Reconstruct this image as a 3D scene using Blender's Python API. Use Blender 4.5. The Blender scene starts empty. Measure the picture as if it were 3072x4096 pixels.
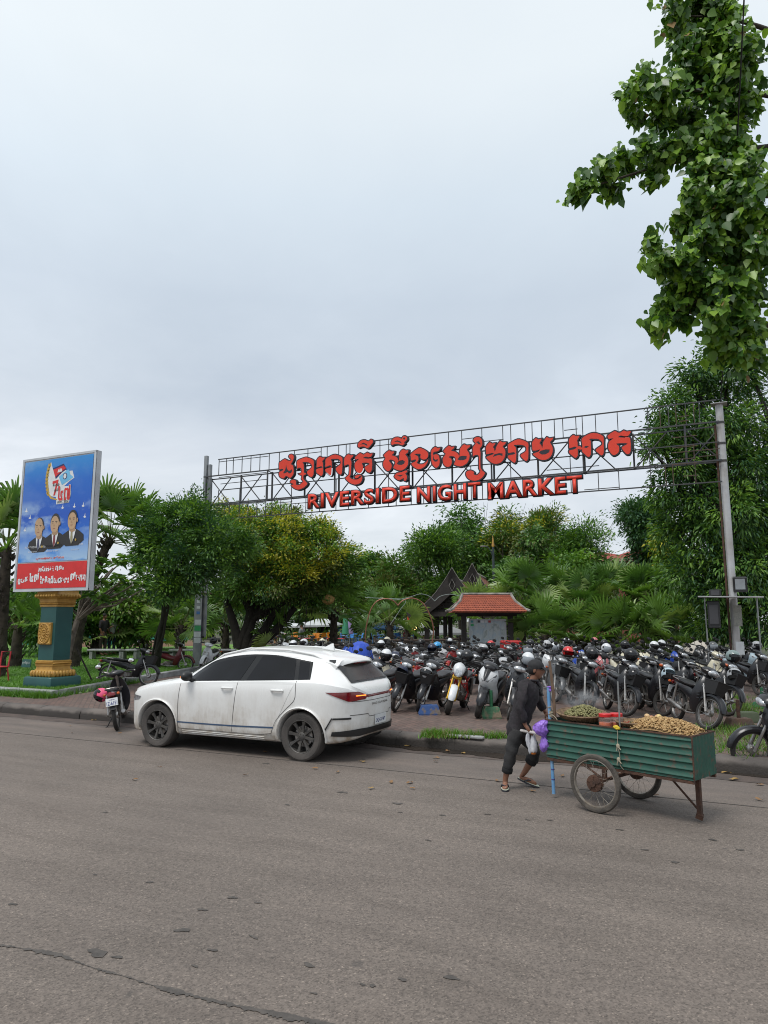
import bpy, bmesh, math, random
import numpy as np
from mathutils import Vector, Matrix, Euler
R = math.radians
random.seed(7); rng = np.random.default_rng(7)
SC = bpy.context.scene
COL = SC.collection
# ---------------------------------------------------------------- camera, sky, sun, exposure
# world axes: X runs along the kerb (right), Y across the road away from the camera, Z up
CAMZ, YAW, TP, FPX = 2.02, R(25.5), 0.1525, 2840.6
PITCH = math.atan(TP)
cam = bpy.data.cameras.new('camera'); camo = bpy.data.objects.new('camera', cam); COL.objects.link(camo)
cam.sensor_fit = 'HORIZONTAL'; cam.sensor_width = 36; cam.lens = 36 * FPX / 3072
cam.clip_start = 0.05; cam.clip_end = 3000
camo.location = (0, 0, CAMZ); camo.rotation_euler = (R(90) + PITCH, 0, YAW)
SC.camera = camo
SC.view_settings.view_transform = 'Standard'; SC.view_settings.look = 'None'
SC.view_settings.exposure = 0.16; SC.view_settings.gamma = 1; SC.cycles.filter_width = 1.05
SUN_EL, SUN_AZ = R(62), R(200)          # behind the camera, high, veiled by cloud
wd = bpy.data.worlds.new('World'); SC.world = wd; wd.use_nodes = True
nt = wd.node_tree; nt.nodes.clear()
def nn(nt, t, **k):
    n = nt.nodes.new(t)
    for a, b in k.items(): setattr(n, a, b)
    return n
def lk(nt, a, b): nt.links.new(a, b)
def ramp(nt, src, stops, interp='LINEAR'):
    r = nn(nt, 'ShaderNodeValToRGB'); e = r.color_ramp.elements; r.color_ramp.interpolation = interp
    while len(e) < len(stops): e.new(0.5)
    for x, (p, c) in zip(e, stops):
        x.position = p; x.color = (*c, 1) if len(c) == 3 else c
    lk(nt, src, r.inputs[0]); return r.outputs[0]
def mixc(nt, f, a, b, mode='MIX'):
    m = nn(nt, 'ShaderNodeMix', data_type='RGBA', blend_type=mode)
    for s, v in ((m.inputs[0], f), (m.inputs[6], a), (m.inputs[7], b)):
        if hasattr(v, 'node'): lk(nt, v, s)
        elif isinstance(v, (int, float)): s.default_value = v
        else: s.default_value = (*v, 1) if len(v) == 3 else v
    return m.outputs[2]
def math_(nt, op, a, b=0.0, clamp=False):
    m = nn(nt, 'ShaderNodeMath', operation=op, use_clamp=clamp)
    for s, v in zip(m.inputs, (a, b)):
        if hasattr(v, 'node'): lk(nt, v, s)
        else: s.default_value = v
    return m.outputs[0]
sky = nn(nt, 'ShaderNodeTexSky', sky_type='NISHITA', sun_disc=False, sun_elevation=SUN_EL, sun_rotation=SUN_AZ)
bg_sky = nn(nt, 'ShaderNodeBackground'); lk(nt, sky.outputs[0], bg_sky.inputs[0]); bg_sky.inputs[1].default_value = 0.10
tc = nn(nt, 'ShaderNodeTexCoord')
sep = nn(nt, 'ShaderNodeSeparateXYZ'); lk(nt, tc.outputs['Generated'], sep.inputs[0])
zz = math_(nt, 'MAXIMUM', sep.outputs[2], 0.0)
den = math_(nt, 'ADD', zz, 0.16)
cx = math_(nt, 'DIVIDE', sep.outputs[0], den); cy = math_(nt, 'DIVIDE', sep.outputs[1], den)
cmb = nn(nt, 'ShaderNodeCombineXYZ'); lk(nt, cx, cmb.inputs[0]); lk(nt, cy, cmb.inputs[1])
def wnoise(scale, det, rough, dist=0.0):
    n = nn(nt, 'ShaderNodeTexNoise'); n.inputs['Scale'].default_value = scale; n.inputs['Detail'].default_value = det
    n.inputs['Roughness'].default_value = rough; n.inputs['Distortion'].default_value = dist
    lk(nt, cmb.outputs[0], n.inputs['Vector']); return n.outputs[0]
n1 = wnoise(0.9, 7, 0.56, 0.3); n2 = wnoise(0.33, 3, 0.5)
# cloud deck: stratus, lighter high up and in a broken band above the horizon
base = ramp(nt, zz, [(0.0, (0.78, 0.82, 0.85)), (0.10, (0.70, 0.75, 0.795)), (0.22, (0.69, 0.74, 0.80)), (0.30, (0.60, 0.665, 0.74)), (0.42, (0.575, 0.65, 0.735)), (0.53, (0.68, 0.765, 0.84)), (0.64, (0.80, 0.865, 0.905)), (1.0, (0.87, 0.92, 0.95))])
v1 = ramp(nt, n1, [(0.30, (0.80, 0.825, 0.86)), (0.52, (1.0, 1.0, 1.0)), (0.68, (1.20, 1.18, 1.16))])
lowf = ramp(nt, zz, [(0.0, (1, 1, 1)), (0.30, (0.9, 0.9, 0.9)), (0.42, (0.42, 0.42, 0.42)), (0.7, (0.24, 0.24, 0.24)), (1.0, (0.1, 0.1, 0.1))])
v1b = mixc(nt, lowf, (1, 1, 1), v1)
v2 = ramp(nt, n2, [(0.3, (0.95, 0.955, 0.965)), (0.7, (1.04, 1.035, 1.03))])
cl = mixc(nt, 1.0, mixc(nt, 1.0, base, v1b, 'MULTIPLY'), v2, 'MULTIPLY')
bg_cl = nn(nt, 'ShaderNodeBackground'); lk(nt, cl, bg_cl.inputs[0]); bg_cl.inputs[1].default_value = 1.0
ms = nn(nt, 'ShaderNodeMixShader'); ms.inputs[0].default_value = 0.94
lk(nt, bg_sky.outputs[0], ms.inputs[1]); lk(nt, bg_cl.outputs[0], ms.inputs[2])
wo = nn(nt, 'ShaderNodeOutputWorld'); lk(nt, ms.outputs[0], wo.inputs[0])
sl = bpy.data.lights.new('sun', 'SUN'); sl.energy = 2.0; sl.angle = R(25); sl.color = (1, 0.97, 0.93)
so = bpy.data.objects.new('sun', sl); COL.objects.link(so)
so.rotation_euler = (R(90) - SUN_EL, 0, R(-20))
# ---------------------------------------------------------------- helpers
CY_, SY_ = math.cos(YAW), math.sin(YAW); CP, SP = math.cos(PITCH), math.sin(PITCH)
def ray(x, y):
    xv = (x - 1536) / FPX; yv = (2048 - y) / FPX
    f = CP - SP * yv; up = SP + CP * yv
    return Vector((xv * CY_ - f * SY_, xv * SY_ + f * CY_, up))
def gp(x, y, z=0.0):                    # point of the level plane at height z seen at photo position x, y
    d = ray(x, y); t = (z - CAMZ) / d.z; return Vector((d.x * t, d.y * t, z))
def bpl(x, y, b):                       # point of the vertical plane Y = b
    d = ray(x, y); t = b / d.y; return Vector((d.x * t, b, CAMZ + d.z * t))
def vd(x, dist, z=0.0):                 # point on the bearing of photo column x (taken at the horizon) at a viewing depth
    d = ray(x, 2481); f = -d.x * SY_ + d.y * CY_; return Vector((d.x / f * dist, d.y / f * dist, z))
def hz(y, dist):                        # height that photo row y has at that depth
    yv = (2048 - y) / FPX; return CAMZ + dist * (SP + CP * yv) / (CP - SP * yv)
def hx(s):
    s = s.lstrip('#'); o = []
    for i in (0, 2, 4):
        c = int(s[i:i + 2], 16) / 255; o.append(c / 12.92 if c <= 0.04045 else ((c + 0.055) / 1.055) ** 2.4)
    return tuple(o)
MATS = {}
def M(name, c=None, rough=0.5, metal=0.0, c2=None, scale=6.0, bump=0.0, bscale=40.0, coat=0.0, emit=None, es=1.0, trans=0.0, alpha=1.0, det=4.0, lo=0.35, hi=0.65):
    if name in MATS: return MATS[name]
    m = bpy.data.materials.new(name); m.use_nodes = True; t = m.node_tree; p = t.nodes['Principled BSDF']
    if isinstance(c, str): c = hx(c)
    if isinstance(c2, str): c2 = hx(c2)
    if c2 is None: c2 = tuple(min(1, x * 0.86) for x in c)
    co = nn(t, 'ShaderNodeTexCoord'); n = nn(t, 'ShaderNodeTexNoise'); n.inputs['Scale'].default_value = scale; n.inputs['Detail'].default_value = det
    lk(t, co.outputs['Object'], n.inputs['Vector'])
    lk(t, ramp(t, n.outputs[0], [(lo, c), (hi, c2)]), p.inputs['Base Color'])
    p.inputs['Roughness'].default_value = rough; p.inputs['Metallic'].default_value = metal
    if coat: p.inputs['Coat Weight'].default_value = coat; p.inputs['Coat Roughness'].default_value = 0.08
    if emit: p.inputs['Emission Color'].default_value = (*emit, 1); p.inputs['Emission Strength'].default_value = es
    if trans: p.inputs['Transmission Weight'].default_value = trans
    if alpha < 1: p.inputs['Alpha'].default_value = alpha
    if bump:
        nb = nn(t, 'ShaderNodeTexNoise'); nb.inputs['Scale'].default_value = bscale; nb.inputs['Detail'].default_value = 5
        lk(t, co.outputs['Object'], nb.inputs['Vector']); b = nn(t, 'ShaderNodeBump'); b.inputs['Strength'].default_value = bump; b.inputs['Distance'].default_value = 0.02
        lk(t, nb.outputs[0], b.inputs['Height']); lk(t, b.outputs[0], p.inputs['Normal'])
    MATS[name] = m; return m
def leafmat(name, c, c2, scale=1.2, tr=0.22, rough=0.45):
    m = M(name, c, rough, 0, c2, scale, det=3); t = m.node_tree; p = t.nodes['Principled BSDF']
    out = t.nodes['Material Output']; tb = nn(t, 'ShaderNodeBsdfTranslucent'); ad = nn(t, 'ShaderNodeMixShader'); ad.inputs[0].default_value = tr
    src = p.inputs['Base Color'].links[0].from_socket
    lk(t, mixc(t, 1.0, src, (1.25, 1.35, 0.55), 'MULTIPLY'), tb.inputs[0])
    lk(t, p.outputs[0], ad.inputs[1]); lk(t, tb.outputs[0], ad.inputs[2]); lk(t, ad.outputs[0], out.inputs[0]); return m
def tag(o, label=None, cat=None, group=None, kind=None):
    if label: o['label'] = label
    if cat: o['category'] = cat
    if group: o['group'] = group
    if kind: o['kind'] = kind
    return o
def empty(name, loc=(0, 0, 0), rz=0.0, parent=None, rx=0.0):
    o = bpy.data.objects.new(name, None); COL.objects.link(o); o.location = loc; o.rotation_euler = (rx, 0, rz)
    o.empty_display_size = 0.1
    if parent: o.parent = parent
    return o
def copy_tree(o, parent=None):
    c = o.copy(); COL.objects.link(c)
    if parent: c.parent = parent
    for ch in list(o.children): copy_tree(ch, c)
    return c
def mk(name, me, mats=(), parent=None, smooth=40.0):
    if smooth is not None and len(me.polygons):
        me.polygons.foreach_set('use_smooth', np.ones(len(me.polygons), bool)); me.set_sharp_from_angle(angle=R(smooth))
    for m in mats:
        if m: me.materials.append(m)
    o = bpy.data.objects.new(name, me); COL.objects.link(o)
    if parent: o.parent = parent
    return o
def npmesh(name, V, F, k, mi=None):     # V (n,3); F (m,k) constant-size faces
    me = bpy.data.meshes.new(name); V = np.asarray(V, np.float32); F = np.asarray(F, np.int32)
    me.vertices.add(len(V)); me.vertices.foreach_set('co', V.ravel())
    me.loops.add(F.size); me.loops.foreach_set('vertex_index', F.ravel())
    me.polygons.add(len(F)); me.polygons.foreach_set('loop_start', np.arange(0, F.size, k, dtype=np.int32))
    if mi is not None: me.polygons.foreach_set('material_index', np.asarray(mi, np.int32))
    me.update(calc_edges=True); me.validate(); return me
class MB:
    def __init__(s): s.v = []; s.f = []; s.m = []
    def add(s, vs, fs, mi=0):
        o = len(s.v); s.v += [tuple(v) for v in vs]; s.f += [tuple(i + o for i in f) for f in fs]; s.m += [mi] * len(fs); return s
    def box(s, c, size, rot=None, mi=0, tp=1.0):
        x, y, z = (d / 2 for d in size); P = [Vector((i * x * (tp if k > 0 else 1), j * y * (tp if k > 0 else 1), k * z)) for k in (-1, 1) for j in (-1, 1) for i in (-1, 1)]
        if rot is not None: P = [rot @ p for p in P]
        c = Vector(c); return s.add([p + c for p in P], [(0, 2, 3, 1), (4, 5, 7, 6), (0, 1, 5, 4), (2, 6, 7, 3), (0, 4, 6, 2), (1, 3, 7, 5)], mi)
    def rbox(s, c, size, r=0.02, rot=None, mi=0):   # rounded box: chamfered in all three axes
        h = Vector(size) / 2; r = min(r, *(x * 0.98 for x in h)); rings = []
        for z, q in ((-h.z, r), (-h.z + r, 0), (h.z - r, 0), (h.z, r)):
            X, Y = h.x - q, h.y - q; k = r * 0.6
            rings.append([Vector(p) for p in ((X - k, -Y, z), (X, -Y + k, z), (X, Y - k, z), (X - k, Y, z), (-X + k, Y, z), (-X, Y - k, z), (-X, -Y + k, z), (-X + k, -Y, z))])
        if rot is not None: rings = [[rot @ p for p in g] for g in rings]
        c = Vector(c); return s.loft([[p + c for p in g] for g in rings], mi=mi)
    def loft(s, rings, closed=True, cap=True, mi=0, ring_closed=False):
        n = len(rings[0]); o = []; fs = []
        for g in rings: o += list(g)
        m = len(rings)
        for i in range(m if ring_closed else m - 1):
            for j in range(n if closed else n - 1):
                a = i * n + j; b = i * n + (j + 1) % n; i2 = (i + 1) % m; fs.append((a, b, i2 * n + (j + 1) % n, i2 * n + j))
        if cap and closed and not ring_closed: fs.append(tuple(range(n - 1, -1, -1))); fs.append(tuple((m - 1) * n + j for j in range(n)))
        return s.add(o, fs, mi)
    def tube(s, pts, r, n=8, mi=0, cap=True, closed=False, flat=1.0):
        P = [Vector(p) for p in pts]; rs = r if isinstance(r, (list, tuple)) else [r] * len(P); rings = []
        ref = None
        for i, p in enumerate(P):
            if closed: t = P[(i + 1) % len(P)] - P[i - 1]
            else: t = P[min(i + 1, len(P) - 1)] - P[max(i - 1, 0)]
            t = t.normalized() if t.length > 1e-9 else Vector((0, 0, 1))
            if ref is None: ref = Vector((0, 0, 1)) if abs(t.z) < 0.9 else Vector((1, 0, 0))
            x = t.cross(ref); x = x.normalized() if x.length > 1e-6 else t.orthogonal().normalized(); y = x.cross(t).normalized(); ref = y
            rings.append([p + (x * math.cos(a) + y * (math.sin(a) * flat)) * rs[i] for a in (2 * math.pi * k / n for k in range(n))])
        return s.loft(rings, cap=cap, mi=mi, ring_closed=closed)
    def lathe(s, prof, n=16, c=(0, 0, 0), axis='z', mi=0, cap=False, a0=0, a1=2 * math.pi):
        c = Vector(c); rings = []; full = abs(a1 - a0 - 2 * math.pi) < 1e-6; k = n if full else n + 1
        for r, h in prof:
            g = []
            for j in range(k):
                a = a0 + (a1 - a0) * j / n; x, y = r * math.cos(a), r * math.sin(a)
                g.append(c + Vector({'z': (x, y, h), 'y': (x, h, y), 'x': (h, x, y)}[axis]))
            rings.append(g)
        return s.loft(rings, closed=full, cap=cap, mi=mi)
    def ball(s, c, r, n=12, m=8, mi=0, z0=-1.0, z1=1.0, rot=None):
        r = (r, r, r) if isinstance(r, (int, float)) else r; c = Vector(c); rings = []
        for i in range(m + 1):
            t = math.asin(max(-1, min(1, z0))) + (math.asin(min(1, z1)) - math.asin(max(-1, z0))) * i / m
            g = [Vector((r[0] * math.cos(t) * math.cos(2 * math.pi * j / n), r[1] * math.cos(t) * math.sin(2 * math.pi * j / n), r[2] * math.sin(t))) for j in range(n)]
            rings.append([c + (rot @ p if rot is not None else p) for p in g])
        return s.loft(rings, mi=mi)
    def prism(s, poly, d0, d1, fn, mi=0):   # fn(u, v, d) -> point
        n = len(poly); V = [fn(u, v, d0) for u, v in poly] + [fn(u, v, d1) for u, v in poly]
        fs = [tuple(range(n)), tuple(range(2 * n - 1, n - 1, -1))] + [(i, n + i, n + (i + 1) % n, (i + 1) % n) for i in range(n)]
        return s.add(V, fs, mi)
    def grid(s, nu, nv, fn, mi=0, two=False):
        V = [fn(i / nu, j / nv) for i in range(nu + 1) for j in range(nv + 1)]; w = nv + 1
        return s.add(V, [(i * w + j, (i + 1) * w + j, (i + 1) * w + j + 1, i * w + j + 1) for i in range(nu) for j in range(nv)], mi)
    def mesh(s, name, fix=True):
        me = bpy.data.meshes.new(name); me.from_pydata(s.v, [], s.f); me.polygons.foreach_set('material_index', s.m)
        if fix:
            b = bmesh.new(); b.from_mesh(me); bmesh.ops.remove_doubles(b, verts=b.verts, dist=1e-5); bmesh.ops.recalc_face_normals(b, faces=b.faces); b.to_mesh(me); b.free()
        me.update(); return me
    def obj(s, name, mats, parent=None, smooth=40.0, loc=None, rot=None):
        if not isinstance(mats, (list, tuple)): mats = [mats]
        o = mk(name, s.mesh(name), mats, parent, smooth)
        if loc is not None: o.location = loc
        if rot is not None: o.rotation_euler = rot
        return o
def rot3(x=0, y=0, z=0): return Euler((x, y, z)).to_matrix()
def cr(pts, n=6, closed=False):         # Catmull-Rom through points of any dimension
    P = [np.array(p, float) for p in pts]; o = []; m = len(P)
    for i in range(m if closed else m - 1):
        g = (lambda k: P[k % m]) if closed else (lambda k: P[max(0, min(m - 1, k))])
        a, b, c, d = g(i - 1), g(i), g(i + 1), g(i + 2)
        for k in range(n):
            t = k / n; o.append(0.5 * ((2 * b) + (c - a) * t + (2 * a - 5 * b + 4 * c - d) * t * t + (3 * b - a - 3 * c + d) * t ** 3))
    if not closed: o.append(P[-1])
    return o
def text_mesh(body, size=1.0, extrude=0.0, offset=0.0, align='CENTER', sp=1.0):
    cu = bpy.data.curves.new('text', 'FONT'); cu.body = body; cu.size = size; cu.extrude = extrude; cu.offset = offset; cu.align_x = align; cu.align_y = 'CENTER'; cu.fill_mode = 'BOTH'
    cu.resolution_u = 4; cu.space_character = sp
    o = bpy.data.objects.new('text', cu); COL.objects.link(o); dg = bpy.context.evaluated_depsgraph_get(); dg.update()
    me = bpy.data.meshes.new_from_object(o.evaluated_get(dg)); bpy.data.objects.remove(o); bpy.data.curves.remove(cu); me.materials.clear(); return me
def xf(me, mat): me.transform(mat); return me
def mcoords(me):
    a = np.empty(len(me.vertices) * 3, np.float32); me.vertices.foreach_get('co', a); return a.reshape(-1, 3)
def fit_text(me, x0, x1, y0, y1):
    a = mcoords(me); lo, hi = a.min(0), a.max(0)
    a[:, 0] = x0 + (a[:, 0] - lo[0]) / (hi[0] - lo[0]) * (x1 - x0); a[:, 1] = y0 + (a[:, 1] - lo[1]) / (hi[1] - lo[1]) * (y1 - y0)
    me.vertices.foreach_set('co', a.ravel()); me.update(); return me
FACE = Matrix(((1, 0, 0), (0, 0, -1), (0, 1, 0))).to_4x4()     # flat text stood up, facing -Y
def join_meshes(name, mes):
    V, F, Mi = [], [], []
    for me, mi in mes:
        o = len(V); V += [v.co[:] for v in me.vertices]; F += [tuple(i + o for i in p.vertices) for p in me.polygons]; Mi += [mi] * len(me.polygons)
    r = bpy.data.meshes.new(name); r.from_pydata(V, [], F); r.polygons.foreach_set('material_index', Mi); r.update(); return r
# ---------------------------------------------------------------- ground, road, kerb, plaza, lawn
PZ = 0.19                                # level of the paved plaza above the road
def asphalt():
    m = bpy.data.materials.new('worn_asphalt'); m.use_nodes = True; t = m.node_tree; p = t.nodes['Principled BSDF']
    co = nn(t, 'ShaderNodeTexCoord').outputs['Object']
    def noise(s, d=4, r=0.5, vec=co, dist=0):
        n = nn(t, 'ShaderNodeTexNoise'); n.inputs['Scale'].default_value = s; n.inputs['Detail'].default_value = d; n.inputs['Roughness'].default_value = r; n.inputs['Distortion'].default_value = dist
        lk(t, vec, n.inputs['Vector']); return n.outputs[0]
    st = nn(t, 'ShaderNodeMapping'); st.inputs['Scale'].default_value = (0.25, 1.3, 1); lk(t, co, st.inputs[0])
    big = noise(0.35, 5, 0.6); mid = noise(2.2, 6, 0.65, st.outputs[0])
    c = ramp(t, big, [(0.30, (0.136, 0.112, 0.095)), (0.70, (0.180, 0.149, 0.127))])
    c = mixc(t, 1.0, c, ramp(t, mid, [(0.30, (0.80, 0.79, 0.78)), (0.55, (1, 1, 1)), (0.75, (1.10, 1.09, 1.08))]), 'MULTIPLY')
    v = nn(t, 'ShaderNodeTexVoronoi'); v.inputs['Scale'].default_value = 95; lk(t, co, v.inputs['Vector'])
    c = mixc(t, 0.75, c, ramp(t, v.outputs['Color'], [(0.1, (0.42, 0.42, 0.42)), (0.5, (0.95, 0.95, 0.95)), (0.82, (1.1, 1.1, 1.1)), (0.95, (1.9, 1.88, 1.84))]), 'MULTIPLY')
    g = noise(24, 4, 0.7); c = mixc(t, 0.8, c, ramp(t, g, [(0.3, (0.74, 0.74, 0.74)), (0.7, (1.25, 1.25, 1.25))]), 'MULTIPLY')
    sx = nn(t, 'ShaderNodeSeparateXYZ'); lk(t, co, sx.inputs[0])
    # dust lane and damp, earth-stained gutter along the kerb
    near = math_(t, 'ADD', sx.outputs[1], math_(t, 'MULTIPLY', mid, 2.6))
    k1 = ramp(t, math_(t, 'DIVIDE', near, 14.0), [(0.70, (0, 0, 0)), (0.79, (0.7, 0.7, 0.7)), (0.86, (1, 1, 1))])
    c = mixc(t, math_(t, 'MULTIPLY', k1, 0.75), c, ramp(t, noise(1.7, 6, 0.7, st.outputs[0]), [(0.36, (0.082, 0.070, 0.064)), (0.54, (0.135, 0.110, 0.097)), (0.68, (0.185, 0.145, 0.122))]))
    # oil drips
    sp = noise(2.1, 3, 0.55, co, 0.4); spots = ramp(t, sp, [(0.70, (0, 0, 0)), (0.735, (1, 1, 1))])
    c = mixc(t, math_(t, 'MULTIPLY', spots, 0.55), c, (0.055, 0.05, 0.046))
    lk(t, c, p.inputs['Base Color']); lk(t, ramp(t, big, [(0.3, (0.72, 0.72, 0.72)), (0.7, (0.9, 0.9, 0.9))]), p.inputs['Roughness'])
    b = nn(t, 'ShaderNodeBump'); b.inputs['Strength'].default_value = 0.35; b.inputs['Distance'].default_value = 0.004
    lk(t, math_(t, 'ADD', v.outputs['Distance'], g), b.inputs['Height']); lk(t, b.outputs[0], p.inputs['Normal']); return m
def paving():
    m = bpy.data.materials.new('brick_paving'); m.use_nodes = True; t = m.node_tree; p = t.nodes['Principled BSDF']
    co = nn(t, 'ShaderNodeTexCoord').outputs['Object']
    mp = nn(t, 'ShaderNodeMapping'); mp.inputs['Rotation'].default_value = (0, 0, R(45)); lk(t, co, mp.inputs[0])
    br = nn(t, 'ShaderNodeTexBrick'); lk(t, mp.outputs[0], br.inputs['Vector'])
    for k, v in (('Scale', 1.0), ('Mortar Size', 0.008), ('Brick Width', 0.21), ('Row Height', 0.105), ('Bias', 0.0)): br.inputs[k].default_value = v
    br.inputs['Color1'].default_value = (0.155, 0.092, 0.074, 1); br.inputs['Color2'].default_value = (0.105, 0.068, 0.058, 1); br.inputs['Mortar'].default_value = (0.052, 0.042, 0.037, 1)
    n = nn(t, 'ShaderNodeTexNoise'); n.inputs['Scale'].default_value = 0.9; n.inputs['Detail'].default_value = 7; n.inputs['Roughness'].default_value = 0.65; lk(t, co, n.inputs['Vector'])
    c = mixc(t, ramp(t, n.outputs[0], [(0.40, (0.10, 0.10, 0.10)), (0.68, (0.75, 0.75, 0.75))]), br.outputs[0], (0.135, 0.108, 0.092))
    n2 = nn(t, 'ShaderNodeTexNoise'); n2.inputs['Scale'].default_value = 9; n2.inputs['Detail'].default_value = 5; lk(t, co, n2.inputs['Vector'])
    c = mixc(t, 1.0, c, ramp(t, n2.outputs[0], [(0.3, (0.72, 0.72, 0.72)), (0.7, (1.2, 1.2, 1.2))]), 'MULTIPLY')
    lk(t, c, p.inputs['Base Color']); p.inputs['Roughness'].default_value = 0.8
    b = nn(t, 'ShaderNodeBump'); b.inputs['Strength'].default_value = 0.5; b.inputs['Distance'].default_value = 0.004; b.invert = True
    lk(t, br.outputs['Fac'], b.inputs['Height']); lk(t, b.outputs[0], p.inputs['Normal']); return m
def struct(o): o['kind'] = 'structure'; return o
def sheet(name, poly, z, mat):
    me = bpy.data.meshes.new(name); me.from_pydata([(x, y, z) for x, y in poly], [], [tuple(range(len(poly)))]); me.update(); return struct(mk(name, me, [mat], None, None))
M_EARTH = M('bare_earth', (0.085, 0.068, 0.05), 0.95, 0, (0.05, 0.062, 0.03), 0.15, 0.3, 6)
sheet('ground', [(-900, -700), (900, -700), (900, 1100), (-900, 1100)], -0.03, M_EARTH)
M_ROAD = asphalt()
sheet('road', [(-260, -60), (260, -60), (260, 11.0), (-260, 11.0)], 0.0, M_ROAD)
sheet('plaza', [(-19.5, 11.18), (60, 11.18), (60, 40), (-19.5, 40)], PZ, paving())
sheet('pavement', [(-260, 11.18), (-19.5, 11.18), (-19.5, 16), (-260, 16)], PZ, MATS.setdefault('pv2', bpy.data.materials['brick_paving']))
# kerb of rounded cast stones
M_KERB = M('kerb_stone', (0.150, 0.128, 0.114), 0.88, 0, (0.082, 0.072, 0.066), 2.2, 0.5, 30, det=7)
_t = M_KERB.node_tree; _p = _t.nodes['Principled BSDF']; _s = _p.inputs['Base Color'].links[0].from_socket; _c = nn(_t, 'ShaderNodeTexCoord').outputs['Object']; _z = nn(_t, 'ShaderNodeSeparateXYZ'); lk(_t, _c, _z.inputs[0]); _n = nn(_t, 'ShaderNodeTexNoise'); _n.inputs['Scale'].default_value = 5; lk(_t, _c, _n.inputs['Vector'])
lk(_t, mixc(_t, ramp(_t, math_(_t, 'ADD', _z.outputs[2], math_(_t, 'MULTIPLY', _n.outputs[0], .10)), [(.155, (1, 1, 1)), (.205, (0, 0, 0))]), _s, (.040, .034, .030)), _p.inputs['Base Color'])   # darker towards the foot of the gutter face, with a ragged edge
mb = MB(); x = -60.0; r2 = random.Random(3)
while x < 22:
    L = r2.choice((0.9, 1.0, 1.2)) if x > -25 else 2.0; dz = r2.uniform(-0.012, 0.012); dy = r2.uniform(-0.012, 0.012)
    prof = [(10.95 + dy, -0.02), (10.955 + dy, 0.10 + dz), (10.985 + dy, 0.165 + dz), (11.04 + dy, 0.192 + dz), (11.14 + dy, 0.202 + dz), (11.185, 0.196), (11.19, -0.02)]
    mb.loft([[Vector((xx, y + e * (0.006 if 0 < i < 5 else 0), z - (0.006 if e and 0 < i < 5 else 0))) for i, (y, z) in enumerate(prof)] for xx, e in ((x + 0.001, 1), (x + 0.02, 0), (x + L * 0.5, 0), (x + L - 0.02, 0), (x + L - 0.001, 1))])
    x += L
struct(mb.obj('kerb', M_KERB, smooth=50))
# standing water and wet grit in the gutter
M_PUD = M('puddle_water', (0.030, 0.025, 0.021), 0.06, 0, (0.045, 0.035, 0.028), 1.2)
M_GRIT = M('gutter_grit', (0.105, 0.078, 0.066), 0.9, 0, (0.065, 0.052, 0.046), 3.0, 0.5, 60, det=7)
def ragged(x0, x1, y0, y1, amp, n=60, seed=1, taper=0.6):
    q = random.Random(seed); lo = []; hi = []; d = 0
    for i in range(n + 1):
        x = x0 + (x1 - x0) * i / n; e = min(1, min(i, n - i) / (n * taper * 0.5)) ** 0.6; d = d * 0.75 + q.uniform(-amp, amp)
        lo.append((x, y1 - (y1 - y0 + d) * e)); hi.append((x, y1))
    return lo + hi[::-1]
def ring_sheet(name, poly, z, mat):
    n = len(poly) // 2; V = [(a[0], a[1], z) for a in poly]; me = bpy.data.meshes.new(name)
    me.from_pydata(V, [], [(i, i + 1, 2 * n - 2 - i, 2 * n - 1 - i) for i in range(n - 1)]); me.update(); return struct(mk(name, me, [mat], None, None))
ring_sheet('gutter_grit', ragged(-30, 8, 10.50, 10.952, 0.05, 220, 5, 0.1), 0.004, M_GRIT)
ring_sheet('gutter_water', ragged(-5.6, -1.2, 10.62, 10.951, 0.035, 70, 2), 0.009, M_PUD)
ring_sheet('gutter_puddle', ragged(-0.6, 5.0, 10.70, 10.951, 0.03, 60, 9), 0.009, M_PUD)
# tar-dark crack and oil stains, each a thin film on the road
M_TAR = M('tar_stain', (0.052, 0.046, 0.041), 0.75, 0, (0.090, 0.078, 0.069), 14, 0.3, 60)
def film_blob(mb, c, rx, ry, ang, q, z=0.004):
    n = 14; ph = [q.uniform(0, 6.28) for _ in range(3)]; V = [Vector((c[0], c[1], z))]
    for i in range(n):
        a = 2 * math.pi * i / n; k = 1 + 0.22 * math.sin(2 * a + ph[0]) + 0.18 * math.sin(3 * a + ph[1]) + 0.12 * math.sin(5 * a + ph[2])
        x, y = rx * k * math.cos(a), ry * k * math.sin(a); V.append(Vector((c[0] + x * math.cos(ang) - y * math.sin(ang), c[1] + x * math.sin(ang) + y * math.cos(ang), z)))
    mb.add(V, [(0, i + 1, (i + 1) % n + 1) for i in range(n)])
q = random.Random(11); mb = MB()
CR = [(0, 3783), (85, 3795), (240, 3825), (370, 3872), (490, 3905), (600, 3940), (720, 3972), (830, 4000), (960, 4030), (1110, 4060), (1230, 4085), (1330, 4108)]
pts = [gp(*c) for c in CR]; cp = cr([(p.x, p.y) for p in pts], 16)
lo, hi = [], []; w = 0.01
for i, c in enumerate(cp):
    t = np.array(cp[min(i + 1, len(cp) - 1)]) - np.array(cp[max(i - 1, 0)]); t /= np.linalg.norm(t) + 1e-9; nrm = np.array((-t[1], t[0]))
    w = max(0.002, min(.027, w + q.uniform(-.008, .0082))); w2 = max(.001, w * q.uniform(0.2, 1.6)); c = np.array(c); lo.append(tuple(c + nrm * w)); hi.append(tuple(c - nrm * w2))
ring_sheet('road_crack', lo + hi[::-1], 0.004, M_TAR)
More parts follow.
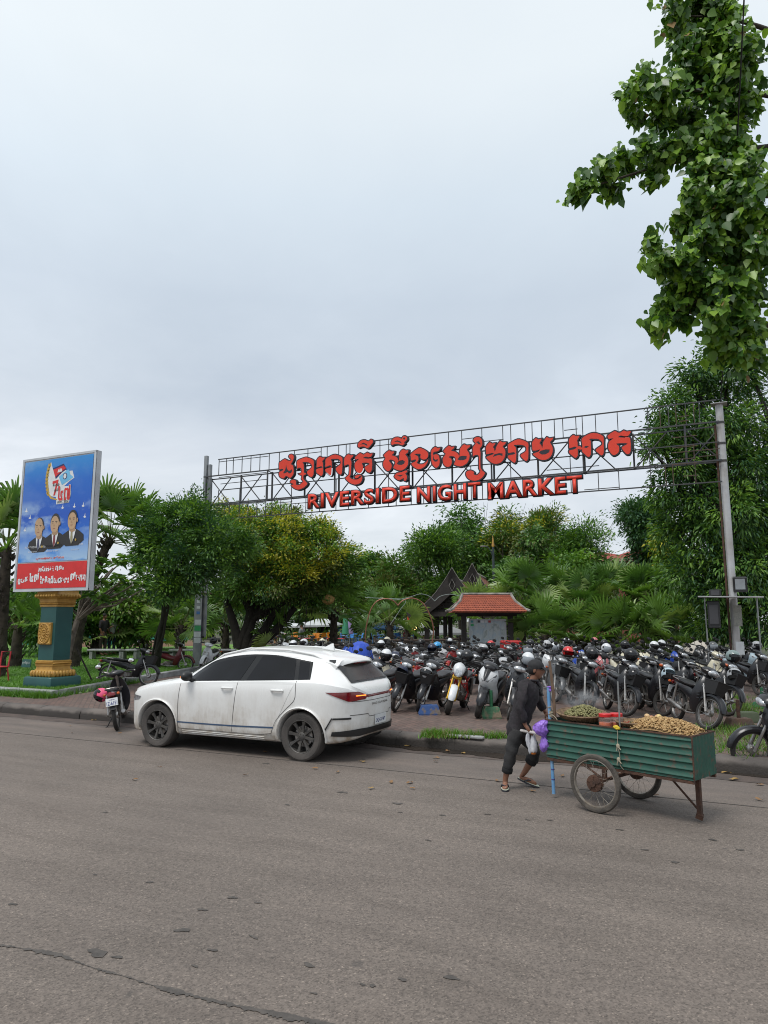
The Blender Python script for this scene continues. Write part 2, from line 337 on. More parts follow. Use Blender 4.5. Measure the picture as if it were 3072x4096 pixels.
for (sx, sy, rr) in ((390, 3813, .10), (470, 3830, .05), (930, 3592, .05), (600, 3530, .045), (380, 3500, .03), (1015, 3750, .055), (850, 3802, .05), (780, 3866, .035), (1235, 3862, .06), (1610, 3920, .04), (1490, 3945, .03), (1805, 3912, .07), (1450, 3940, .025), (1255, 3975, .03), (50, 3618, .05), (730, 3722, .07), (1030, 3612, .04), (1712, 3362, .05), (1600, 3250, .05), (2200, 3282, .05), (2110, 3280, .04), (1950, 3258, .06), (1770, 3262, .05), (2580, 3400, .06), (2850, 3360, .06), (2960, 3400, .05), (2700, 3450, .05), (2480, 3320, .05), (1370, 3170, .10), (1590, 3215, .09), (1150, 3220, .05), (420, 3250, .05), (810, 3640, .05), (1010, 2975, .13), (1065, 3055, .08), (1250, 2990, .09)):
    p = gp(sx, sy); film_blob(mb, (p.x, p.y), rr * .68, rr * .68 * q.uniform(0.35, 0.7), q.uniform(-0.5, 0.4), q)
struct(mb.obj('road_stain', M_TAR, smooth=None))
mb = MB(); M_DUST = M('clay_dust', (0.215, 0.165, 0.135), 0.95, 0, (0.17, 0.14, 0.12), 5, det=7)
# expansion line in the concrete lane beside the kerb
mb.box(((-2.0), 9.13, 0.003), (40, 0.018, 0.004)); struct(mb.obj('road_joint', M_TAR, smooth=None))
# ---------------------------------------------------------------- lawn with its pale concrete edging
kp = [gp(-900, 2783, PZ), gp(0, 2783, PZ), gp(205, 2792, PZ), gp(420, 2755, PZ), gp(560, 2728, PZ), gp(720, 2700, PZ), gp(1000, 2645, PZ)]
edge = [Vector((-45, kp[2].y + 0.1, 0)), Vector((kp[2].x - 6, kp[2].y + .03, 0)), Vector((kp[2].x, kp[2].y, 0)), Vector((kp[3].x, kp[3].y, 0)), Vector((kp[4].x, kp[4].y, 0)), Vector((kp[5].x, kp[5].y, 0)), Vector((kp[6].x, kp[6].y, 0)), Vector((-19.3, 34, 0))]
M_EDGE = M('pale_concrete', (0.36, 0.37, 0.37), 0.85, 0, (0.22, 0.22, 0.215), 2.5, 0.3, 30, det=7)
mb = MB()
def offs(P, d):
    o = []
    for i, p in enumerate(P):
        t = (P[min(i + 1, len(P) - 1)] - P[max(i - 1, 0)]).normalized(); n2_ = Vector((-t.y, t.x, 0)); a = (P[i] - P[i - 1]).normalized() if i else t
        o.append(p + n2_ * d / max(0.6, abs(a.dot(t))))
    return o
e2 = offs(edge, 0.22); rings = []
for a, b in zip(edge, e2): rings.append([a + Vector((0, 0, PZ - 0.02)), a + Vector((0, 0, PZ + 0.15)), a.lerp(b, 0.1) + Vector((0, 0, PZ + 0.165)), b + Vector((0, 0, PZ + 0.165)), b + Vector((0, 0, PZ - 0.02))])
mb.loft(rings); struct(mb.obj('lawn_kerb', M_EDGE, smooth=None))
M_LAWN = M('lawn_turf', (0.085, 0.19, 0.025), 0.95, 0, (0.12, 0.24, 0.035), 1.6, 0.6, 60, det=6)
def lawn_z(x, y):
    d = max(0, y - 13) / 14; e = max(0, min(1, (edge_x(y) - x) / 2.5)); return PZ + 0.15 + (0.30 * math.sin(min(1, d) * math.pi * 0.5) + 0.05 * math.sin(x * 0.7) * min(1, d * 3)) * e * e * (3 - 2 * e)
mb = MB(); NX, NY = 40, 24
def edge_x(y):                          # right border of the lawn at depth y
    for a, b in zip(e2[2:], e2[3:]):
        if a.y <= y <= b.y: return a.x + (b.x - a.x) * (y - a.y) / (b.y - a.y)
    return e2[-1].x
y0L = e2[2].y
mb.grid(NX, NY, lambda i, j: (lambda y: (lambda x: Vector((x, y, lawn_z(x, y) - (0.04 if i > 0.99 or j < 0.01 else 0))))(-45 + (edge_x(y) + 0.06 + 45) * i))(y0L - 0.06 + (33 - y0L) * j))
struct(mb.obj('lawn', M_LAWN, smooth=180))
def blades(name, spots, hgt, mats, wid=0.012, lean=0.5):
    n = len(spots); S = np.array(spots, np.float32); a = rng.uniform(0, 6.28, n); h = hgt * rng.uniform(0.5, 1.25, n); ln = rng.normal(0, lean, (n, 2)) * h[:, None]
    dx = np.stack([np.cos(a), np.sin(a), 0 * a], 1) * (wid * rng.uniform(0.6, 1.3, n))[:, None]
    V = np.empty((n, 3, 3), np.float32); V[:, 0] = S - dx; V[:, 1] = S + dx; V[:, 2] = S; V[:, 2, 2] += h; V[:, 2, :2] += ln
    me = npmesh(name, V.reshape(-1, 3), np.arange(n * 3).reshape(-1, 3), 3, rng.integers(0, len(mats), n)); o = mk(name, me, mats, None, None); o['kind'] = 'stuff'; return o
GB = [leafmat('grass_blade_green', (0.10, 0.24, 0.022), (0.13, 0.29, 0.03), 3, 0.3), leafmat('grass_blade_dark', (0.06, 0.15, 0.018), (0.08, 0.18, 0.022), 3, 0.3), leafmat('grass_blade_dry', (0.16, 0.17, 0.05), (0.2, 0.19, 0.07), 3, 0.3)]
sp = []
for _ in range(42000):
    y = y0L + 0.02 + (27 - y0L) * rng.random() ** 1.5; x = edge_x(y) + 0.03 - rng.random() ** 1.2 * 12
    sp.append((x, y, lawn_z(x, y) - 0.005))
blades('lawn_grass', sp, 0.065, [GB[0], GB[0], GB[1], GB[0]], 0.010)
sp = []
def tuft(x0, x1, y, n, w, h, hs):
    for _ in range(n):
        x = rng.uniform(x0, x1); hs.append((x, y + rng.normal(0, w), PZ))
a = edge[2]; hs = []
tuft(a.x - 2.1, a.x - 0.1, a.y - 0.12, 1500, 0.07, .16, hs); tuft(a.x - 0.3, a.x + 0.1, a.y - .05, 250, 0.06, .16, hs)
for i in range(700):
    t = rng.random(); p = edge[2].lerp(edge[4], t); hs.append((p.x + abs(rng.normal(0.05, 0.05)), p.y + rng.normal(0, 0.03), PZ))
blades('verge_grass', hs, 0.17, [GB[0], GB[1], GB[1], GB[0]], 0.009)
hs = []; g0 = gp(1705, 2944, PZ); g1 = gp(2030, 2955, PZ)
for i in range(1300):
    t = rng.random() ** 1.6; p = g0.lerp(g1, t); s = 0.09 * (1 - t) + 0.03; hs.append((p.x + rng.normal(0, 0.03), p.y + rng.normal(0.02, s), PZ))
gc = [gp(2960, 2850, PZ), gp(2990, 2950, PZ), gp(2920, 2920, PZ), gp(3000, 2830, PZ), gp(2960, 2995, PZ), gp(2900, 2790, PZ)]
for i in range(2600):
    p = gc[i % 6]; hs.append((p.x + rng.normal(0, 0.28), p.y + rng.normal(0, 0.28), PZ))
blades('kerbside_grass', hs, 0.12, [GB[0], GB[0], GB[1], GB[2]], 0.008)
# ---------------------------------------------------------------- white crossover car parked at the kerb
def pw(tab, x):
    t = sorted(tab); xs = [a for a, _ in t]; ys = [b for _, b in t]; i = max(0, min(len(xs) - 2, int(np.searchsorted(xs, x)) - 1)); h = np.diff(xs); d = np.diff(ys) / h
    def sl(k):
        if k == 0: return d[0]
        if k == len(xs) - 1: return d[-1]
        return 0.0 if d[k - 1] * d[k] <= 0 else 2 * d[k - 1] * d[k] / (d[k - 1] + d[k])
    x = max(xs[0], min(xs[-1], x)); s = (x - xs[i]) / h[i]; m0, m1 = sl(i) * h[i], sl(i + 1) * h[i]
    return ys[i] * (1 + 2 * s) * (1 - s) ** 2 + m0 * s * (1 - s) ** 2 + ys[i + 1] * s * s * (3 - 2 * s) + m1 * s * s * (s - 1)
ZT = [(2.255, .64), (2.235, .74), (2.2, .81), (2.1, .885), (1.9, .955), (1.5, 1.04), (1.12, 1.10), (.95, 1.195), (.6, 1.385), (.3, 1.51), (0, 1.575), (-.3, 1.60), (-.7, 1.595), (-1.1, 1.565), (-1.5, 1.508), (-1.68, 1.46), (-1.8, 1.365), (-1.92, 1.24), (-2.03, 1.13), (-2.12, 1.06), (-2.17, 1.0), (-2.195, .92), (-2.205, .84)]
ZB = [(2.255, .54), (2.235, .42), (2.18, .30), (2.0, .22), (1.0, .22), (-1.5, .23), (-1.9, .27), (-2.1, .33), (-2.17, .40), (-2.195, .48), (-2.205, .56)]
ZS = [(2.255, .60), (2.2, .70), (1.9, .85), (1.36, .96), (.9, 1.02), (0, 1.065), (-1, 1.10), (-1.6, 1.10), (-2.0, 1.04), (-2.12, .97), (-2.17, .91), (-2.205, .74)]
WR = [(2.255, .34), (2.2, .55), (2.0, .70), (1.5, .755), (1.12, .74), (.95, .715), (.6, .665), (.3, .635), (0, .615), (-1, .60), (-1.5, .575), (-1.8, .58), (-2.03, .64), (-2.12, .66), (-2.17, .60), (-2.205, .42)]
def planw(x):
    if x > 1.55: t = (x - 1.55) / .71; return .90 * max(0.0, 1 - t ** 2.7) ** (1 / 2.0) if t < 1 else 0.0
    if x < -1.62: t = (-1.62 - x) / .592; return .905 * max(0.0, 1 - t ** 2.5) ** (1 / 2.3) if t < 1 else 0.0
    return .895 + (.01 if x < 0 else .005)
SEC = {}
def section(x):
    x = round(float(x), 3)
    if x not in SEC: SEC[x] = section_(x)
    return SEC[x]
def section_(x):
    zt, zb, zs, pwid = pw(ZT, x), pw(ZB, x), pw(ZS, x), planw(x); zs = min(zs, zt - .02)
    wr = min(pw(WR, x), pwid * .93); zr = zt - (.035 if x > 1.1 or x < -1.95 else .10)
    if -1.95 <= x < -1.7: zr = zt - .035 - .065 * (x + 1.95) / .25
    if .9 < x <= 1.12: zr = zt - .035 - .065 * (1.12 - x) / .22
    zr = max(zr, zs + .012); zm = zb + (zs - zb) * .5; zl = zb + (zs - zb) * .12
    pts = [(0, zb), (pwid * .84, zb), (pwid * .975, zl), (pwid * 1.0, zb + (zs - zb) * .30), (pwid * 1.012, zm + .02), (pwid * 1.02, zm + (zs - zm) * .62), (pwid * 1.0, zs), (min(pwid * .965, (pwid + wr) * .5 + .12), zs + (zr - zs) * .10), (wr + (pwid - wr) * .10, zr - (zr - zs) * .12), (wr, zr), (wr * .84, zt - (zt - zr) * .30), (wr * .5, zt - (zt - zr) * .06), (0, zt)]
    return cr(pts, 4)
XS = sorted(set([2.255, 2.25, 2.24, 2.225, 2.205, 2.18, 2.14, 2.09, 2.03, 1.96, 1.88, 1.8, 1.7] + list(np.arange(1.6, -1.61, -.08).round(3)) + [-1.66, -1.7, -1.74, -1.78, -1.83, -1.88, -1.93, -1.98, -2.03, -2.07, -2.1, -2.13, -2.155, -2.175, -2.19, -2.2, -2.205]), reverse=True)
def side_y(x, z):
    s = section(x); o = [(p[1], p[0]) for p in s[4:37]]; zz = [a for a, _ in o]
    return float(np.interp(z, np.maximum.accumulate(zz), [b for _, b in o]))
def top_z(x, y):
    s = section(x)[34:]; s = s[::-1]; return float(np.interp(abs(y), [p[0] for p in s], [p[1] for p in s]))
def rear_curve(z, sgn=-1):
    o = []
    for x in [v for v in (np.linspace(-1.3, -2.2045, 160) if sgn < 0 else np.linspace(1.3, 2.2545, 160))]:
        if pw(ZB, x) + .01 < z < pw(ZT, x) - .03: o.append((x, side_y(x, z)))
    xe = o[-1][0]; o += [(xe - .006 * (1 - k / 8) * 0 + sgn * .004 * (1 - (k / 8 - 1) ** 2), o[-1][1] * (1 - k / 8)) for k in range(1, 9)]
    return o[::-1]                       # from the middle outwards
def end_pt(s, z, off, sgn=-1, cache={}):
    key = (round(z, 4), sgn)
    if key not in cache:
        c = np.array(rear_curve(z, sgn)); d = np.concatenate([[0], np.cumsum(np.hypot(*np.diff(c, axis=0).T))]); cache[key] = (c, d)
    c, d = cache[key]; a = abs(s); x, y = np.interp(a, d, c[:, 0]), np.interp(a, d, c[:, 1])
    e = .03; x1, y1 = np.interp(a + e, d, c[:, 0]), np.interp(a + e, d, c[:, 1]); x0, y0 = np.interp(max(0, a - e), d, c[:, 0]), np.interp(max(0, a - e), d, c[:, 1])
    t = np.array((x1 - x0, y1 - y0)); t /= np.linalg.norm(t) + 1e-9; n_ = np.array((-t[1], t[0])) * (1 if sgn < 0 else -1)
    if n_[0] * sgn < -0.2 or (abs(n_[0]) < .2 and n_[1] < 0): n_ = -n_
    return Vector((x + n_[0] * off, (y + n_[1] * off) * (1 if s >= 0 else -1), z))
def car_paint():
    m = bpy.data.materials.new('white_car_paint'); m.use_nodes = True; t = m.node_tree; p = t.nodes['Principled BSDF']
    co = nn(t, 'ShaderNodeTexCoord').outputs['Object']; s = nn(t, 'ShaderNodeSeparateXYZ'); lk(t, co, s.inputs[0])
    def noise(sc, d, sx=1, sz=1):
        mp = nn(t, 'ShaderNodeMapping'); mp.inputs['Scale'].default_value = (sx, 1, sz); lk(t, co, mp.inputs[0]); n = nn(t, 'ShaderNodeTexNoise')
        n.inputs['Scale'].default_value = sc; n.inputs['Detail'].default_value = d; n.inputs['Roughness'].default_value = .65; lk(t, mp.outputs[0], n.inputs['Vector']); return n.outputs[0]
    streak = noise(5, 6, 2.2, .5); blot = noise(3.5, 8); fine = noise(26, 5)
    low = ramp(t, math_(t, 'ADD', s.outputs[2], math_(t, 'MULTIPLY', math_(t, 'SUBTRACT', streak, .5), .75)), [(.22, (1, 1, 1)), (.40, (.62, .62, .62)), (.70, (.26, .26, .26)), (1.0, (.05, .05, .05))])
    mud = mixc(t, 1.0, low, ramp(t, blot, [(.34, (.35, .35, .35)), (.6, (1, 1, 1))]), 'MULTIPLY')
    c = mixc(t, mud, (.76, .765, .755), mixc(t, fine, (.40, .33, .25), (.23, .175, .12)))
    lk(t, c, p.inputs['Base Color']); lk(t, ramp(t, mud, [(0, (.22, .22, .22)), (.5, (.7, .7, .7))]), p.inputs['Roughness']); p.inputs['Coat Weight'].default_value = .35; p.inputs['Coat Roughness'].default_value = .1
    return m
M_PAINT = car_paint()
M_BLK = M('black_plastic', (.018, .018, .019), .45); M_TYRE = M('dusty_tyre', (.048, .044, .041), .9, 0, (.085, .075, .068), 5, .3, 60)
M_WELL = M('wheel_well', (.012, .011, .011), .9); M_GLASS = M('tinted_glass', (.012, .013, .016), .09, 0, (.009, .0095, .011), 2)
M_DGLASS = M('dusty_tinted_glass', (.030, .028, .027), .22, 0, (.060, .055, .050), 2.2, det=6); M_RIM = M('dark_alloy', (.055, .053, .052), .5, .3, (.085, .078, .070), 9)
for _g in (M_GLASS, M_DGLASS): _g.node_tree.nodes['Principled BSDF'].inputs['Specular IOR Level'].default_value = .2
M_CHROME = M('chrome', (.75, .75, .76), .15, 1.0); M_STEEL = M('dull_steel', (.42, .41, .40), .38, .9, (.30, .28, .26), 14); M_REDL = M('red_lamp', (.20, .006, .010), .12, 0, (.12, .004, .006), 8, coat=.6)
M_AMBER = M('lit_amber', (1, .25, .03), .3, emit=(1.0, .22, .02), es=2.2); M_WPL = M('number_plate_white', (.72, .74, .75), .4); M_INK = M('blue_ink', (.05, .06, .22), .5); M_GREYTXT = M('grey_badge', (.16, .15, .14), .35, .5)
M_BLUEL = M('blue_trim', (.045, .085, .16), .4); M_SILVER = M('silver_trim', (.50, .50, .49), .4, .4, (.42, .38, .33), 6); M_SEAM = M('panel_gap', (.10, .095, .09), .8)
car = empty('parked_car', (0, 0, 0)); tag(car, 'white crossover car with muddy flanks and dark wheels, parked at the kerb', 'car')
rings = []
for x in XS:
    s = section(x); rings.append([Vector((x, p[0], p[1])) for p in s] + [Vector((x, -p[0], p[1])) for p in s[-2:0:-1]])
mb = MB(); mb.loft(rings); body = mb.obj('body', [M_PAINT, M_WELL], car, smooth=None)
for wx in (1.36, -1.36):
    for sy in (1, -1):
        c = MB(); c.lathe([(.001, .60), (.392, .60), (.392, 1.2), (.001, 1.2)], 48, (wx, 0, .345), 'y')
        for i, v in enumerate(c.v): c.v[i] = (v[0], v[1] * sy, v[2])
        co_ = c.obj('cutter', [], None, None); md = body.modifiers.new('b', 'BOOLEAN'); md.operation = 'DIFFERENCE'; md.object = co_; md.solver = 'EXACT'
dg = bpy.context.evaluated_depsgraph_get(); dg.update(); me = bpy.data.meshes.new_from_object(body.evaluated_get(dg))
body.modifiers.clear(); body.data = me
for o in [o for o in bpy.data.objects if o.name.startswith('cutter')]: bpy.data.objects.remove(o)
for p in me.polygons:
    c = p.center; p.material_index = 1 if (any(abs(math.hypot(c.x - w, c.z - .345)) < .389 for w in (1.36, -1.36)) and abs(c.y) < .97 and c.z < .75 and (all(math.hypot(me.vertices[i].co.x - w, me.vertices[i].co.z - .345) < .394 for i in p.vertices for w in [1.36 if c.x > 0 else -1.36])) and abs(p.normal.y) < .6 or abs(abs(c.y) - .60) < .004 and math.hypot(c.x - (1.36 if c.x > 0 else -1.36), c.z - .345) < .4) or c.z < .235 and p.normal.z < -.5 else 0
me.polygons.foreach_set('use_smooth', np.ones(len(me.polygons), bool)); me.set_sharp_from_angle(angle=R(38))
def spatch(mb, B, T, n=14, m=5, off=.004, sy=1, mi=0):   # patch of the flank between a lower and an upper line of (x, z)
    B = np.array(cr(B, 8)) if len(B) > 2 else np.array(B, float); T = np.array(cr(T, 8)) if len(T) > 2 else np.array(T, float)
    def at(L, u): k = u * (len(L) - 1); i = min(int(k), len(L) - 2); return L[i] + (L[i + 1] - L[i]) * (k - i)
    mb.grid(n, m, lambda u, v: (lambda p: Vector((p[0], sy * (side_y(p[0], p[1]) + off), p[1])))(at(B, u) * (1 - v) + at(T, u) * v), mi)
def sline(mb, L, r=.004, off=.001, sy=1, mi=0, sub=6):
    mb.tube([(x, sy * (side_y(x, z) + off), z) for x, z in cr(L, sub)], r, 5, mi)
for sy in (1, -1):
    mb = MB(); spatch(mb, [(.86, 1.055), (.2, 1.085), (-.55, 1.115), (-1.47, 1.155)], [(.72, 1.20), (.40, 1.385), (-.1, 1.475), (-.7, 1.487), (-1.38, 1.398)], 40, 8, .002, sy); mb.obj('window_surround', M('gloss_black', (.003, .003, .004), .12), car)
    for nm, B, T in (('side_window', [(.70, 1.075), (.2, 1.10), (-.24, 1.115)], [(.62, 1.185), (.30, 1.365), (-.36, 1.47)]), ('side_window', [(-.36, 1.12), (-.8, 1.138), (-1.20, 1.15)], [(-.48, 1.468), (-.8, 1.464), (-1.09, 1.43)]), ('quarter_window', [(-1.27, 1.155), (-1.43, 1.165)], [(-1.16, 1.412), (-1.33, 1.388)])):
        mb = MB(); spatch(mb, B, T, 20, 6, .006, sy); mb.obj(nm, M_GLASS, car)
    for k, (B, T) in enumerate((([(.93, .33), (.4, .33), (-.12, .33)], [(.90, 1.03), (.4, 1.06), (-.22, 1.09)]), ([(-.12, .33), (-.55, .33), (-.84, .36)], [(-.22, 1.09), (-.7, 1.11), (-1.26, 1.13)]))):
        mb = MB(); spatch(mb, B, T, 14, 12, .0035, sy); d_ = mb.obj('door', M_PAINT, car)
        mb = MB(); sline(mb, [B[0], ((B[0][0] * .6 + T[0][0] * .4) + (.02 if k == 0 else 0), .7), T[0]], .0035, .003, sy); sline(mb, [B[-1], ((B[-1][0] + T[-1][0]) / 2 - (0 if k == 0 else .07), .74), T[-1]] if k == 0 else [(-.84, .36), (-.93, .55), (-1.10, .72), (-1.25, .86), (-1.27, 1.0), (-1.26, 1.13)], .0035, .003, sy); sline(mb, [B[0], B[1], B[2]], .0035, .003, sy); mb.obj('door_gap', M_SEAM, d_)
        hxp = (-.03, -.95)[k]; mb = MB(); yb = side_y(hxp, .93); mb.tube([(hxp + .11, sy * (yb + .004), .985), (hxp + .07, sy * (yb + .034), .99), (hxp - .07, sy * (yb + .036), .99), (hxp - .11, sy * (yb + .006), .987)], [.012, .017, .017, .012], 8); mb.obj('handle', M_PAINT, d_)
    mb = MB(); spatch(mb, [(.96, .415), (0, .415), (-.88, .435)], [(.96, .435), (0, .437), (-.88, .457)], 26, 1, .008, sy); mb.obj('blue_strip', M_BLUEL, car)
    mb = MB(); spatch(mb, [(.93, .235), (0, .235), (-.90, .235)], [(.93, .325), (0, .325), (-.90, .325)], 24, 3, .012, sy)
    for z in (.25, .275, .30): sline(mb, [(.85, z), (0, z), (-.72, z)], .007, .012, sy)
    mb.obj('sill_trim', M_SILVER, car)
    for wx in (1.36, -1.36):             # raised arch lips
        mb = MB(); P = []
        for k in range(25):
            a = R(-8 + 196 * k / 24); x, z = wx + .412 * math.cos(a), .345 + .412 * math.sin(a); P.append((x, sy * (side_y(x, max(z, .30)) + .006), z))
        mb.tube(P, .026, 6, flat=.6); mb.obj('wheel_arch', M_PAINT, car)
    mb = MB(); spatch(mb, [(1.78, .735), (2.0, .70), (2.17, .665)], [(1.72, .79), (1.98, .80), (2.17, .765)], 14, 4, .006, sy); mb.obj('headlight', M('headlamp_glass', (.35, .36, .38), .08, .4, (.08, .08, .09), 16), car)
    # mirror
    mb = MB(); y0 = side_y(.66, 1.07); mb.ball((.72, sy * (y0 + .13), 1.145), (.075, .115, .078), 14, 10); mb.tube([(.70, sy * (y0 - .01), 1.07), (.71, sy * (y0 + .06), 1.09)], [.04, .03], 8); mi_ = mb.obj('mirror', M_BLK, car)
    mb = MB(); mb.ball((.785, sy * (y0 + .16), 1.135), (.012, .05, .014), 8, 6); mb.obj('turn_signal', M_AMBER, mi_)
    mb = MB(); mb.tube([(x, sy * (pw(WR, x) * .93), top_z(x, pw(WR, x) * .93) + d) for x, d in ((.45, -.01), (.3, .025), (-.2, .042), (-.9, .042), (-1.35, .028), (-1.5, -.01))], [.012, .016, .016, .016, .016, .012], 8); mb.obj('roof_rail', M_PAINT, car)
    # wheels
    for wx in (1.36, -1.36):
        w = empty('wheel', (wx, sy * .80, .345), 0, car); mb = MB(); mb.lathe([(.225, -.095), (.262, -.108), (.315, -.108), (.338, -.092), (.346, -.06), (.347, 0), (.346, .06), (.338, .092), (.315, .108), (.262, .108), (.225, .095)], 48, axis='y'); mb.obj('tyre', M_TYRE, w, 30)
        mb = MB(); mb.lathe([(.245, .098), (.232, .101), (.222, .092), (.218, .05), (.216, -.09)], 40, axis='y'); mb.lathe([(.001, .078), (.05, .078), (.062, .070), (.068, .04), (.068, 0)], 24, axis='y')
        mb.lathe([(.217, -.02), (.001, -.022)], 32, axis='y', mi=1); mb.lathe([(.15, .0), (.15, .012), (.06, .012)], 32, axis='y', mi=2)
        for k in range(8):
            a = 2 * math.pi * k / 8 + .2; ca, sa = math.cos(a), math.sin(a); g = []
            for r_, hw, y_ in ((.045, .030, .070), (.10, .020, .072), (.16, .022, .080), (.215, .034, .092)):
                g.append([Vector((r_ * ca - s_ * hw * sa, yy, r_ * sa + s_ * hw * ca)) for s_, yy in ((-1, y_ - .02), (-.7, y_), (.7, y_), (1, y_ - .02))])
            mb.loft(g)
        for k in range(5): a = 2 * math.pi * k / 5; mb.ball((.04 * math.cos(a), .078, .04 * math.sin(a)), .008, 6, 4)
        if sy < 0:
            for i, v in enumerate(mb.v): mb.v[i] = (v[0], -v[1], v[2])
        mb.obj('rim', [M_RIM, M_WELL, M_STEEL], w)
def tpatch(mb, X, Y, off, mi=0):         # patch of the upper surface; X, Y are functions of (u, v)
    mb.grid(len(X) if False else 16, 18, lambda u, v: (lambda x, y: Vector((x, y, top_z(x, y) + off)))(X(u, v), Y(u, v)), mi)
mb = MB(); tpatch(mb, lambda u, v: 1.06 - .70 * u - .10 * (2 * v - 1) ** 2 * (1 - u * .4), lambda u, v: (2 * v - 1) * (.70 - .12 * u), .006); mb.obj('windscreen', M_GLASS, car)
def rear_x(y, z):
    xs = np.linspace(-1.6, -2.19, 119)
    for x in xs:
        if top_z(x, min(abs(y), pw(WR, x) * .98)) <= z: return x
    return -2.19
def rear_glass(u, v): z = 1.42 - .29 * u; y = (2 * v - 1) * (.54 + .06 * u); return Vector((rear_x(y, z) - .012, y, z + .008))
mb = MB(); mb.grid(10, 20, lambda u, v: rear_glass(u * 1.0, v)); mb.obj('rear_window', M_DGLASS, car)
mb = MB(); mb.grid(10, 20, lambda u, v: (lambda p: p + Vector((.004, (2 * v - 1) * .014, 0)))(rear_glass(-.01 + u * 1.08, v))); mb.obj('rear_window_border', M_BLK, car)
mb = MB(); g = []                        # roof spoiler
for k in range(25):
    y = (2 * k / 24 - 1) * .60; e = abs(2 * k / 24 - 1); x1 = -1.885 + .13 * e ** 3; ye = min(abs(y), .572); z0 = top_z(-1.50, ye); z1 = top_z(-1.64, ye); z2 = z1 - .070 - .02 * e ** 3
    yf = y * .945; g.append([Vector((-1.46, yf, z0 - .10)), Vector((-1.47, yf, z0 + .004)), Vector((-1.66, y * .965, z1 + .006)), Vector((-1.80, y, (z1 + z2) / 2 + .012)), Vector((x1, y, z2)), Vector((x1 - .004, y, z2 - .016)), Vector((x1 + .03, y, z2 - .032)), Vector((-1.66, yf, z1 - .12))])
mb.loft(g); mb.obj('spoiler', M_PAINT, car)
mb = MB(); mb.tube([(-1.865, y, 1.372 - .006 * abs(y)) for y in (-.2, 0, .2)], .010, 6); mb.obj('brake_light', M_REDL, car)
mb = MB(); mb.add([(-1.18, .012, 1.575), (-1.18, -.012, 1.575), (-1.40, .022, 1.55), (-1.40, -.022, 1.55), (-1.355, .004, 1.655), (-1.355, -.004, 1.655), (-1.385, 0, 1.655)], [(0, 1, 5, 4), (0, 4, 6, 2), (1, 3, 6, 5), (2, 6, 3), (4, 5, 6)]); mb.obj('antenna_fin', M_PAINT, car)
def rpatch(nm, s0, s1, zf0, zf1, off, mat, n=30, m=4, parent=car):
    mb = MB(); mb.grid(n, m, lambda u, v: (lambda s: end_pt(s, zf0(s) * (1 - v) + zf1(s) * v, off))(s0 + (s1 - s0) * u)); return mb.obj(nm, mat, parent)
tl = rpatch('tail_light', -1.08, 1.08, lambda s: .885 + (.015 if abs(s) < .42 else -.01 - .02 * min(1, (abs(s) - .42) / .3) + (.13 * max(0, (abs(s) - .75) / .33))), lambda s: .935 if abs(s) < .40 else min(.99, .935 + (abs(s) - .40) * .35), .010, M_REDL, 60)
for sg in (1, -1): rpatch('turn_signal', sg * .42, sg * .62, lambda s: .925, lambda s: .938, .016, M_AMBER, 8, 1, tl)
rpatch('tailgate_gap', -.70, .70, lambda s: .845 + .03 * max(0, (abs(s) - .55)), lambda s: .853 + .03 * max(0, (abs(s) - .55)), .004, M_SEAM, 30, 1)
rpatch('tailgate_gap', -.72, .72, lambda s: .655 - .04 * (abs(s) < .36), lambda s: .665 - .04 * (abs(s) < .36), .004, M_SEAM, 40, 1)
df = rpatch('diffuser', -.98, .98, lambda s: .36 + .05 * max(0, (abs(s) - .6)), lambda s: .465 - .06 * max(0, (abs(s) - .55)), .018, M_BLK, 40, 4)
for sg in (1, -1):
    rpatch('reflector', sg * .70, sg * .98, lambda s: .605, lambda s: .632, .012, M_BLK, 10, 1); mb = MB(); mb.tube([end_pt(sg * (.99 + .03 * k), .63 - .055 * k, .010) for k in range(5)], .010, 6); mb.obj('bumper_crease', M_BLK, car)
rpatch('plate_recess', -.36, .36, lambda s: .475, lambda s: .62, .004, M_PAINT, 8, 2)
PLATE = rpatch('number_plate', -.19, .19, lambda s: .485, lambda s: .625, .014, M_WPL, 6, 2)
def mir_text(body, w, h, z, off, mat, parent):   # seen from behind, +y is the viewer's left
    me = fit_text(text_mesh(body, 1, .0, .012), -w / 2, w / 2, -h / 2, h / 2)
    for v in me.vertices: p = end_pt(-v.co.x, z + v.co.y, off); v.co = (p.x, p.y, p.z)
    return mk('lettering', me, [mat], parent, None)
mir_text('BUILD YOUR DREAMS', .52, .032, .795, .010, M_GREYTXT, car)
mir_text('2Q-3747', .30, .062, .535, .018, M_INK, PLATE)
mb = MB(); mb.rbox((0, 0, .33), (3.9, 1.2, .22), .03); mb.obj('underbody', M_WELL, car)
mb = MB(); mb.tube([(2.05, .6, .30), (2.17, .3, .32), (2.2, 0, .33), (2.17, -.3, .32), (2.05, -.6, .30)], .06, 8); mb.obj('front_lip', M_BLK, car)
cr_ = gp(655 * 1.8517, 1643 * 1.8517); cf_ = gp(348 * 1.8517, 1612 * 1.8517); cm = (cr_ + cf_) / 2
car.location = (cm.x, cm.y + .80, 0); car.rotation_euler = (0, 0, math.pi + math.atan2(-(cr_ - cf_).y, -(cr_ - cf_).x) * 0)
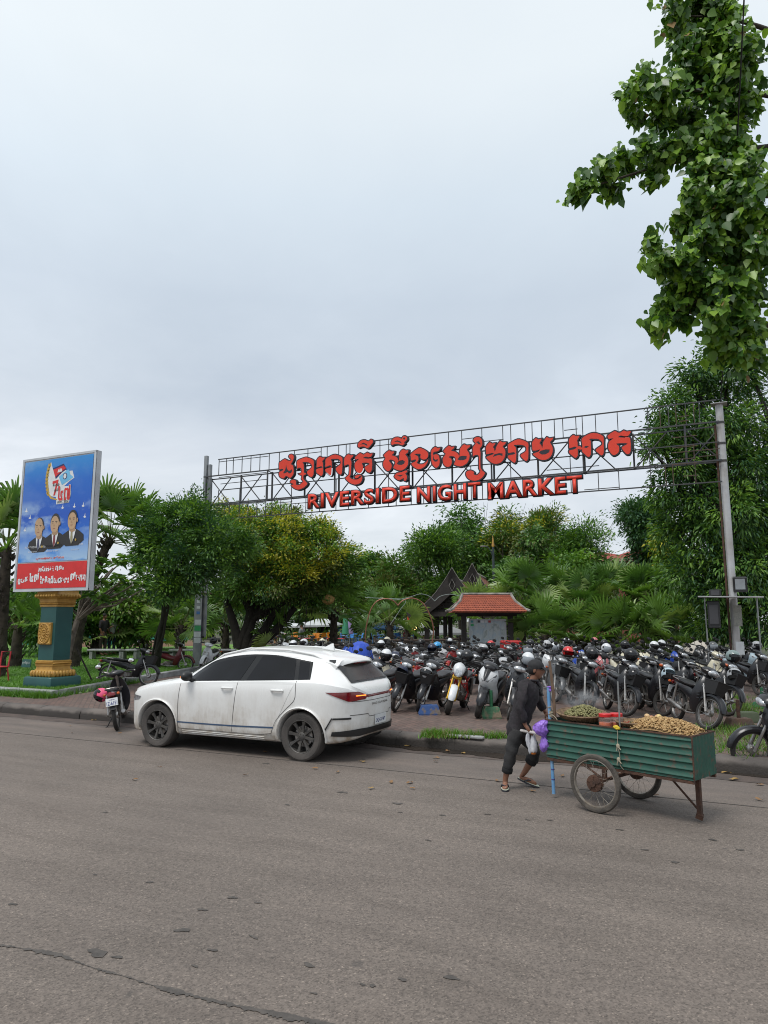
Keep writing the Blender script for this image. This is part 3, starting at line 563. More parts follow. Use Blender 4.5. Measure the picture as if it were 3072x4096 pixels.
# ---------------------------------------------------------------- motorbikes
PAINTS = {n: M('bike_' + n.replace(' ', '_'), c, .30, 0, c2, 3, coat=.15) for n, c, c2 in (('black', (.012, .012, .015), (.018, .018, .02)), ('dark blue', (.012, .018, .045), (.016, .022, .05)), ('white', (.68, .70, .72), (.60, .61, .62)), ('cream', (.62, .58, .44), (.52, .48, .36)), ('blue', (.015, .06, .42), (.02, .07, .34)), ('pink', (.55, .17, .18), (.46, .14, .15)), ('red', (.32, .012, .012), (.26, .012, .012)), ('grey', (.10, .105, .11), (.08, .085, .09)), ('silver', (.42, .43, .44), (.36, .37, .38)), ('pale blue', (.42, .54, .60), (.38, .48, .54)), ('maroon', (.13, .018, .022), (.1, .016, .02)))}
M_SEAT = M('vinyl_seat', (.016, .016, .017), .42, 0, (.026, .025, .025), 12); M_ENG = M('cast_engine', (.22, .21, .20), .45, .7, (.13, .11, .09), 14, .3, 60); M_LENS = M('lamp_lens', (.75, .77, .78), .08, .55, (.30, .31, .33), 18)
M_ORANGE = M('amber_lens', (.55, .10, .01), .2, 0, (.42, .07, .01), 9, coat=.4); M_GRIP = M('rubber', (.014, .014, .014), .75); M_MIRR = M('mirror_glass', (.80, .82, .84), .03, 1.0); M_GOLD = M('gold_anodised', (.50, .30, .03), .35, .6, (.44, .26, .03), 9); M_BASK = M('black_basket', (.016, .016, .017), .6)
M_FRED = M('red_frame', (.42, .014, .012), .3); M_RIMW = M('pale_rim', (.60, .56, .44), .4, 0, (.46, .42, .33), 8); M_TY2 = M('bike_tyre', (.022, .021, .020), .85, 0, (.045, .040, .036), 6)
H0 = Vector((.40, 0, .82)); AX = Vector((-math.sin(R(26)), 0, math.cos(R(26))))
def steer_mat(a): return Matrix.Translation(H0) @ Matrix.Rotation(a, 4, AX) @ Matrix.Translation(-H0)
def wheel_meshes(Rw, tw, kind, key):
    t = MB(); t.lathe([(Rw - .055, -tw * .32), (Rw - .035, -tw * .5), (Rw - .012, -tw * .40), (Rw, -tw * .14), (Rw, tw * .14), (Rw - .012, tw * .40), (Rw - .035, tw * .5), (Rw - .055, tw * .32)], 28, axis='y')
    r = MB(); q = Rw - .050; r.lathe([(q + .004, -tw * .30), (q - .012, -tw * .30), (q - .020, 0), (q - .012, tw * .30), (q + .004, tw * .30)], 28, axis='y')
    if kind == 'spoke':
        r.lathe([(.001, -.055), (.052, -.05), (.062, -.03), (.062, .03), (.052, .05), (.001, .055)], 16, axis='y', mi=1)
        for k in range(18):
            a = 2 * math.pi * k / 18; b = a + (.5 if k % 2 else -.5); r.tube([(.055 * math.cos(b), .03 * (-1) ** k, .055 * math.sin(b)), ((q - .01) * math.cos(a), 0, (q - .01) * math.sin(a))], .0028, 3, 1)
    else:
        r.lathe([(.001, -.05), (.05, -.05), (.05, .05), (.001, .05)], 14, axis='y', mi=1)
        for k in range(6):
            a = 2 * math.pi * k / 6; r.tube([(.04 * math.cos(a), 0, .04 * math.sin(a)), (q * .6 * math.cos(a), 0, q * .6 * math.sin(a)), ((q - .008) * math.cos(a + .1), 0, (q - .008) * math.sin(a + .1))], [.020, .013, .016], 6, flat=.8)
    return t.mesh('tyre_' + key), r.mesh('rim_' + key)
WM = {'spoke': wheel_meshes(.285, .075, 'spoke', 'spoke'), 'cast': wheel_meshes(.285, .08, 'cast', 'cast'), 'fat': wheel_meshes(.27, .115, 'cast', 'fat')}
for a, b in WM.values():
    for m_ in (a, b): m_.polygons.foreach_set('use_smooth', np.ones(len(m_.polygons), bool)); m_.set_sharp_from_angle(angle=R(35))
def add_wheel(nm, kind, x, par, rim, S=None):
    o = bpy.data.objects.new(nm, WM[kind][0]); COL.objects.link(o); o.parent = par; r_ = WM[kind][0].get('r', 0); z = .285 if kind != 'fat' else .27
    o.matrix_local = (S if S else Matrix()) @ Matrix.Translation((x, 0, z))
    if not WM[kind][0].materials: WM[kind][0].materials.append(M_TY2)
    if not WM[kind][1].materials: WM[kind][1].materials.append(M_STEEL); WM[kind][1].materials.append(M_STEEL)
    c = bpy.data.objects.new('rim', WM[kind][1]); COL.objects.link(c); c.parent = o
    c.material_slots[0].link = 'OBJECT'; c.material_slots[0].material = rim; return o
ME = {}
def shared(key, build, mats, smooth=42):
    if key not in ME:
        me = build().mesh(key); me.polygons.foreach_set('use_smooth', np.ones(len(me.polygons), bool)); me.set_sharp_from_angle(angle=R(smooth))
        for m_ in mats: me.materials.append(m_)
        ME[key] = me
    return ME[key]
def part(nm, key, build, mats, par, paint=None, S=None):
    o = bpy.data.objects.new(nm, shared(key, build, mats)); COL.objects.link(o); o.parent = par
    if S is not None: o.matrix_local = S
    if paint is not None: o.material_slots[0].link = 'OBJECT'; o.material_slots[0].material = paint
    return o
def sec_loft(mb, secs, mi=0, n=12):     # secs: (x, zlow, zhigh, halfwidth) -> rounded tube of changing section
    g = []
    for x, a, b, w in secs:
        c, h = (a + b) / 2, (b - a) / 2; g.append([Vector((x, w * math.copysign(abs(math.cos(t)) ** .7, math.cos(t)), c + h * math.copysign(abs(math.sin(t)) ** .7, math.sin(t)))) for t in (2 * math.pi * k / n + .01 for k in range(n))])
    return mb.loft(g, mi=mi)
def f_seat(): mb = MB(); return sec_loft(mb, [(.13, .685, .70, .03), (.10, .665, .725, .085), (-.05, .66, .735, .105), (-.20, .67, .745, .115), (-.32, .68, .775, .12), (-.50, .69, .785, .115), (-.64, .70, .785, .09), (-.68, .72, .775, .04)])
def f_body(): mb = MB(); sec_loft(mb, [(.34, .46, .70, .05), (.22, .40, .58, .06), (.10, .40, .60, .075), (-.05, .44, .67, .10), (-.25, .50, .69, .115), (-.45, .56, .71, .115), (-.65, .62, .73, .10), (-.80, .67, .74, .06), (-.84, .69, .73, .03)]); return mb
def f_shield():
    mb = MB(); g = []
    for z, x, w, sw in ((.90, .395, .07, .02), (.84, .43, .115, .05), (.74, .455, .165, .09), (.62, .455, .205, .13), (.50, .43, .215, .15), (.38, .38, .195, .15), (.28, .32, .15, .12), (.24, .29, .10, .08)):
        ring = [Vector((x + .02, 0, z)), Vector((x, w * .45, z)), Vector((x - sw * .45, w * .85, z)), Vector((x - sw, w, z)), Vector((x - sw - .012, w * .97, z)), Vector((x - sw * .45 - .03, w * .75, z)), Vector((x - .045, w * .4, z)), Vector((x - .035, 0, z))]
        g.append(ring + [Vector((p.x, -p.y, p.z)) for p in ring[-2:0:-1]])
    mb.loft(g); mb.tube([(.478, -.03, .80), (.50, 0, .76), (.478, .03, .80)], .012, 5)
    for k in range(3): mb.box((.425, .135, .60 - .05 * k), (.05, .05, .012), rot3(0, 0, .9)); mb.box((.425, -.135, .60 - .05 * k), (.05, .05, .012), rot3(0, 0, -.9))
    return mb
def f_engine():
    mb = MB(); mb.rbox((-.02, 0, .30), (.26, .20, .17), .04); mb.lathe([(.045, -.12), (.085, -.11), (.09, .0), (.085, .11), (.045, .12)], 14, (-.06, 0, .29), 'y')
    mb.tube([(.10, 0, .32), (.28, 0, .36)], .065, 10)
    for k in range(5): mb.rbox((.13 + .03 * k, 0, .328 + .006 * k), (.012, .15, .15), .01)
    mb.tube([(-.10, .06, .30), (-.60, .085, .285)], .022, 6); mb.tube([(-.10, -.06, .30), (-.60, -.085, .285)], .022, 6); mb.rbox((-.33, .10, .30), (.50, .03, .10), .02)
    mb.tube([(-.04, -.24, .235), (-.04, .24, .235)], .012, 6); return mb
def f_exhaust(): mb = MB(); mb.tube([(.27, -.02, .30), (.22, -.08, .22), (.02, -.12, .21), (-.15, -.13, .24)], .016, 8); mb.tube([(-.15, -.135, .24), (-.22, -.14, .252), (-.62, -.15, .33), (-.70, -.152, .345)], [.02, .043, .046, .034], 12); return mb
def f_rear():
    mb = MB(); P = []
    for k in range(9): a = R(62 + 100 * k / 8); P.append([Vector((-.60 + .325 * math.cos(a), y, .285 + .325 * math.sin(a) + .03)) for y in (-.055, -.03, .03, .055)])
    mb.loft(P, closed=False); mb.rbox((-.86, 0, .50), (.02, .10, .20), .008, rot3(0, .35)); 
    for s in (1, -1): mb.tube([(-.50, .12 * s, .66), (-.58, .125 * s, .31)], .022, 8, 1); mb.tube([(-.45, .11 * s, .74), (-.70, .12 * s, .78), (-.84, .06 * s, .80), (-.85, 0, .80)], .011, 6, 1)
    return mb
def f_tail(): mb = MB(); return mb.rbox((-.845, 0, .685), (.07, .15, .09), .025, rot3(0, .3)), mb.rbox((-.83, .12, .69), (.05, .05, .05), .015, None, 1), mb.rbox((-.83, -.12, .69), (.05, .05, .05), .015, None, 1), mb
def f_tail_(): return f_tail()[3]
def f_plate(): mb = MB(); return mb.rbox((-.895, 0, .555), (.008, .21, .145), .004, rot3(0, .28))
def f_fork(): mb = MB(); [mb.tube([(.415, .075 * s, .74), (.50, .075 * s, .55), (.615, .075 * s, .285)], [.022, .022, .027], 8) for s in (1, -1)]; mb.tube([(.30, 0, .98), (.42, 0, .70)], .03, 8); mb.rbox((.435, 0, .70), (.07, .19, .05), .015); mb.tube([(.62, -.09, .285), (.62, .09, .285)], .012, 6); return mb
def f_guard(a0=8, a1=148, w=.062, Rg=.318, cx_=.62, cz=.285):
    mb = MB(); P = []
    for k in range(15):
        a = R(a0 + (a1 - a0) * k / 14); c, s = math.cos(a), math.sin(a); f = 1 - .35 * (k == 0) - .2 * (k == 14)
        P.append([Vector((cx_ + (Rg + d) * c, y * f, cz + (Rg + d) * s)) for y, d in ((-w, -.045), (-w, -.01), (-w * .6, .012), (0, .018), (w * .6, .012), (w, -.01), (w, -.045), (w * .85, -.035), (0, .006), (-w * .85, -.035))])
    return mb.loft(P)
def f_bar():
    mb = MB()
    for s in (1, -1): mb.tube([(.33, .05 * s, .985), (.34, .16 * s, .995), (.30, .24 * s, 1.0)], .012, 8); mb.tube([(.305, .225 * s, 1.0), (.25, .345 * s, .985)], .018, 8); mb.tube([(.33, .20 * s, .985), (.31, .34 * s, .965)], .006, 5, 1); mb.ball((.25, .35 * s, .985), .02, 8, 6, 1)
    return mb
def f_cowl():
    mb = MB(); g = []
    for x, zc, h, w in ((.27, .985, .02, .06), (.30, .985, .055, .12), (.37, .98, .075, .16), (.45, .965, .075, .14), (.51, .945, .055, .105), (.525, .94, .03, .08)): g.append([Vector((x, w * math.cos(t), zc + h * math.sin(t))) for t in (2 * math.pi * k / 14 for k in range(14))])
    return mb.loft(g)
def f_lamp(): mb = MB(); mb.ball((.487, 0, .945), (.062, .118, .058), 14, 8, rot=rot3(0, -.5)); return mb
def f_sig(s): mb = MB(); return mb.ball((.445, .128 * s, .945), (.045, .032, .03), 10, 6)
def f_stem(s): mb = MB(); mb.tube([(.33, .17 * s, .99), (.335, .24 * s, 1.08), (.32, .285 * s, 1.15)], .006, 6); mb.ball((.318, .31 * s, 1.185), (.018, .062, .045), 14, 8); mb.ball((.302, .31 * s, 1.185), (.006, .054, .038), 14, 6, 1); return mb
def f_basket():
    mb = MB(); W, T = [], []
    for z, x0, x1, w in ((.60, .52, .72, .11), (.82, .50, .78, .155)): W.append([Vector((x0, -w, z)), Vector((x1, -w * .85, z)), Vector((x1, w * .85, z)), Vector((x0, w, z))])
    for z, x0, x1, w in ((.82, .506, .774, .149), (.61, .526, .714, .104)): W.append([Vector((x0, -w, z)), Vector((x1, -w * .85, z)), Vector((x1, w * .85, z)), Vector((x0, w, z))])
    mb.loft(W); mb.tube([(.50, -.155, .82), (.78, -.132, .82), (.78, .132, .82), (.50, .155, .82)], .008, 6, closed=True); mb.tube([(.40, .04, .70), (.55, .09, .60)], .008, 5, 1); mb.tube([(.40, -.04, .70), (.55, -.09, .60)], .008, 5, 1); return mb
def f_stand(): mb = MB(); mb.tube([(-.12, .10, .24), (-.16, .22, .055), (-.13, .25, .045)], [.012, .010, .014], 6); return mb
# scooter panels
def f_sc_front():
    mb = MB(); g = []
    for z, x, w, sw in ((.99, .37, .06, .03), (.93, .46, .13, .08), (.86, .54, .175, .14), (.77, .60, .20, .20), (.68, .60, .19, .22), (.60, .53, .17, .20), (.50, .44, .20, .16), (.36, .38, .20, .16), (.26, .33, .15, .12)):
        ring = [Vector((x + .03, 0, z)), Vector((x, w * .45, z)), Vector((x - sw * .5, w * .85, z + .01)), Vector((x - sw, w, z + .02)), Vector((x - sw - .02, w * .95, z + .02)), Vector((x - sw * .5 - .06, w * .7, z)), Vector((x - .09, w * .35, z)), Vector((x - .08, 0, z))]
        g.append(ring + [Vector((p.x, -p.y, p.z)) for p in ring[-2:0:-1]])
    return mb.loft(g)
def f_sc_lamp():
    mb = MB()
    for s in (1, -1): mb.add([(.635, .02 * s, .70), (.60, .09 * s, .745), (.50, .175 * s, .85), (.475, .185 * s, .83), (.555, .125 * s, .72), (.612, .06 * s, .68), (.60, .02 * s, .69), (.58, .09 * s, .735), (.46, .17 * s, .84)], [(0, 1, 2, 3, 4, 5), (0, 6, 7, 1), (1, 7, 8, 2)])
    return mb
def f_sc_beak(): mb = MB(); g = [[Vector((x, y * w, z + d)) for y, d in ((-1, -.02), (-.5, .015), (0, .028), (.5, .015), (1, -.02), (0, -.03))] for x, z, w in ((.47, .955, .07), (.56, .88, .055), (.63, .80, .04), (.675, .73, .012))]; return mb.loft(g)
def f_sc_body(): mb = MB(); sec_loft(mb, [(.30, .24, .34, .14), (.05, .24, .34, .15), (-.02, .28, .55, .14), (-.20, .34, .69, .15), (-.45, .45, .73, .145), (-.65, .55, .75, .12), (-.82, .65, .76, .06), (-.86, .69, .74, .03)]); return mb
def f_sc_seat(): mb = MB(); return sec_loft(mb, [(.08, .68, .71, .06), (.02, .67, .755, .12), (-.25, .68, .775, .14), (-.34, .70, .80, .135), (-.60, .72, .815, .11), (-.66, .74, .80, .05)])
def f_sc_eng(): mb = MB(); mb.rbox((-.42, .08, .28), (.42, .10, .17), .05); mb.tube([(-.30, -.10, .24), (-.70, -.13, .35)], [.03, .055], 12, 1); mb.tube([(-.52, .10, .62), (-.60, .10, .30)], .024, 8, 1); return mb
# small sport bike
def f_sp_frame():
    mb = MB()
    for s in (1, -1):
        mb.tube([(.36, .03 * s, .80), (.18, .10 * s, .74), (-.05, .11 * s, .62), (-.18, .10 * s, .42)], .019, 7); mb.tube([(.34, .04 * s, .68), (.12, .11 * s, .50), (-.05, .11 * s, .62)], .015, 7); mb.tube([(-.05, .11 * s, .62), (-.40, .09 * s, .72), (-.78, .05 * s, .80)], .015, 7)
        mb.tube([(.38, .10 * s, .60), (.24, .17 * s, .62), (.08, .19 * s, .42), (.12, .17 * s, .28)], .016, 7)
    return mb
def f_sp_tank(): mb = MB(); return sec_loft(mb, [(.34, .76, .86, .07), (.24, .72, .92, .12), (.10, .68, .92, .13), (-.04, .66, .82, .10), (-.12, .66, .76, .07)])
def f_sp_mask(): mb = MB(); g = [[Vector((x, w * math.cos(t), z + h * math.sin(t))) for t in (2 * math.pi * k / 12 for k in range(12))] for x, z, w, h in ((.40, .92, .08, .10), (.48, .90, .125, .12), (.56, .85, .105, .11), (.60, .83, .07, .07))]; return mb.loft(g)
def f_sp_lens(): mb = MB(); return mb.prism([(-.07, .0), (0, -.07), (.07, 0), (.055, .07), (-.055, .07)], .0, .03, lambda u, v, d: Vector((.585 + d - .25 * (v), u, .825 + v)))
def make_bike(kind='underbone', paint='black', steer=.25, basket=False, wheel='spoke', mirrors=True, detail=True, guard=None, signals=False, rim=None, lean=R(11)):
    P = PAINTS[paint]; r = empty('motorbike', rx=0); S = steer_mat(steer); rim = rim or (M_STEEL if wheel == 'spoke' else M_RIM)
    if kind == 'underbone':
        add_wheel('front_wheel', wheel, .62, r, rim, S); part('fork', 'ub_fork', f_fork, [M_STEEL], r, S=S); part('front_mudguard', 'ub_guard', f_guard, [P], r, PAINTS[guard or paint], S)
        part('headlight_cowl', 'ub_cowl', f_cowl, [P], r, PAINTS['black' if paint in ('maroon', 'red') else paint], S); part('headlight', 'ub_lamp', f_lamp, [M_LENS], r, S=S); part('handlebar', 'ub_bar', f_bar, [M_GRIP, M_STEEL], r, S=S)
        if signals: [part('turn_signal', 'ub_sig%d' % s_, lambda: f_sig(s_), [M_ORANGE], r, S=S) for s_ in (1, -1)]
        part('leg_shield', 'ub_shield', f_shield, [P], r, P); part('seat', 'ub_seat', f_seat, [M_SEAT], r); part('body', 'ub_body', f_body, [P], r, P)
    elif kind == 'scooter':
        wheel = 'fat' if wheel == 'spoke' else wheel; add_wheel('front_wheel', wheel, .62, r, M_RIM, S); part('fork', 'ub_fork', f_fork, [M_STEEL], r, M_BLK, S); part('front_mudguard', 'sc_guard', lambda: f_guard(2, 165, .075, .305, .62, .27), [P], r, PAINTS[guard or 'black'], S)
        part('front_panel', 'sc_front', f_sc_front, [P], r, P); part('headlight', 'sc_lamp', f_sc_lamp, [M_LENS], r); part('beak', 'sc_beak', f_sc_beak, [P], r, PAINTS['black'] if detail else P); part('handlebar', 'ub_bar', f_bar, [M_GRIP, M_STEEL], r, S=S); part('headlight_cowl', 'ub_cowl', f_cowl, [P], r, PAINTS['black'], S)
        part('seat', 'sc_seat', f_sc_seat, [M_SEAT], r); part('body', 'sc_body', f_sc_body, [P], r, PAINTS['black'] if paint == 'white' else P)
    else:
        add_wheel('front_wheel', 'fat', .62, r, M_RIM, S); part('fork', 'sp_fork', f_fork, [M_GOLD], r, S=S); part('front_mudguard', 'sp_guard', lambda: f_guard(10, 140, .07, .31, .62, .27), [P], r, PAINTS['white'], S); part('headlight_cowl', 'sp_mask', f_sp_mask, [P], r, PAINTS['white'], S)
        part('headlight', 'sp_lens', f_sp_lens, [M_LENS], r, S=S); part('handlebar', 'ub_bar', f_bar, [M_GRIP, M_STEEL], r, S=S); part('frame', 'sp_frame', f_sp_frame, [M_FRED], r); part('fuel_tank', 'sp_tank', f_sp_tank, [PAINTS['black']], r); part('seat', 'ub_seat', f_seat, [M_SEAT], r)
    for s in ((1, -1) if mirrors else ()): part('mirror', 'stem%d' % s, lambda: f_stem(s), [M_GRIP, M_MIRR], r, S=S)
    if basket: part('basket', 'ub_basket', f_basket, [M_BASK, M_STEEL], r, S=S)
    add_wheel('rear_wheel', 'fat' if kind != 'underbone' else wheel, -.60, r, M_RIM if kind != 'underbone' else rim)
    if detail:
        if kind == 'scooter': part('engine', 'sc_eng', f_sc_eng, [M_BLK, M_STEEL], r)
        else: part('engine', 'ub_eng', f_engine, [M_ENG], r); part('exhaust', 'ub_exh', f_exhaust, [M_STEEL], r)
        part('kickstand', 'ub_stand', f_stand, [M_BLK], r)
        part('rear_mudguard', 'ub_rear', f_rear, [M_BLK, M_STEEL], r); part('tail_light', 'ub_tail', f_tail_, [M_REDL, M_ORANGE], r); part('number_plate', 'ub_plate', f_plate, [M_WPL], r)
    r.rotation_mode = 'XYZ'; r['lean'] = lean; return r
def place(r, x, y, heading, z=PZ, lean=None):
    lean = r['lean'] if lean is None else lean; r.rotation_euler = (-lean, 0, heading); r.location = (x, y, z); del r['lean']; return r
# ---------------------------------------------------------------- helmets
HM = {}
def hm_shell(full):
    mb = MB(); n = 28; m = 14; P = []
    for i in range(m + 1):
        t = R(-62 + 152 * i / m); g = []
        for j in range(n):
            a = 2 * math.pi * j / n; g.append(Vector((.145 * math.cos(t) * math.cos(a), .122 * math.cos(t) * math.sin(a), .132 * math.sin(t))))
        P.append(g)
    V = [p for g in P for p in g]; F = []
    for i in range(m):
        for j in range(n):
            c = (P[i][j] + P[i + 1][(j + 1) % n]) / 2; ang = abs(math.atan2(c.y, c.x))
            if c.x > .02 and ang < 1.15 and (-.075 if full else -.2) < c.z < .035: continue
            F.append((i * n + j, i * n + (j + 1) % n, (i + 1) * n + (j + 1) % n, (i + 1) * n + j))
    return mb.add(V, F)
def hm_visor(full):
    mb = MB(); mb.grid(6, 12, lambda u, v: (lambda t, a: Vector((.153 * math.cos(t) * math.cos(a), .130 * math.cos(t) * math.sin(a), .136 * math.sin(t))))(R((-38 if full else -45) + (60 if full else 68) * u), R(-68 + 136 * v))); return mb
def hm_trim():
    mb = MB()
    for s in (1, -1): mb.ball((.03, .122 * s, .01), (.03, .012, .03), 10, 6)
    mb.lathe([(.055, -.118), (.07, -.116)], 20); mb.lathe([(.001, -.06), (.115, -.075), (.07, -.118)], 20); return mb
VIS = {'smoke': M('smoked_visor', (.012, .012, .014), .06), 'clear': M('clear_visor', (.30, .33, .36), .05), 'none': None}
def make_helmet(paint, full=False, visor='smoke'):
    r = empty('helmet'); P = PAINTS.get(paint) or M('helmet_' + paint.replace(' ', '_'), {'sky blue': (.03, .30, .62), 'hot pink': (.80, .08, .20), 'grey green': (.22, .29, .28), 'scarlet': (.60, .015, .015)}[paint], .25, coat=.5)
    part('shell', 'hm_shell%d' % full, lambda: hm_shell(full), [P], r, P)
    if VIS[visor]: part('visor', 'hm_visor%d' % full, lambda: hm_visor(full), [VIS['smoke']], r, VIS[visor])
    part('padding', 'hm_trim', hm_trim, [M_GRIP], r); return r
# ---------------------------------------------------------------- the motorbike park
ORD = 'first second third fourth fifth sixth seventh eighth ninth tenth eleventh twelfth thirteenth fourteenth fifteenth sixteenth seventeenth eighteenth nineteenth twentieth'.split()
BIKES = []                               # (root, x, y, description, fixed label or None)
qb = random.Random(21)
GRP = 'motorbikes parked on the brick plaza'
def put(r, x, y, hd, desc, label=None, lean=None, z=PZ, group=GRP):
    place(r, x, y, hd, z, lean); BIKES.append((r, x, y, desc, label)); tag(r, None, 'motorbike', group); return r
def by_wheel(r, px, py, hd, desc, label=None, z=PZ, group=GRP, front=True, lean=None):   # stand it with its front (or rear) wheel on that ground spot
    p = gp(px, py, z); k = -.62 if front else .60; return put(r, p.x + k * math.cos(hd), p.y + k * math.sin(hd), hd, desc, label, lean, z, group)
K = 3072 / 1659
HEL = []
def helmet(paint, full, visor, label, loc, rz, tilt=(0, 0)):
    h = make_helmet(paint, full, visor); h.location = loc; h.rotation_euler = (tilt[0], tilt[1], rz); tag(h, label, 'helmet', 'helmets left on the motorbikes'); HEL.append(h); return h
def on_bike(r, loc, paint, full, visor, label, turn=0.0, tilt=(-.15, .1)):
    bpy.context.view_layer.update(); w = r.matrix_world @ Vector(loc); return helmet(paint, full, visor, label, w, r.rotation_euler.z + turn, tilt)
LEFT = R(-90); RIGHT = R(-64)
# nearest line, from the car to the man
b = by_wheel(make_bike(paint='black', basket=True, steer=.2), 1462, 2842, LEFT, '', 'black motorbike with white helmet in its basket, half hidden behind the white car'); on_bike(b, (.62, 0, .80), 'white', True, 'smoke', 'white helmet lying in the basket beside the rear of the white car', .5, (-.3, -.5)); on_bike(b, (.30, .10, 1.15), 'white', False, 'smoke', 'white open helmet with smoked visor above the white car tailgate', .3)
b = by_wheel(make_bike(paint='black', basket=True, steer=.15, signals=True), 1582, 2848, LEFT, '', 'black motorbike with orange indicators and navy helmet in its basket'); on_bike(b, (.62, 0, .81), 'dark blue', False, 'none', 'navy helmet sunk in the basket of the bike with orange indicators', .4, (-.5, -.3))
b = by_wheel(make_bike(paint='black', basket=True, steer=.18), 1680, 2852, LEFT, '', 'black motorbike with red and white helmet in its basket, by the blue block'); on_bike(b, (.64, 0, .79), 'silver', True, 'smoke', 'pale full face helmet filling the basket above the blue block', .3, (-.3, -.4))
b = by_wheel(make_bike('sport', 'black', steer=.25), 1795, 2858, R(-84), '', 'small sport motorbike with gold forks, white front mudguard and red frame'); on_bike(b, (.34, .10, 1.16), 'black', True, 'smoke', 'matt black full face helmet with bronze visor above the gold-forked bike', .5)
by_wheel(make_bike('scooter', 'white', steer=.2), 1915, 2872, R(-88), '', 'white and black scooter with a sharp beak, front wheel by the green block')
b = by_wheel(make_bike(paint='black', steer=.15, wheel='cast', rim=M_BLK), 2038, 2882, R(-80), '', 'black motorbike with black cast wheels, closest behind the cart man'); on_bike(b, (.33, .13, 1.15), 'white', False, 'clear', 'white helmet with tinted visor, close behind the cart man', .3)
# right-hand group behind the cart
b = by_wheel(make_bike(paint='grey', basket=True, steer=.3), 2222, 2812, R(-70), '', 'grey motorbike with black basket seen through the steam by the pole'); on_bike(b, (.30, .15, 1.16), 'scarlet', False, 'none', 'bright red helmet over the steam beside the brown pole', .3)
b = by_wheel(make_bike(paint='black', wheel='cast', steer=.32), 2345, 2845, RIGHT, '', 'black motorbike with cream cast wheels behind the olive peanut basket'); on_bike(b, (.28, .05, 1.17), 'black', True, 'smoke', 'black full face helmet behind the olive peanut basket', .4)
b = by_wheel(make_bike(paint='black', basket=True, steer=.35), 2508, 2868, RIGHT, '', 'black motorbike with black helmet in its basket, behind the steel rod of the cart'); on_bike(b, (.63, 0, .80), 'black', True, 'smoke', 'scuffed black helmet in a basket behind the steel rod', .2, (-.4, -.4)); on_bike(b, (.25, .04, 1.18), 'black', False, 'smoke', 'glossy black helmet with broad smoked visor above the basket bike', .3)
b = by_wheel(make_bike(paint='black', basket=True, steer=.35, wheel='cast', signals=True, lean=R(9)), 2655, 2868, R(-62), '', 'older black motorbike with orange indicators and cream rims, alone in its gap'); on_bike(b, (.64, 0, .81), 'pale blue', False, 'none', 'pale blue helmet in the basket of the older bike', .4, (-.5, -.4))
by_wheel(make_bike(paint='black', basket=True, steer=.35), 2832, 2922, R(-63), '', 'black motorbike with large black basket directly behind the front end of the cart')
b = by_wheel(make_bike(paint='black', basket=True, steer=.35, wheel='cast', signals=True), 2915, 2866, R(-62), '', 'black motorbike with cream cast wheel and silver helmet in its basket'); on_bike(b, (.64, 0, .80), 'silver', False, 'none', 'silver helmet in a basket just in front of the steel pole', .3, (-.5, -.4)); on_bike(b, (.30, .12, 1.16), 'grey green', False, 'smoke', 'grey green helmet with smoked visor beside the steel pole', .4)
by_wheel(make_bike(paint='black', steer=.3), 2745, 2846, R(-66), '', 'plain black motorbike without basket, second from the steel pole')
b = by_wheel(make_bike('scooter', 'cream', steer=.2), 2592, 2752, R(-75), '', 'cream scooter with beaked front standing alone in the aisle'); on_bike(b, (.30, .06, 1.16), 'white', False, 'smoke', 'plain white helmet on the cream scooter', .3)
by_wheel(make_bike('scooter', 'blue', steer=.2, guard='white'), 2705, 2738, R(-70), '', 'bright blue scooter beside the cream scooter')
b = by_wheel(make_bike('scooter', 'pale blue', steer=.35, guard='pale blue'), 3035, 2752, R(-50), '', 'pale blue scooter with wide front at the edge past the steel pole'); on_bike(b, (.28, .12, 1.17), 'silver', False, 'smoke', 'light grey helmet on the pale blue scooter', .2)
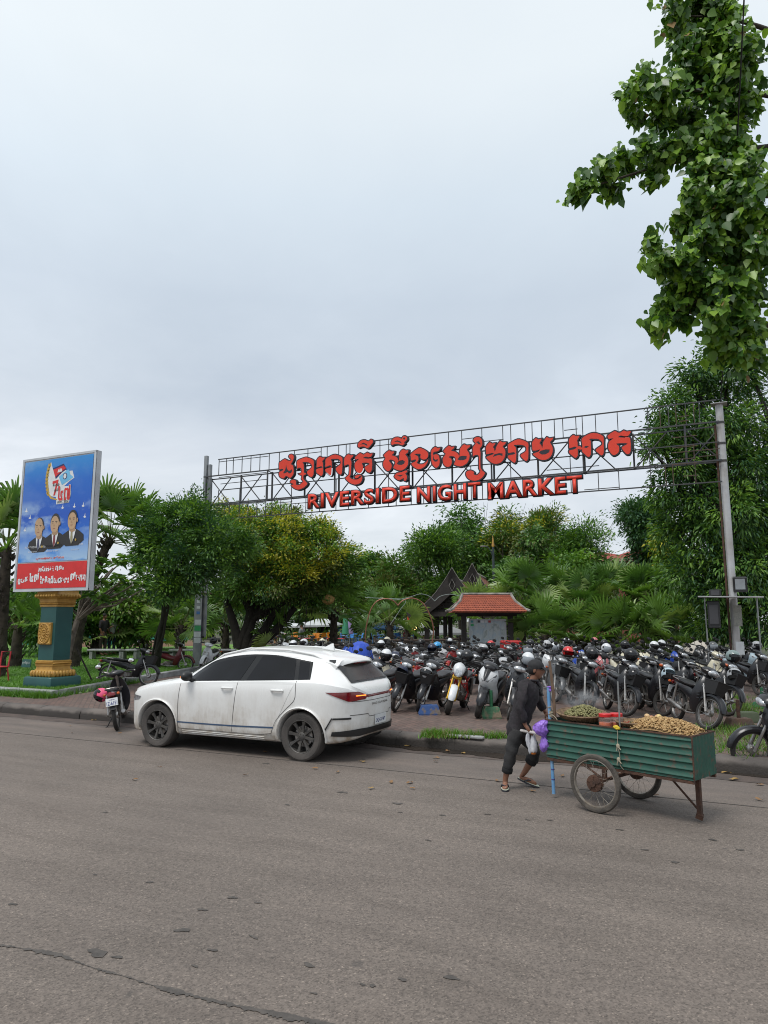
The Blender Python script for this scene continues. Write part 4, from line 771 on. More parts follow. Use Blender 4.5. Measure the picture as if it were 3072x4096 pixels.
# bikes that carry the other helmets: (photo column, depth, paint, full, visor, bike paint, kind, label of the helmet, label of the bike)
for px, D, pt, fu, vi, bp_, kd, hl, bl in (
    (1175, 22.0, 'white', False, 'smoke', 'black', 'underbone', 'white helmet with dark ear guard, lowest behind the car roof', 'black motorbike behind the car roof, carrying a white helmet with ear guard'),
    (1217, 23.6, 'white', True, 'smoke', 'black', 'underbone', 'white helmet striped with black, beside the framed pictures', 'black motorbike under the white and black striped helmet'),
    (1293, 24.6, 'cream', False, 'smoke', 'black', 'underbone', 'cream helmet in front of the orange chairs', 'black motorbike under the cream helmet before the orange chairs'),
    (1524, 22.0, 'white', False, 'smoke', 'black', 'underbone', 'white open helmet in front of the copper arch', 'black motorbike under the white helmet before the copper arch'),
    (1548, 26.4, 'cream', False, 'smoke', 'grey', 'underbone', 'cream helmet with red crest by the bamboo fence', 'grey motorbike by the bamboo fence with a cream helmet'),
    (1683, 23.5, 'black', True, 'smoke', 'red', 'underbone', 'dark full face helmet under the copper arch foot', 'red motorbike under the foot of the copper arch'),
    (1727, 18.9, 'dark blue', False, 'none', 'black', 'underbone', 'navy helmet touching the sky blue helmet', 'black motorbike under the navy helmet'),
    (1748, 20.4, 'sky blue', False, 'none', 'black', 'underbone', 'sky blue helmet among dark bikes', 'black motorbike under the sky blue helmet'),
    (1796, 24.6, 'white', True, 'smoke', 'white', 'scooter', 'white and black helmet near the pavilion post', 'white scooter near the pavilion post with a white and black helmet'),
    (1931, 18.4, 'silver', True, 'smoke', 'black', 'underbone', 'grey helmet with black ear disc before the map board', 'black motorbike under the grey helmet before the map board'),
    (1962, 21.6, 'scarlet', False, 'smoke', 'black', 'underbone', 'red helmet with smoked visor below the map board', 'black motorbike under the red helmet below the map board'),
    (2107, 17.8, 'black', True, 'clear', 'black', 'underbone', 'black helmet with pale raised visor, above the cap of the man', 'black motorbike behind the head of the cart man'),
    (2119, 23.0, 'black', False, 'smoke', 'maroon', 'underbone', 'black helmet right of the map board', 'maroon motorbike right of the map board'),
    (2184, 22.0, 'silver', False, 'none', 'black', 'underbone', 'silver helmet before the palms', 'black motorbike under the silver helmet before the palms'),
    (2200, 24.6, 'grey', False, 'none', 'dark blue', 'underbone', 'dark grey helmet peeping over the silver one', 'dark blue motorbike under the dark grey helmet'),
    (2216, 19.8, 'white', True, 'clear', 'white', 'scooter', 'white helmet half hidden by the bright red helmet', 'white scooter under the half hidden white helmet'),
    (2262, 24.8, 'white', True, 'smoke', 'black', 'underbone', 'white helmet with black ear disc against the palms', 'black motorbike under the white helmet against the palms'),
    (2352, 17.4, 'black', False, 'smoke', 'black', 'underbone', 'round black helmet before the pink scooter', 'black motorbike before the pink scooter'),
    (2374, 25.6, 'pink', False, 'smoke', 'grey', 'underbone', 'pale pink helmet against the palms', 'grey motorbike under the pale pink helmet'),
    (2420, 18.9, 'white', False, 'clear', 'pink', 'scooter', 'white flowered helmet on the pink scooter', 'pink scooter under the white flowered helmet'),
    (2413, 22.8, 'black', False, 'smoke', 'silver', 'scooter', 'black helmet behind the white flowered one', 'silver scooter behind the pink scooter'),
    (2495, 21.4, 'black', False, 'smoke', 'black', 'underbone', 'black helmet with red lining behind the silver scooter', 'black motorbike under the black helmet with red lining'),
    (2641, 22.4, 'white', True, 'smoke', 'black', 'underbone', 'white helmet with black ear disc behind the cream scooter', 'black motorbike behind the cream scooter'),
    (2845, 20.6, 'grey', False, 'clear', 'black', 'underbone', 'dark grey helmet behind the metal stand', 'black motorbike behind the metal stand')):
    v = vd(px, D); hd = (LEFT if px < 2000 else RIGHT) + qb.uniform(-.08, .08); r = make_bike(kd, bp_, steer=qb.uniform(.15, .35), basket=kd == 'underbone' and qb.random() < .35, detail=D < 20, wheel=qb.choice(['spoke', 'spoke', 'cast']))
    ln = r['lean']; lo_ = Vector((.30, .12, 1.15)); o_ = Matrix.Rotation(hd, 3, 'Z') @ Matrix.Rotation(-ln, 3, 'X') @ lo_
    put(r, v.x - o_.x, v.y - o_.y, hd, '', bl); on_bike(r, lo_, pt, fu, vi, hl, qb.uniform(-.4, .7), (qb.uniform(-.3, .1), qb.uniform(-.15, .2)))
# the rest of the crowd of bikes, filled in line by line
def ok(x, y, da=.60, db=1.8): return all(((x - a) / da) ** 2 + ((y - b_) / db) ** 2 > 1 for _, a, b_, _, _ in BIKES)
protos = {}
cand = []
for li, yb in enumerate((14.1, 15.7, 17.3, 19.0, 20.7, 22.4, 24.1, 25.8)):
    x = -22.0
    while x < 4: cand.append((x + qb.uniform(-.06, .06), yb + qb.uniform(-.25, .25), li)); x += .31
for x, y, li in cand:
    vx = x * CY_ + y * SY_; vy = -x * SY_ + y * CY_; px = 1536 + vx / vy * FPX * CP
    if vy > 27.2 or px > 3090: continue
    left = px < 2090; lo_px = 1130 if vy > 19.5 else (1330 if vy > 17 else 1500)
    if px < lo_px: continue
    if not left and (y < 16.4 and px < 2300 or y < 15.6): continue
    if px > 2540 and 15.2 < y < 19.8: continue
    if 2960 > px > 2830 and y > 15.4 and y < 19.5: continue
    if not ok(x, y): continue
    key = (qb.choice(['underbone'] * 6 + ['scooter']), qb.choice(['black'] * 6 + ['dark blue', 'grey', 'white', 'white', 'maroon', 'silver', 'silver', 'red', 'cream', 'blue']), qb.random() < .3, li < 4)
    if key not in protos:
        r = make_bike(key[0], key[1], steer=qb.uniform(.12, .35), basket=key[2] and key[0] == 'underbone', detail=key[3], wheel=qb.choice(['spoke', 'spoke', 'cast']), signals=qb.random() < .3); protos[key] = r; ln = r['lean']
    else: r = copy_tree(protos[key]); r['lean'] = R(11)
    hd = (LEFT if left else RIGHT) + qb.uniform(-.09, .09)
    put(r, x, y, hd, '%s %s%s' % (key[1], 'scooter' if key[0] == 'scooter' else 'motorbike', ' with black basket' if key[2] and key[0] == 'underbone' else ''), None, R(qb.uniform(8, 13)))
fill = sorted([b for b in BIKES if b[4] is None], key=lambda b: b[2]); seen = {}
rowname = {}
for r, x, y, d, _ in fill: rowname.setdefault(min(range(8), key=lambda i: abs((14.1, 15.7, 17.3, 19.0, 20.7, 22.4, 24.1, 25.8)[i] - y)), []).append((x, r, d))
for li, lst in rowname.items():
    for k, (x, r, d) in enumerate(sorted(lst, key=lambda t: t[0])): r['label'] = '%s, %s bare bike in the %s line from the kerb' % (d, ORD[min(k, 19)], ORD[li])
for r, x, y, d, l in BIKES:
    if l: r['label'] = l
# bikes away from the crowd
LG = 'motorbikes beside the lawn'
b = by_wheel(make_bike(paint='black', steer=.05, mirrors=True), 470, 2922, R(130), '', None, 0.0, LG, front=False, lean=R(10)); b['label'] = 'dusty motorbike with red tail lamp and pink helmet, seen from behind at the kerb'; BIKE_KERB = b
_pl = [c for c in b.children if c.name.startswith('number_plate')][0]; _T = Matrix.Translation((-.895, 0, .555)) @ Matrix.Rotation(.28, 4, 'Y') @ Matrix.Translation((-.0065, 0, 0)) @ Matrix(((0, 0, -1, 0), (-1, 0, 0, 0), (0, 1, 0, 0), (0, 0, 0, 1)))
for _b, _x, _y0, _y1 in (('1Z-6151', .092, -.055, .012), ('សៀមរាប', .05, .026, .058)): mk('lettering', xf(fit_text(text_mesh(_b, 1, 0, .015), -_x, _x, _y0, _y1), _T), [M_INK], _pl, None)
on_bike(b, (-.12, .26, .66), 'hot pink', False, 'smoke', 'hot pink helmet hanging on the seat of the bike at the kerb', 1.3, (.5, -.3))
b = by_wheel(make_bike(paint='black', steer=.1, basket=True), 590, 2744, R(18), '', None, PZ, LG, lean=R(9)); b['label'] = 'black motorbike with spoked wheels standing side-on along the lawn edging'
b = by_wheel(make_bike(paint='maroon', steer=.1), 735, 2690, R(-158), '', None, PZ, LG, front=False, lean=R(10)); b['label'] = 'dark red motorbike with white plate, side-on just left of the grey pole'; b.rotation_euler.z = R(30)
b = by_wheel(make_bike(paint='white', steer=.1), 850, 2680, R(-70), '', None, PZ, LG, front=False, lean=R(10)); b['label'] = 'white motorbike half hidden behind the bonnet of the car'; on_bike(b, (.30, .1, 1.14), 'black', True, 'smoke', 'black full face helmet in front of the grey sign pole', 1.0)
p = gp(3010, 3082, 0); r = make_bike(paint='black', steer=.25); place(r, p.x + .62 * math.cos(R(12)), p.y + .62 * math.sin(R(12)), R(192), 0.0, R(8)); tag(r, 'black motorbike cut by the picture edge, front wheel down on the road', 'motorbike', 'motorbikes at the kerb')
# ---------------------------------------------------------------- peanut cart
M_CGRN = bpy.data.materials.new('green_sheet_iron'); M_CGRN.use_nodes = True
def _cg():
    t = M_CGRN.node_tree; p = t.nodes['Principled BSDF']; co = nn(t, 'ShaderNodeTexCoord').outputs['Object']; mp = nn(t, 'ShaderNodeMapping'); mp.inputs['Scale'].default_value = (1, 1, 2.6); lk(t, co, mp.inputs[0])
    n = nn(t, 'ShaderNodeTexNoise'); n.inputs['Scale'].default_value = 4; n.inputs['Detail'].default_value = 8; n.inputs['Roughness'].default_value = .7; lk(t, mp.outputs[0], n.inputs['Vector'])
    n2 = nn(t, 'ShaderNodeTexNoise'); n2.inputs['Scale'].default_value = 16; n2.inputs['Detail'].default_value = 6; lk(t, co, n2.inputs['Vector'])
    c = ramp(t, n.outputs[0], [(.3, (.007, .050, .034)), (.6, (.013, .080, .054)), (.75, (.030, .10, .073))]); lk(t, mixc(t, ramp(t, n2.outputs[0], [(.56, (0, 0, 0)), (.70, (1, 1, 1))]), c, (.085, .055, .035)), p.inputs['Base Color']); p.inputs['Roughness'].default_value = .5
_cg()
M_RUST = M('rusty_iron', (.11, .055, .035), .85, .2, (.055, .032, .024), 12, .4, 60); M_BLUEP = M('blue_pvc', (.10, .26, .48), .5, 0, (.22, .34, .46), 5); M_WOOD = M('brown_stick', (.15, .095, .062), .8, 0, (.10, .062, .04), 8); M_GALV = M('galvanised_rod', (.34, .35, .35), .4, .8)
M_CTY = M('dirty_tyre', (.050, .044, .038), .9, 0, (.105, .09, .075), 7, .4, 60); M_CRIM = M('old_rim', (.38, .35, .31), .45, .7, (.22, .18, .14), 14); M_WICK = M('woven_bamboo', (.26, .17, .095), .75, 0, (.13, .08, .045), 30, .5, 80); M_ROPE = M('rope_fibre', (.34, .30, .22), .9)
aN, aF = Vector((-1.38, 8.13, 0)), Vector((-1.05, 8.96, 0)); am = (aN + aF) / 2; hd = math.atan2(-(aF - aN).x, (aF - aN).y)
cart = empty('vendor_cart', am, hd); tag(cart, 'green corrugated peanut vendor cart on two spoked wheels, pushed along the road', 'cart')
X0, X1, Z0, Z1, HW = -.725, .988, .45, .868, .262
def corr(mb, a, b, zz0, zz1, out):       # ribbed sheet between plan points a and b
    prof = []; z = zz1
    for k in range(6):
        h = (zz1 - zz0) / 6; zt = zz1 - k * h; prof += [(zt, 0.004), (zt - h * .30, .003), (zt - h * .42, .014), (zt - h * .55, .016), (zt - h * .64, .0), (zt - h * .80, -.002)]
    prof.append((zz0, .004)); a, b, out = Vector(a), Vector(b), Vector(out); n_ = 10
    V = [a.lerp(b, i / n_) + out * (d + .002 * math.sin(i * 2.1 + k)) + Vector((0, 0, zz)) for i in range(n_ + 1) for k, (zz, d) in enumerate(prof)]; w = len(prof)
    V2 = [v - out * .006 for v in V]; F = [(i * w + j, (i + 1) * w + j, (i + 1) * w + j + 1, i * w + j + 1) for i in range(n_) for j in range(w - 1)]; mb.add(V, F); mb.add(V2, F)
mb = MB(); corr(mb, (X0, -HW, 0), (X1, -HW, 0), Z0, Z1, (0, -1, 0)); mb.obj('side_panel', M_CGRN, cart, 60); mb = MB(); corr(mb, (X0, HW, 0), (X1, HW, 0), Z0, Z1, (0, 1, 0)); mb.obj('side_panel', M_CGRN, cart, 60)
mb = MB(); n_ = 14
mb.grid(n_ * 2, 4, lambda u, v: Vector((X1 + .004 + .004 * math.sin(u * 44), -HW + 2 * HW * u, Z0 + (Z1 - Z0) * v))); mb.grid(n_, 2, lambda u, v: Vector((X1 - .008, -HW + 2 * HW * u, Z0 + (Z1 - Z0) * v))); mb.obj('front_panel', M_CGRN, cart, 60)
mb = MB(); mb.box((X0 + .01, 0, (Z0 + Z1) / 2), (.015, 2 * HW, Z1 - Z0)); mb.obj('back_panel', M_CGRN, cart)
mb = MB(); mb.box(((X0 + X1) / 2, 0, Z1 - .10), (X1 - X0 - .03, 2 * HW - .02, .015)); mb.box(((X0 + X1) / 2, 0, Z0 + .01), (X1 - X0 - .03, 2 * HW - .02, .02)); mb.obj('deck', M('cart_deck', (.08, .065, .05), .9), cart)
mb = MB()
for y in (-HW - .004, HW + .004): mb.box(((X0 + X1) / 2, y, Z1 + .004), (X1 - X0 + .02, .016, .014)); mb.box(((X0 + X1) / 2, y * .93, Z0 - .02), (X1 - X0, .03, .03))
for x in (X0, X1): mb.box((x, 0, Z1 + .0045), (.016, 2 * HW - .01, .013))
mb.box((X1 + .008, -HW - .008, (Z0 + Z1) / 2), (.012, .012, Z1 - Z0)); mb.obj('frame', M_RUST, cart)
for sg in (-1, 1):
    w = empty('wheel', (0, sg * .447, .30), 0, cart); mb = MB(); mb.lathe([(.248, -.016), (.268, -.026), (.29, -.022), (.30, -.008), (.30, .008), (.29, .022), (.268, .026), (.248, .016)], 44, axis='y'); mb.obj('tyre', M_CTY, w)
    mb = MB(); mb.lathe([(.252, -.016), (.240, -.018), (.232, 0), (.240, .018), (.252, .016)], 44, axis='y'); mb.lathe([(.001, -.055), (.030, -.055), (.032, -.035), (.085, -.03), (.088, -.02), (.04, -.015), (.04, .015), (.088, .02), (.085, .03), (.03, .035), (.001, .05)], 24, axis='y', mi=1)
    for k in range(28):
        a = 2 * math.pi * k / 28; b = a + (.75 if k % 2 else -.75); mb.tube([(.075 * math.cos(b), .022 * (-1) ** k, .075 * math.sin(b)), (.236 * math.cos(a), 0, .236 * math.sin(a))], .0019, 3)
    if sg < 0:
        for k in range(5): a = 2 * math.pi * k / 5 + .3; mb.box((.055 * math.cos(a), -.036, .055 * math.sin(a)), (.05, .008, .012), rot3(0, -a), 1)
    mb.obj('rim', [M_CRIM, M_RUST], w)
mb = MB(); mb.tube([(0, -.40, .30), (0, .40, .30)], .016, 8); [mb.box((0, s * .25, .37), (.05, .03, .15)) for s in (-1, 1)]; [mb.tube([(-.28, s * .25, .44), (0, s * .26, .31), (.28, s * .25, .44)], .012, 6) for s in (-1, 1)]; mb.obj('axle', M_RUST, cart)
mb = MB(); mb.box((.90, .02, .255), (.045, .045, .39)); mb.box((.895, .02, .055), (.07, .055, .05), rot3(.3, .3, .4)); mb.obj('leg', M_RUST, cart)
mb = MB(); mb.tube([(.56, .0, .45), (.875, .02, .125)], .011, 6); mb.obj('leg_brace', M_RUST, cart)
mb = MB(); mb.box((-.58, .10, .36), (.035, .03, .20)); mb.obj('leg', M_RUST, cart)
M('white_grip', (.62, .60, .60), .5, 0, (.45, .42, .40), 9); mb = MB(); mb.tube([(X0 + .02, .16, .66), (X0 - .28, .17, .655)], .019, 10); mb.obj('handle', MATS['white_grip'], cart)
mb = MB(); mb.tube([(X0 + .055, -.235, .045), (X0 + .035, -.225, .5), (X0 + .005, -.20, 1.235)], .020, 10); [mb.tube([(X0 + .055 - .03 * z / 1.2, -.235 + .02 * z, z), (X0 + .055 - .03 * z / 1.2, -.235 + .02 * z, z + .012)], .022, 10, 1) for z in (.20, .31)]; mb.obj('prop_pole', [M_BLUEP, M_INK], cart)
mb = MB(); mb.tube([(X0 + .08, -.19, .80), (X0 + .06, -.185, 1.2), (X0 + .02, -.18, 1.54)], [.017, .019, .016], 7); mb.obj('stick', M_WOOD, cart)
mb = MB(); mb.lathe([(.027, 0), (.031, .02), (.026, .05), (.030, .07)], 12, (X0 + .03, -.20, .90)); [mb.tube(cr([(X0 + .03 + r_ * math.cos(t), -.20 + r_ * math.sin(t), .88 + .012 * t) for t in np.linspace(0, 12, 14)], 3), .005, 5) for r_ in (.032,)]; mb.tube(cr([(X0 + .06, -.23, .93), (X0 + .13, -.25, .90), (X0 + .16, -.25, .84), (X0 + .10, -.26, .86)], 5), .005, 5); mb.obj('lashing', M_ROPE, cart)
mb = MB(); mb.tube([(.195, -.225, .78), (.195, -.222, 1.02), (.193, -.22, 1.36)], [.010, .010, .009], 8); mb.tube([(.195, -.222, 1.07), (.195, -.222, 1.10)], .014, 8); mb.obj('rod', M_GALV, cart)
mb = MB(); mb.tube(cr([(.19, -.275, .875), (.20, -.285, .80), (.195, -.29, .70), (.215, -.29, .60), (.21, -.285, .50), (.24, -.27, .45)], 5), .004, 5)
for z in (.69, .55): mb.ball((.20, -.292, z), (.022, .014, .026), 8, 6); mb.tube([(.20, -.30, z), (.235, -.30, z - .035)], .007, 5); mb.tube([(.20, -.30, z), (.185, -.30, z - .05)], .006, 5)
mb.obj('rope', M_ROPE, cart); mb = MB(); mb.ball((.18, -.272, .88), (.035, .02, .022), 8, 6); mb.tube([(.15, -.275, .885), (.19, -.28, .865), (.225, -.275, .875)], .014, 6); mb.obj('rag_knot', M('yellow_rag', (.62, .45, .03), .8), cart)
bpy.context.view_layer.update(); CM = cart.matrix_world.copy()
def cw(x, y, z): return CM @ Vector((x, y, z))
def lumps(name, n, spot, size, mats, label, cat, shape=(1.9, 1, .8)):
    base = MB(); base.ball((0, 0, 0), (shape[0] * .5, shape[1] * .5, shape[2] * .5), 7, 5); bv = np.array(base.v); waist = 1 - .22 * np.exp(-(bv[:, 0] / (.25 * shape[0])) ** 2 * 3); bv[:, 1] *= waist; bv[:, 2] *= waist
    V, F, Mi = [], [], []
    for i in range(n):
        c, rr = spot(); m = np.array(rot3(rng.uniform(-.6, .6), rng.uniform(-.5, .5), rng.uniform(0, 6.3))) * size * rng.uniform(.75, 1.2); o = len(V) * len(bv); V.append(bv @ m.T + np.array(c)); F += [tuple(k + o for k in f) for f in base.f]; Mi += [int(rng.integers(0, len(mats)))] * len(base.f)
    me = bpy.data.meshes.new(name); me.from_pydata(np.concatenate(V).tolist(), [], F); me.polygons.foreach_set('material_index', Mi); me.update(); o = mk(name, me, mats, None, 60); tag(o, label, cat, None, 'stuff'); return o
def pea_spot():
    while True:
        x, y = rng.uniform(.28, .955), rng.uniform(-.235, .235); d = max(0, 1 - ((x - .58) / .42) ** 2 * .8 - (y / .30) ** 2); 
        if x > .33 or rng.random() < .5: break
    return cw(x, y, .845 + .145 * d ** .8 + rng.uniform(-.01, .008)), 0
mb = MB(); mb.grid(14, 10, lambda u, v: cw(.27 + .70 * u, -.245 + .49 * v, .83 + .138 * max(0, 1 - ((.27 + .70 * u - .58) / .42) ** 2 * .8 - ((-.245 + .49 * v) / .30) ** 2) ** .8)); hp = mb.obj('peanut_bed', M('peanut_husk', (.30, .195, .09), .85, 0, (.20, .12, .05), 40), None, 180); tag(hp, 'bed of shelled husks under the heap of tan peanuts', 'peanuts', None, 'stuff')
lumps('peanut_heap', 1500, pea_spot, .0165, [M('peanut_a', (.42, .27, .115), .8), M('peanut_b', (.34, .20, .08), .8), M('peanut_c', (.50, .34, .16), .8)], 'heap of tan peanuts at the front end of the green cart', 'peanuts', (2.1, 1.0, 1.0))
def basket(x, y, z, r, h, label, tilt):
    mb = MB(); mb.lathe([(.001, 0), (r * .55, .004), (r * .85, h * .45), (r, h), (r * 1.03, h + .006), (r * .99, h + .004), (r * .83, h * .5), (r * .53, .014), (.001, .012)], 30)
    for k in range(30): a = 2 * math.pi * k / 30; mb.tube([(r * .56 * math.cos(a), r * .56 * math.sin(a), .003), (r * .865 * math.cos(a), r * .865 * math.sin(a), h * .45), (r * 1.015 * math.cos(a), r * 1.015 * math.sin(a), h)], .005, 4)
    mb.tube([(r * 1.02 * math.cos(a), r * 1.02 * math.sin(a), h + .004) for a in np.linspace(0, 6.283, 29)[:-1]], .009, 6, closed=True)
    o = mb.obj('wicker_basket', M_WICK, None, 40); o.location = cw(x, y, z); o.rotation_euler = (tilt[0], tilt[1], hd); tag(o, label, 'basket'); return o
basket(-.40, -.02, .872, .275, .085, 'broad woven basket holding olive peanuts near the man', (.06, .05))
def olive_spot():
    a, r_ = rng.uniform(0, 6.28), .235 * math.sqrt(rng.random()); return cw(-.36 + r_ * math.cos(a), -.02 + r_ * .9 * math.sin(a), .925 + .115 * max(0, 1 - (r_ / .25) ** 2) + rng.uniform(-.01, .008)), 0
lumps('olive_peanut_heap', 900, olive_spot, .0165, [M('boiled_a', (.20, .19, .075), .7), M('boiled_b', (.14, .135, .05), .7), M('boiled_c', (.27, .25, .11), .7)], 'heap of olive green boiled peanuts in the broad basket', 'peanuts', (2.0, 1.1, 1.0))
basket(.255, -.03, .868, .185, .055, 'shallow brown basket of chopped herbs beside the steel rod', (.02, .0))
lumps('chopped_herbs', 160, lambda: ((lambda a, r_: (cw(.255 + r_ * math.cos(a), -.03 + r_ * math.sin(a), .893 + rng.uniform(0, .018)), 0))(rng.uniform(0, 6.28), .14 * math.sqrt(rng.random()))), .014, [MATS['boiled_a'], M('herb_green', (.13, .17, .04), .7), M('chilli_red', (.30, .04, .02), .5)], 'chopped green herbs lying in the shallow brown basket', 'herbs')
for k, (x, y, c, l) in enumerate(((.42, .10, (.62, .48, .20), 'yellow'), (.47, .08, (.66, .52, .24), 'yellow'), (.45, .16, (.60, .45, .18), 'yellow'), (.36, .17, (.55, .22, .13), 'reddish'), (.41, .21, (.58, .25, .15), 'reddish'), (.34, .11, (.60, .40, .2), 'yellow'))):
    mb = MB(); mb.ball((0, 0, 0), (.034, .03, .026), 10, 8); o = mb.obj('fruit', M('fruit_%d' % k, c, .45), None, 60, cw(x, y, .955 + .012 * (k % 3)), (0, 0, k)); tag(o, 'small %s fruit in the pile behind the shallow basket' % l, 'fruit', 'fruit piled behind the shallow basket')
mb = MB(); mb.grid(10, 6, lambda u, v: cw(.40 + .22 * u, .06 + .17 * v, .925 + .02 * math.sin(9 * u + 4 * v) + .035 * math.sin(3.1 * u) * v)); o = mb.obj('white_cloth', M('white_bag_film', (.60, .62, .68), .4), None, 180); tag(o, 'crumpled white bag lying between fruit and peanut heap', 'bag')
M_JAR = M('jar_plastic', (.70, .52, .44), .12, 0, (.60, .52, .48), 4, alpha=.16); M_SAUCE = M('chilli_sauce', (.52, .075, .015), .35, 0, (.62, .12, .02), 20)
for x, y, l in ((-.02, -.15, 'red lidded jar of orange chilli sauce, front one on the cart'), (.045, -.03, 'red lidded jar partly hidden behind the front jar')):
    j = empty('sauce_jar', cw(x, y, .80), hd); tag(j, l, 'jar', 'red lidded jars on the cart'); mb = MB(); mb.lathe([(.001, 0), (.068, .0), (.072, .01), (.072, .14), (.064, .155), (.06, .165)], 24); mb.obj('glass', M_JAR, j); mb = MB(); mb.lathe([(.001, .004), (.069, .004), (.069, .10), (.001, .105)], 24); mb.obj('sauce', M_SAUCE, j); mb = MB(); mb.lathe([(.066, .160), (.070, .162), (.070, .190), (.064, .196), (.001, .197)], 28); mb.obj('lid', M('red_lid', (.55, .012, .014), .35), j)
# ---------------------------------------------------------------- the man pushing the cart
M_SKIN = M('tan_skin', (.23, .105, .062), .55, 0, (.19, .085, .05), 6); M_SHIRT = M('black_shirt', (.014, .013, .015), .85, 0, (.028, .022, .027), 26, .3, 40); M_JEAN = M('faded_black_jeans', (.018, .018, .019), .9, 0, (.045, .043, .042), 5, .3, 50, lo=.42, hi=.75); M_HAIR = M('black_hair', (.010, .009, .009), .6); M_SOLE = M('dark_sole', (.03, .03, .04), .7); M_FOOTB = M('pale_footbed', (.42, .45, .36), .7); M_CAP = M('black_cap', (.012, .012, .014), .8, 0, (.02, .02, .022), 30)
def skin_mesh(name, chains, sub=2):      # chains of (point, radius) grown into one smooth surface
    V, E, Rr, idx = [], [], [], {}
    def vid(p, r_):
        k = tuple(round(x, 5) for x in p)
        if k not in idx: idx[k] = len(V); V.append(k); Rr.append(r_ if isinstance(r_, tuple) else (r_, r_))
        return idx[k]
    for ch in chains:
        ids = [vid(p, r_) for p, r_ in ch]; E += list(zip(ids, ids[1:]))
    me = bpy.data.meshes.new(name); me.from_pydata(V, E, []); o = bpy.data.objects.new(name, me); COL.objects.link(o)
    sk = o.modifiers.new('s', 'SKIN'); sk.use_smooth_shade = True; ss = o.modifiers.new('u', 'SUBSURF'); ss.levels = ss.render_levels = sub
    for i, r_ in enumerate(Rr): me.skin_vertices[0].data[i].radius = r_
    me.skin_vertices[0].data[0].use_root = True
    dg = bpy.context.evaluated_depsgraph_get(); dg.update(); m2 = bpy.data.meshes.new_from_object(o.evaluated_get(dg)); bpy.data.objects.remove(o); return m2
def head_mesh(c, f, size=1.0, tilt=0.0):  # c centre of the skull, f unit facing vector
    mb = MB(); nu, nv = 30, 22; W, D, Hh = .074 * size, .092 * size, .112 * size; P = []
    for i in range(nv + 1):
        t = -math.pi / 2 + math.pi * i / nv
        for j in range(nu):
            a = 2 * math.pi * j / nu; x, y, z = math.cos(t) * math.cos(a), math.cos(t) * math.sin(a), math.sin(t)
            X, Y, Z = D * x, W * y * (1 - .12 * max(0, x)), Hh * z
            if z < 0: k = 1 - .30 * (-z) ** 1.5; Y *= k; X = X * (1 - .15 * (-z)) + (.018 * size * (-z)) * (1 if x > -.2 else 0)
            g = lambda y0, z0, sy, sz: math.exp(-((y - y0) / sy) ** 2 - ((z - z0) / sz) ** 2) * (1 if x > 0 else 0)
            X += size * (.020 * g(0, -.22, .16, .16) + .013 * g(0, -.02, .10, .22) - .009 * g(.38, .04, .18, .13) - .009 * g(-.38, .04, .18, .13) + .007 * g(0, -.50, .28, .07) + .006 * g(0, -.62, .25, .07) - .005 * g(0, -.56, .25, .03) + .010 * g(0, -.85, .3, .16) + .006 * g(0, .22, .6, .10))
            P.append(Vector((X, Y, Z)))
    F = [(i * nu + j, i * nu + (j + 1) % nu, (i + 1) * nu + (j + 1) % nu, (i + 1) * nu + j) for i in range(nv) for j in range(nu)]; mb.add(P, F)
    for s in (1, -1): mb.ball((-.008 * size, s * W * 1.02, -.005 * size), (.022 * size, .010 * size, .033 * size), 10, 8, rot=rot3(0, .25, s * .35))
    for s in (1, -1): mb.ball((D * .86, s * W * .40, .006 * size), (.008 * size, .014 * size, .006 * size), 8, 6, 1); mb.tube([(D * .83, s * W * .62, .028 * size), (D * .93, s * W * .40, .034 * size), (D * .97, s * W * .16, .028 * size)], .004 * size, 5, 2)
    mb.tube([(D * .93, -W * .30, -.060 * size), (D * 1.03, 0, -.061 * size), (D * .93, W * .30, -.060 * size)], .005 * size, 5, 3)
    Rm = Matrix.Rotation(math.atan2(f[1], f[0]), 3, 'Z') @ Matrix.Rotation(tilt, 3, 'Y')
    mb.v = [tuple(Rm @ Vector(v) + Vector(c)) for v in mb.v]; return mb
M_EYE = M('eye_white', (.55, .52, .48), .3); M_LIP = M('lips', (.20, .075, .06), .5)
def hand_chains(w, d, up, side, s=1.0, curl=1.0):   # wrist, direction along the hand, back-of-hand normal, thumb side
    w, d, up, side = (Vector(v) for v in (w, d, up, side)); pm = w + d * .045 * s; k = w + d * .085 * s; ch = [[(w, .024 * s), (pm, (.036 * s, .018 * s))]]
    for i, (o, L) in enumerate(((.028, .068), (.010, .078), (-.010, .072), (-.027, .055))):
        b = k + side * o * s; m1 = b + (d * .75 - up * .6 * curl).normalized() * L * .45 * s; m2 = m1 + (-up * 1.0 * curl + d * .15).normalized() * L * .32 * s; m3 = m2 + (-up * .5 - d * .8 * curl).normalized() * L * .25 * s
        ch.append([(pm, (.036 * s, .018 * s)), (b, .0105 * s), (m1, .0095 * s), (m2, .0088 * s), (m3, .0075 * s)])
    t1 = w + d * .03 * s + side * .036 * s; t2 = t1 + (d * .6 + side * .5 - up * .5).normalized() * .035 * s; t3 = t2 + (d * .5 - side * .3 - up * .8).normalized() * .028 * s
    ch.append([(pm, (.036 * s, .018 * s)), (t1, .013 * s), (t2, .0105 * s), (t3, .0085 * s)]); return ch
px0, pz0 = 450, 2080
def J(cx_, cy_, y): return Vector(((cx_ - px0) / 1240, y, (pz0 - cy_) * .000766))
pel = J(440, 1120, 0); hipR, hipL = J(385, 1150, -.075), J(520, 1150, .075); kR, kL = J(305, 1500, -.10), J(705, 1555, .03); aR, aL = J(212, 1935, -.05), J(525, 1905, .12)
toeR, toeL = J(180, 2066, -.19), J(705, 2068, .02); heelR, heelL = J(212, 2050, -.01), J(465, 1985, .155)
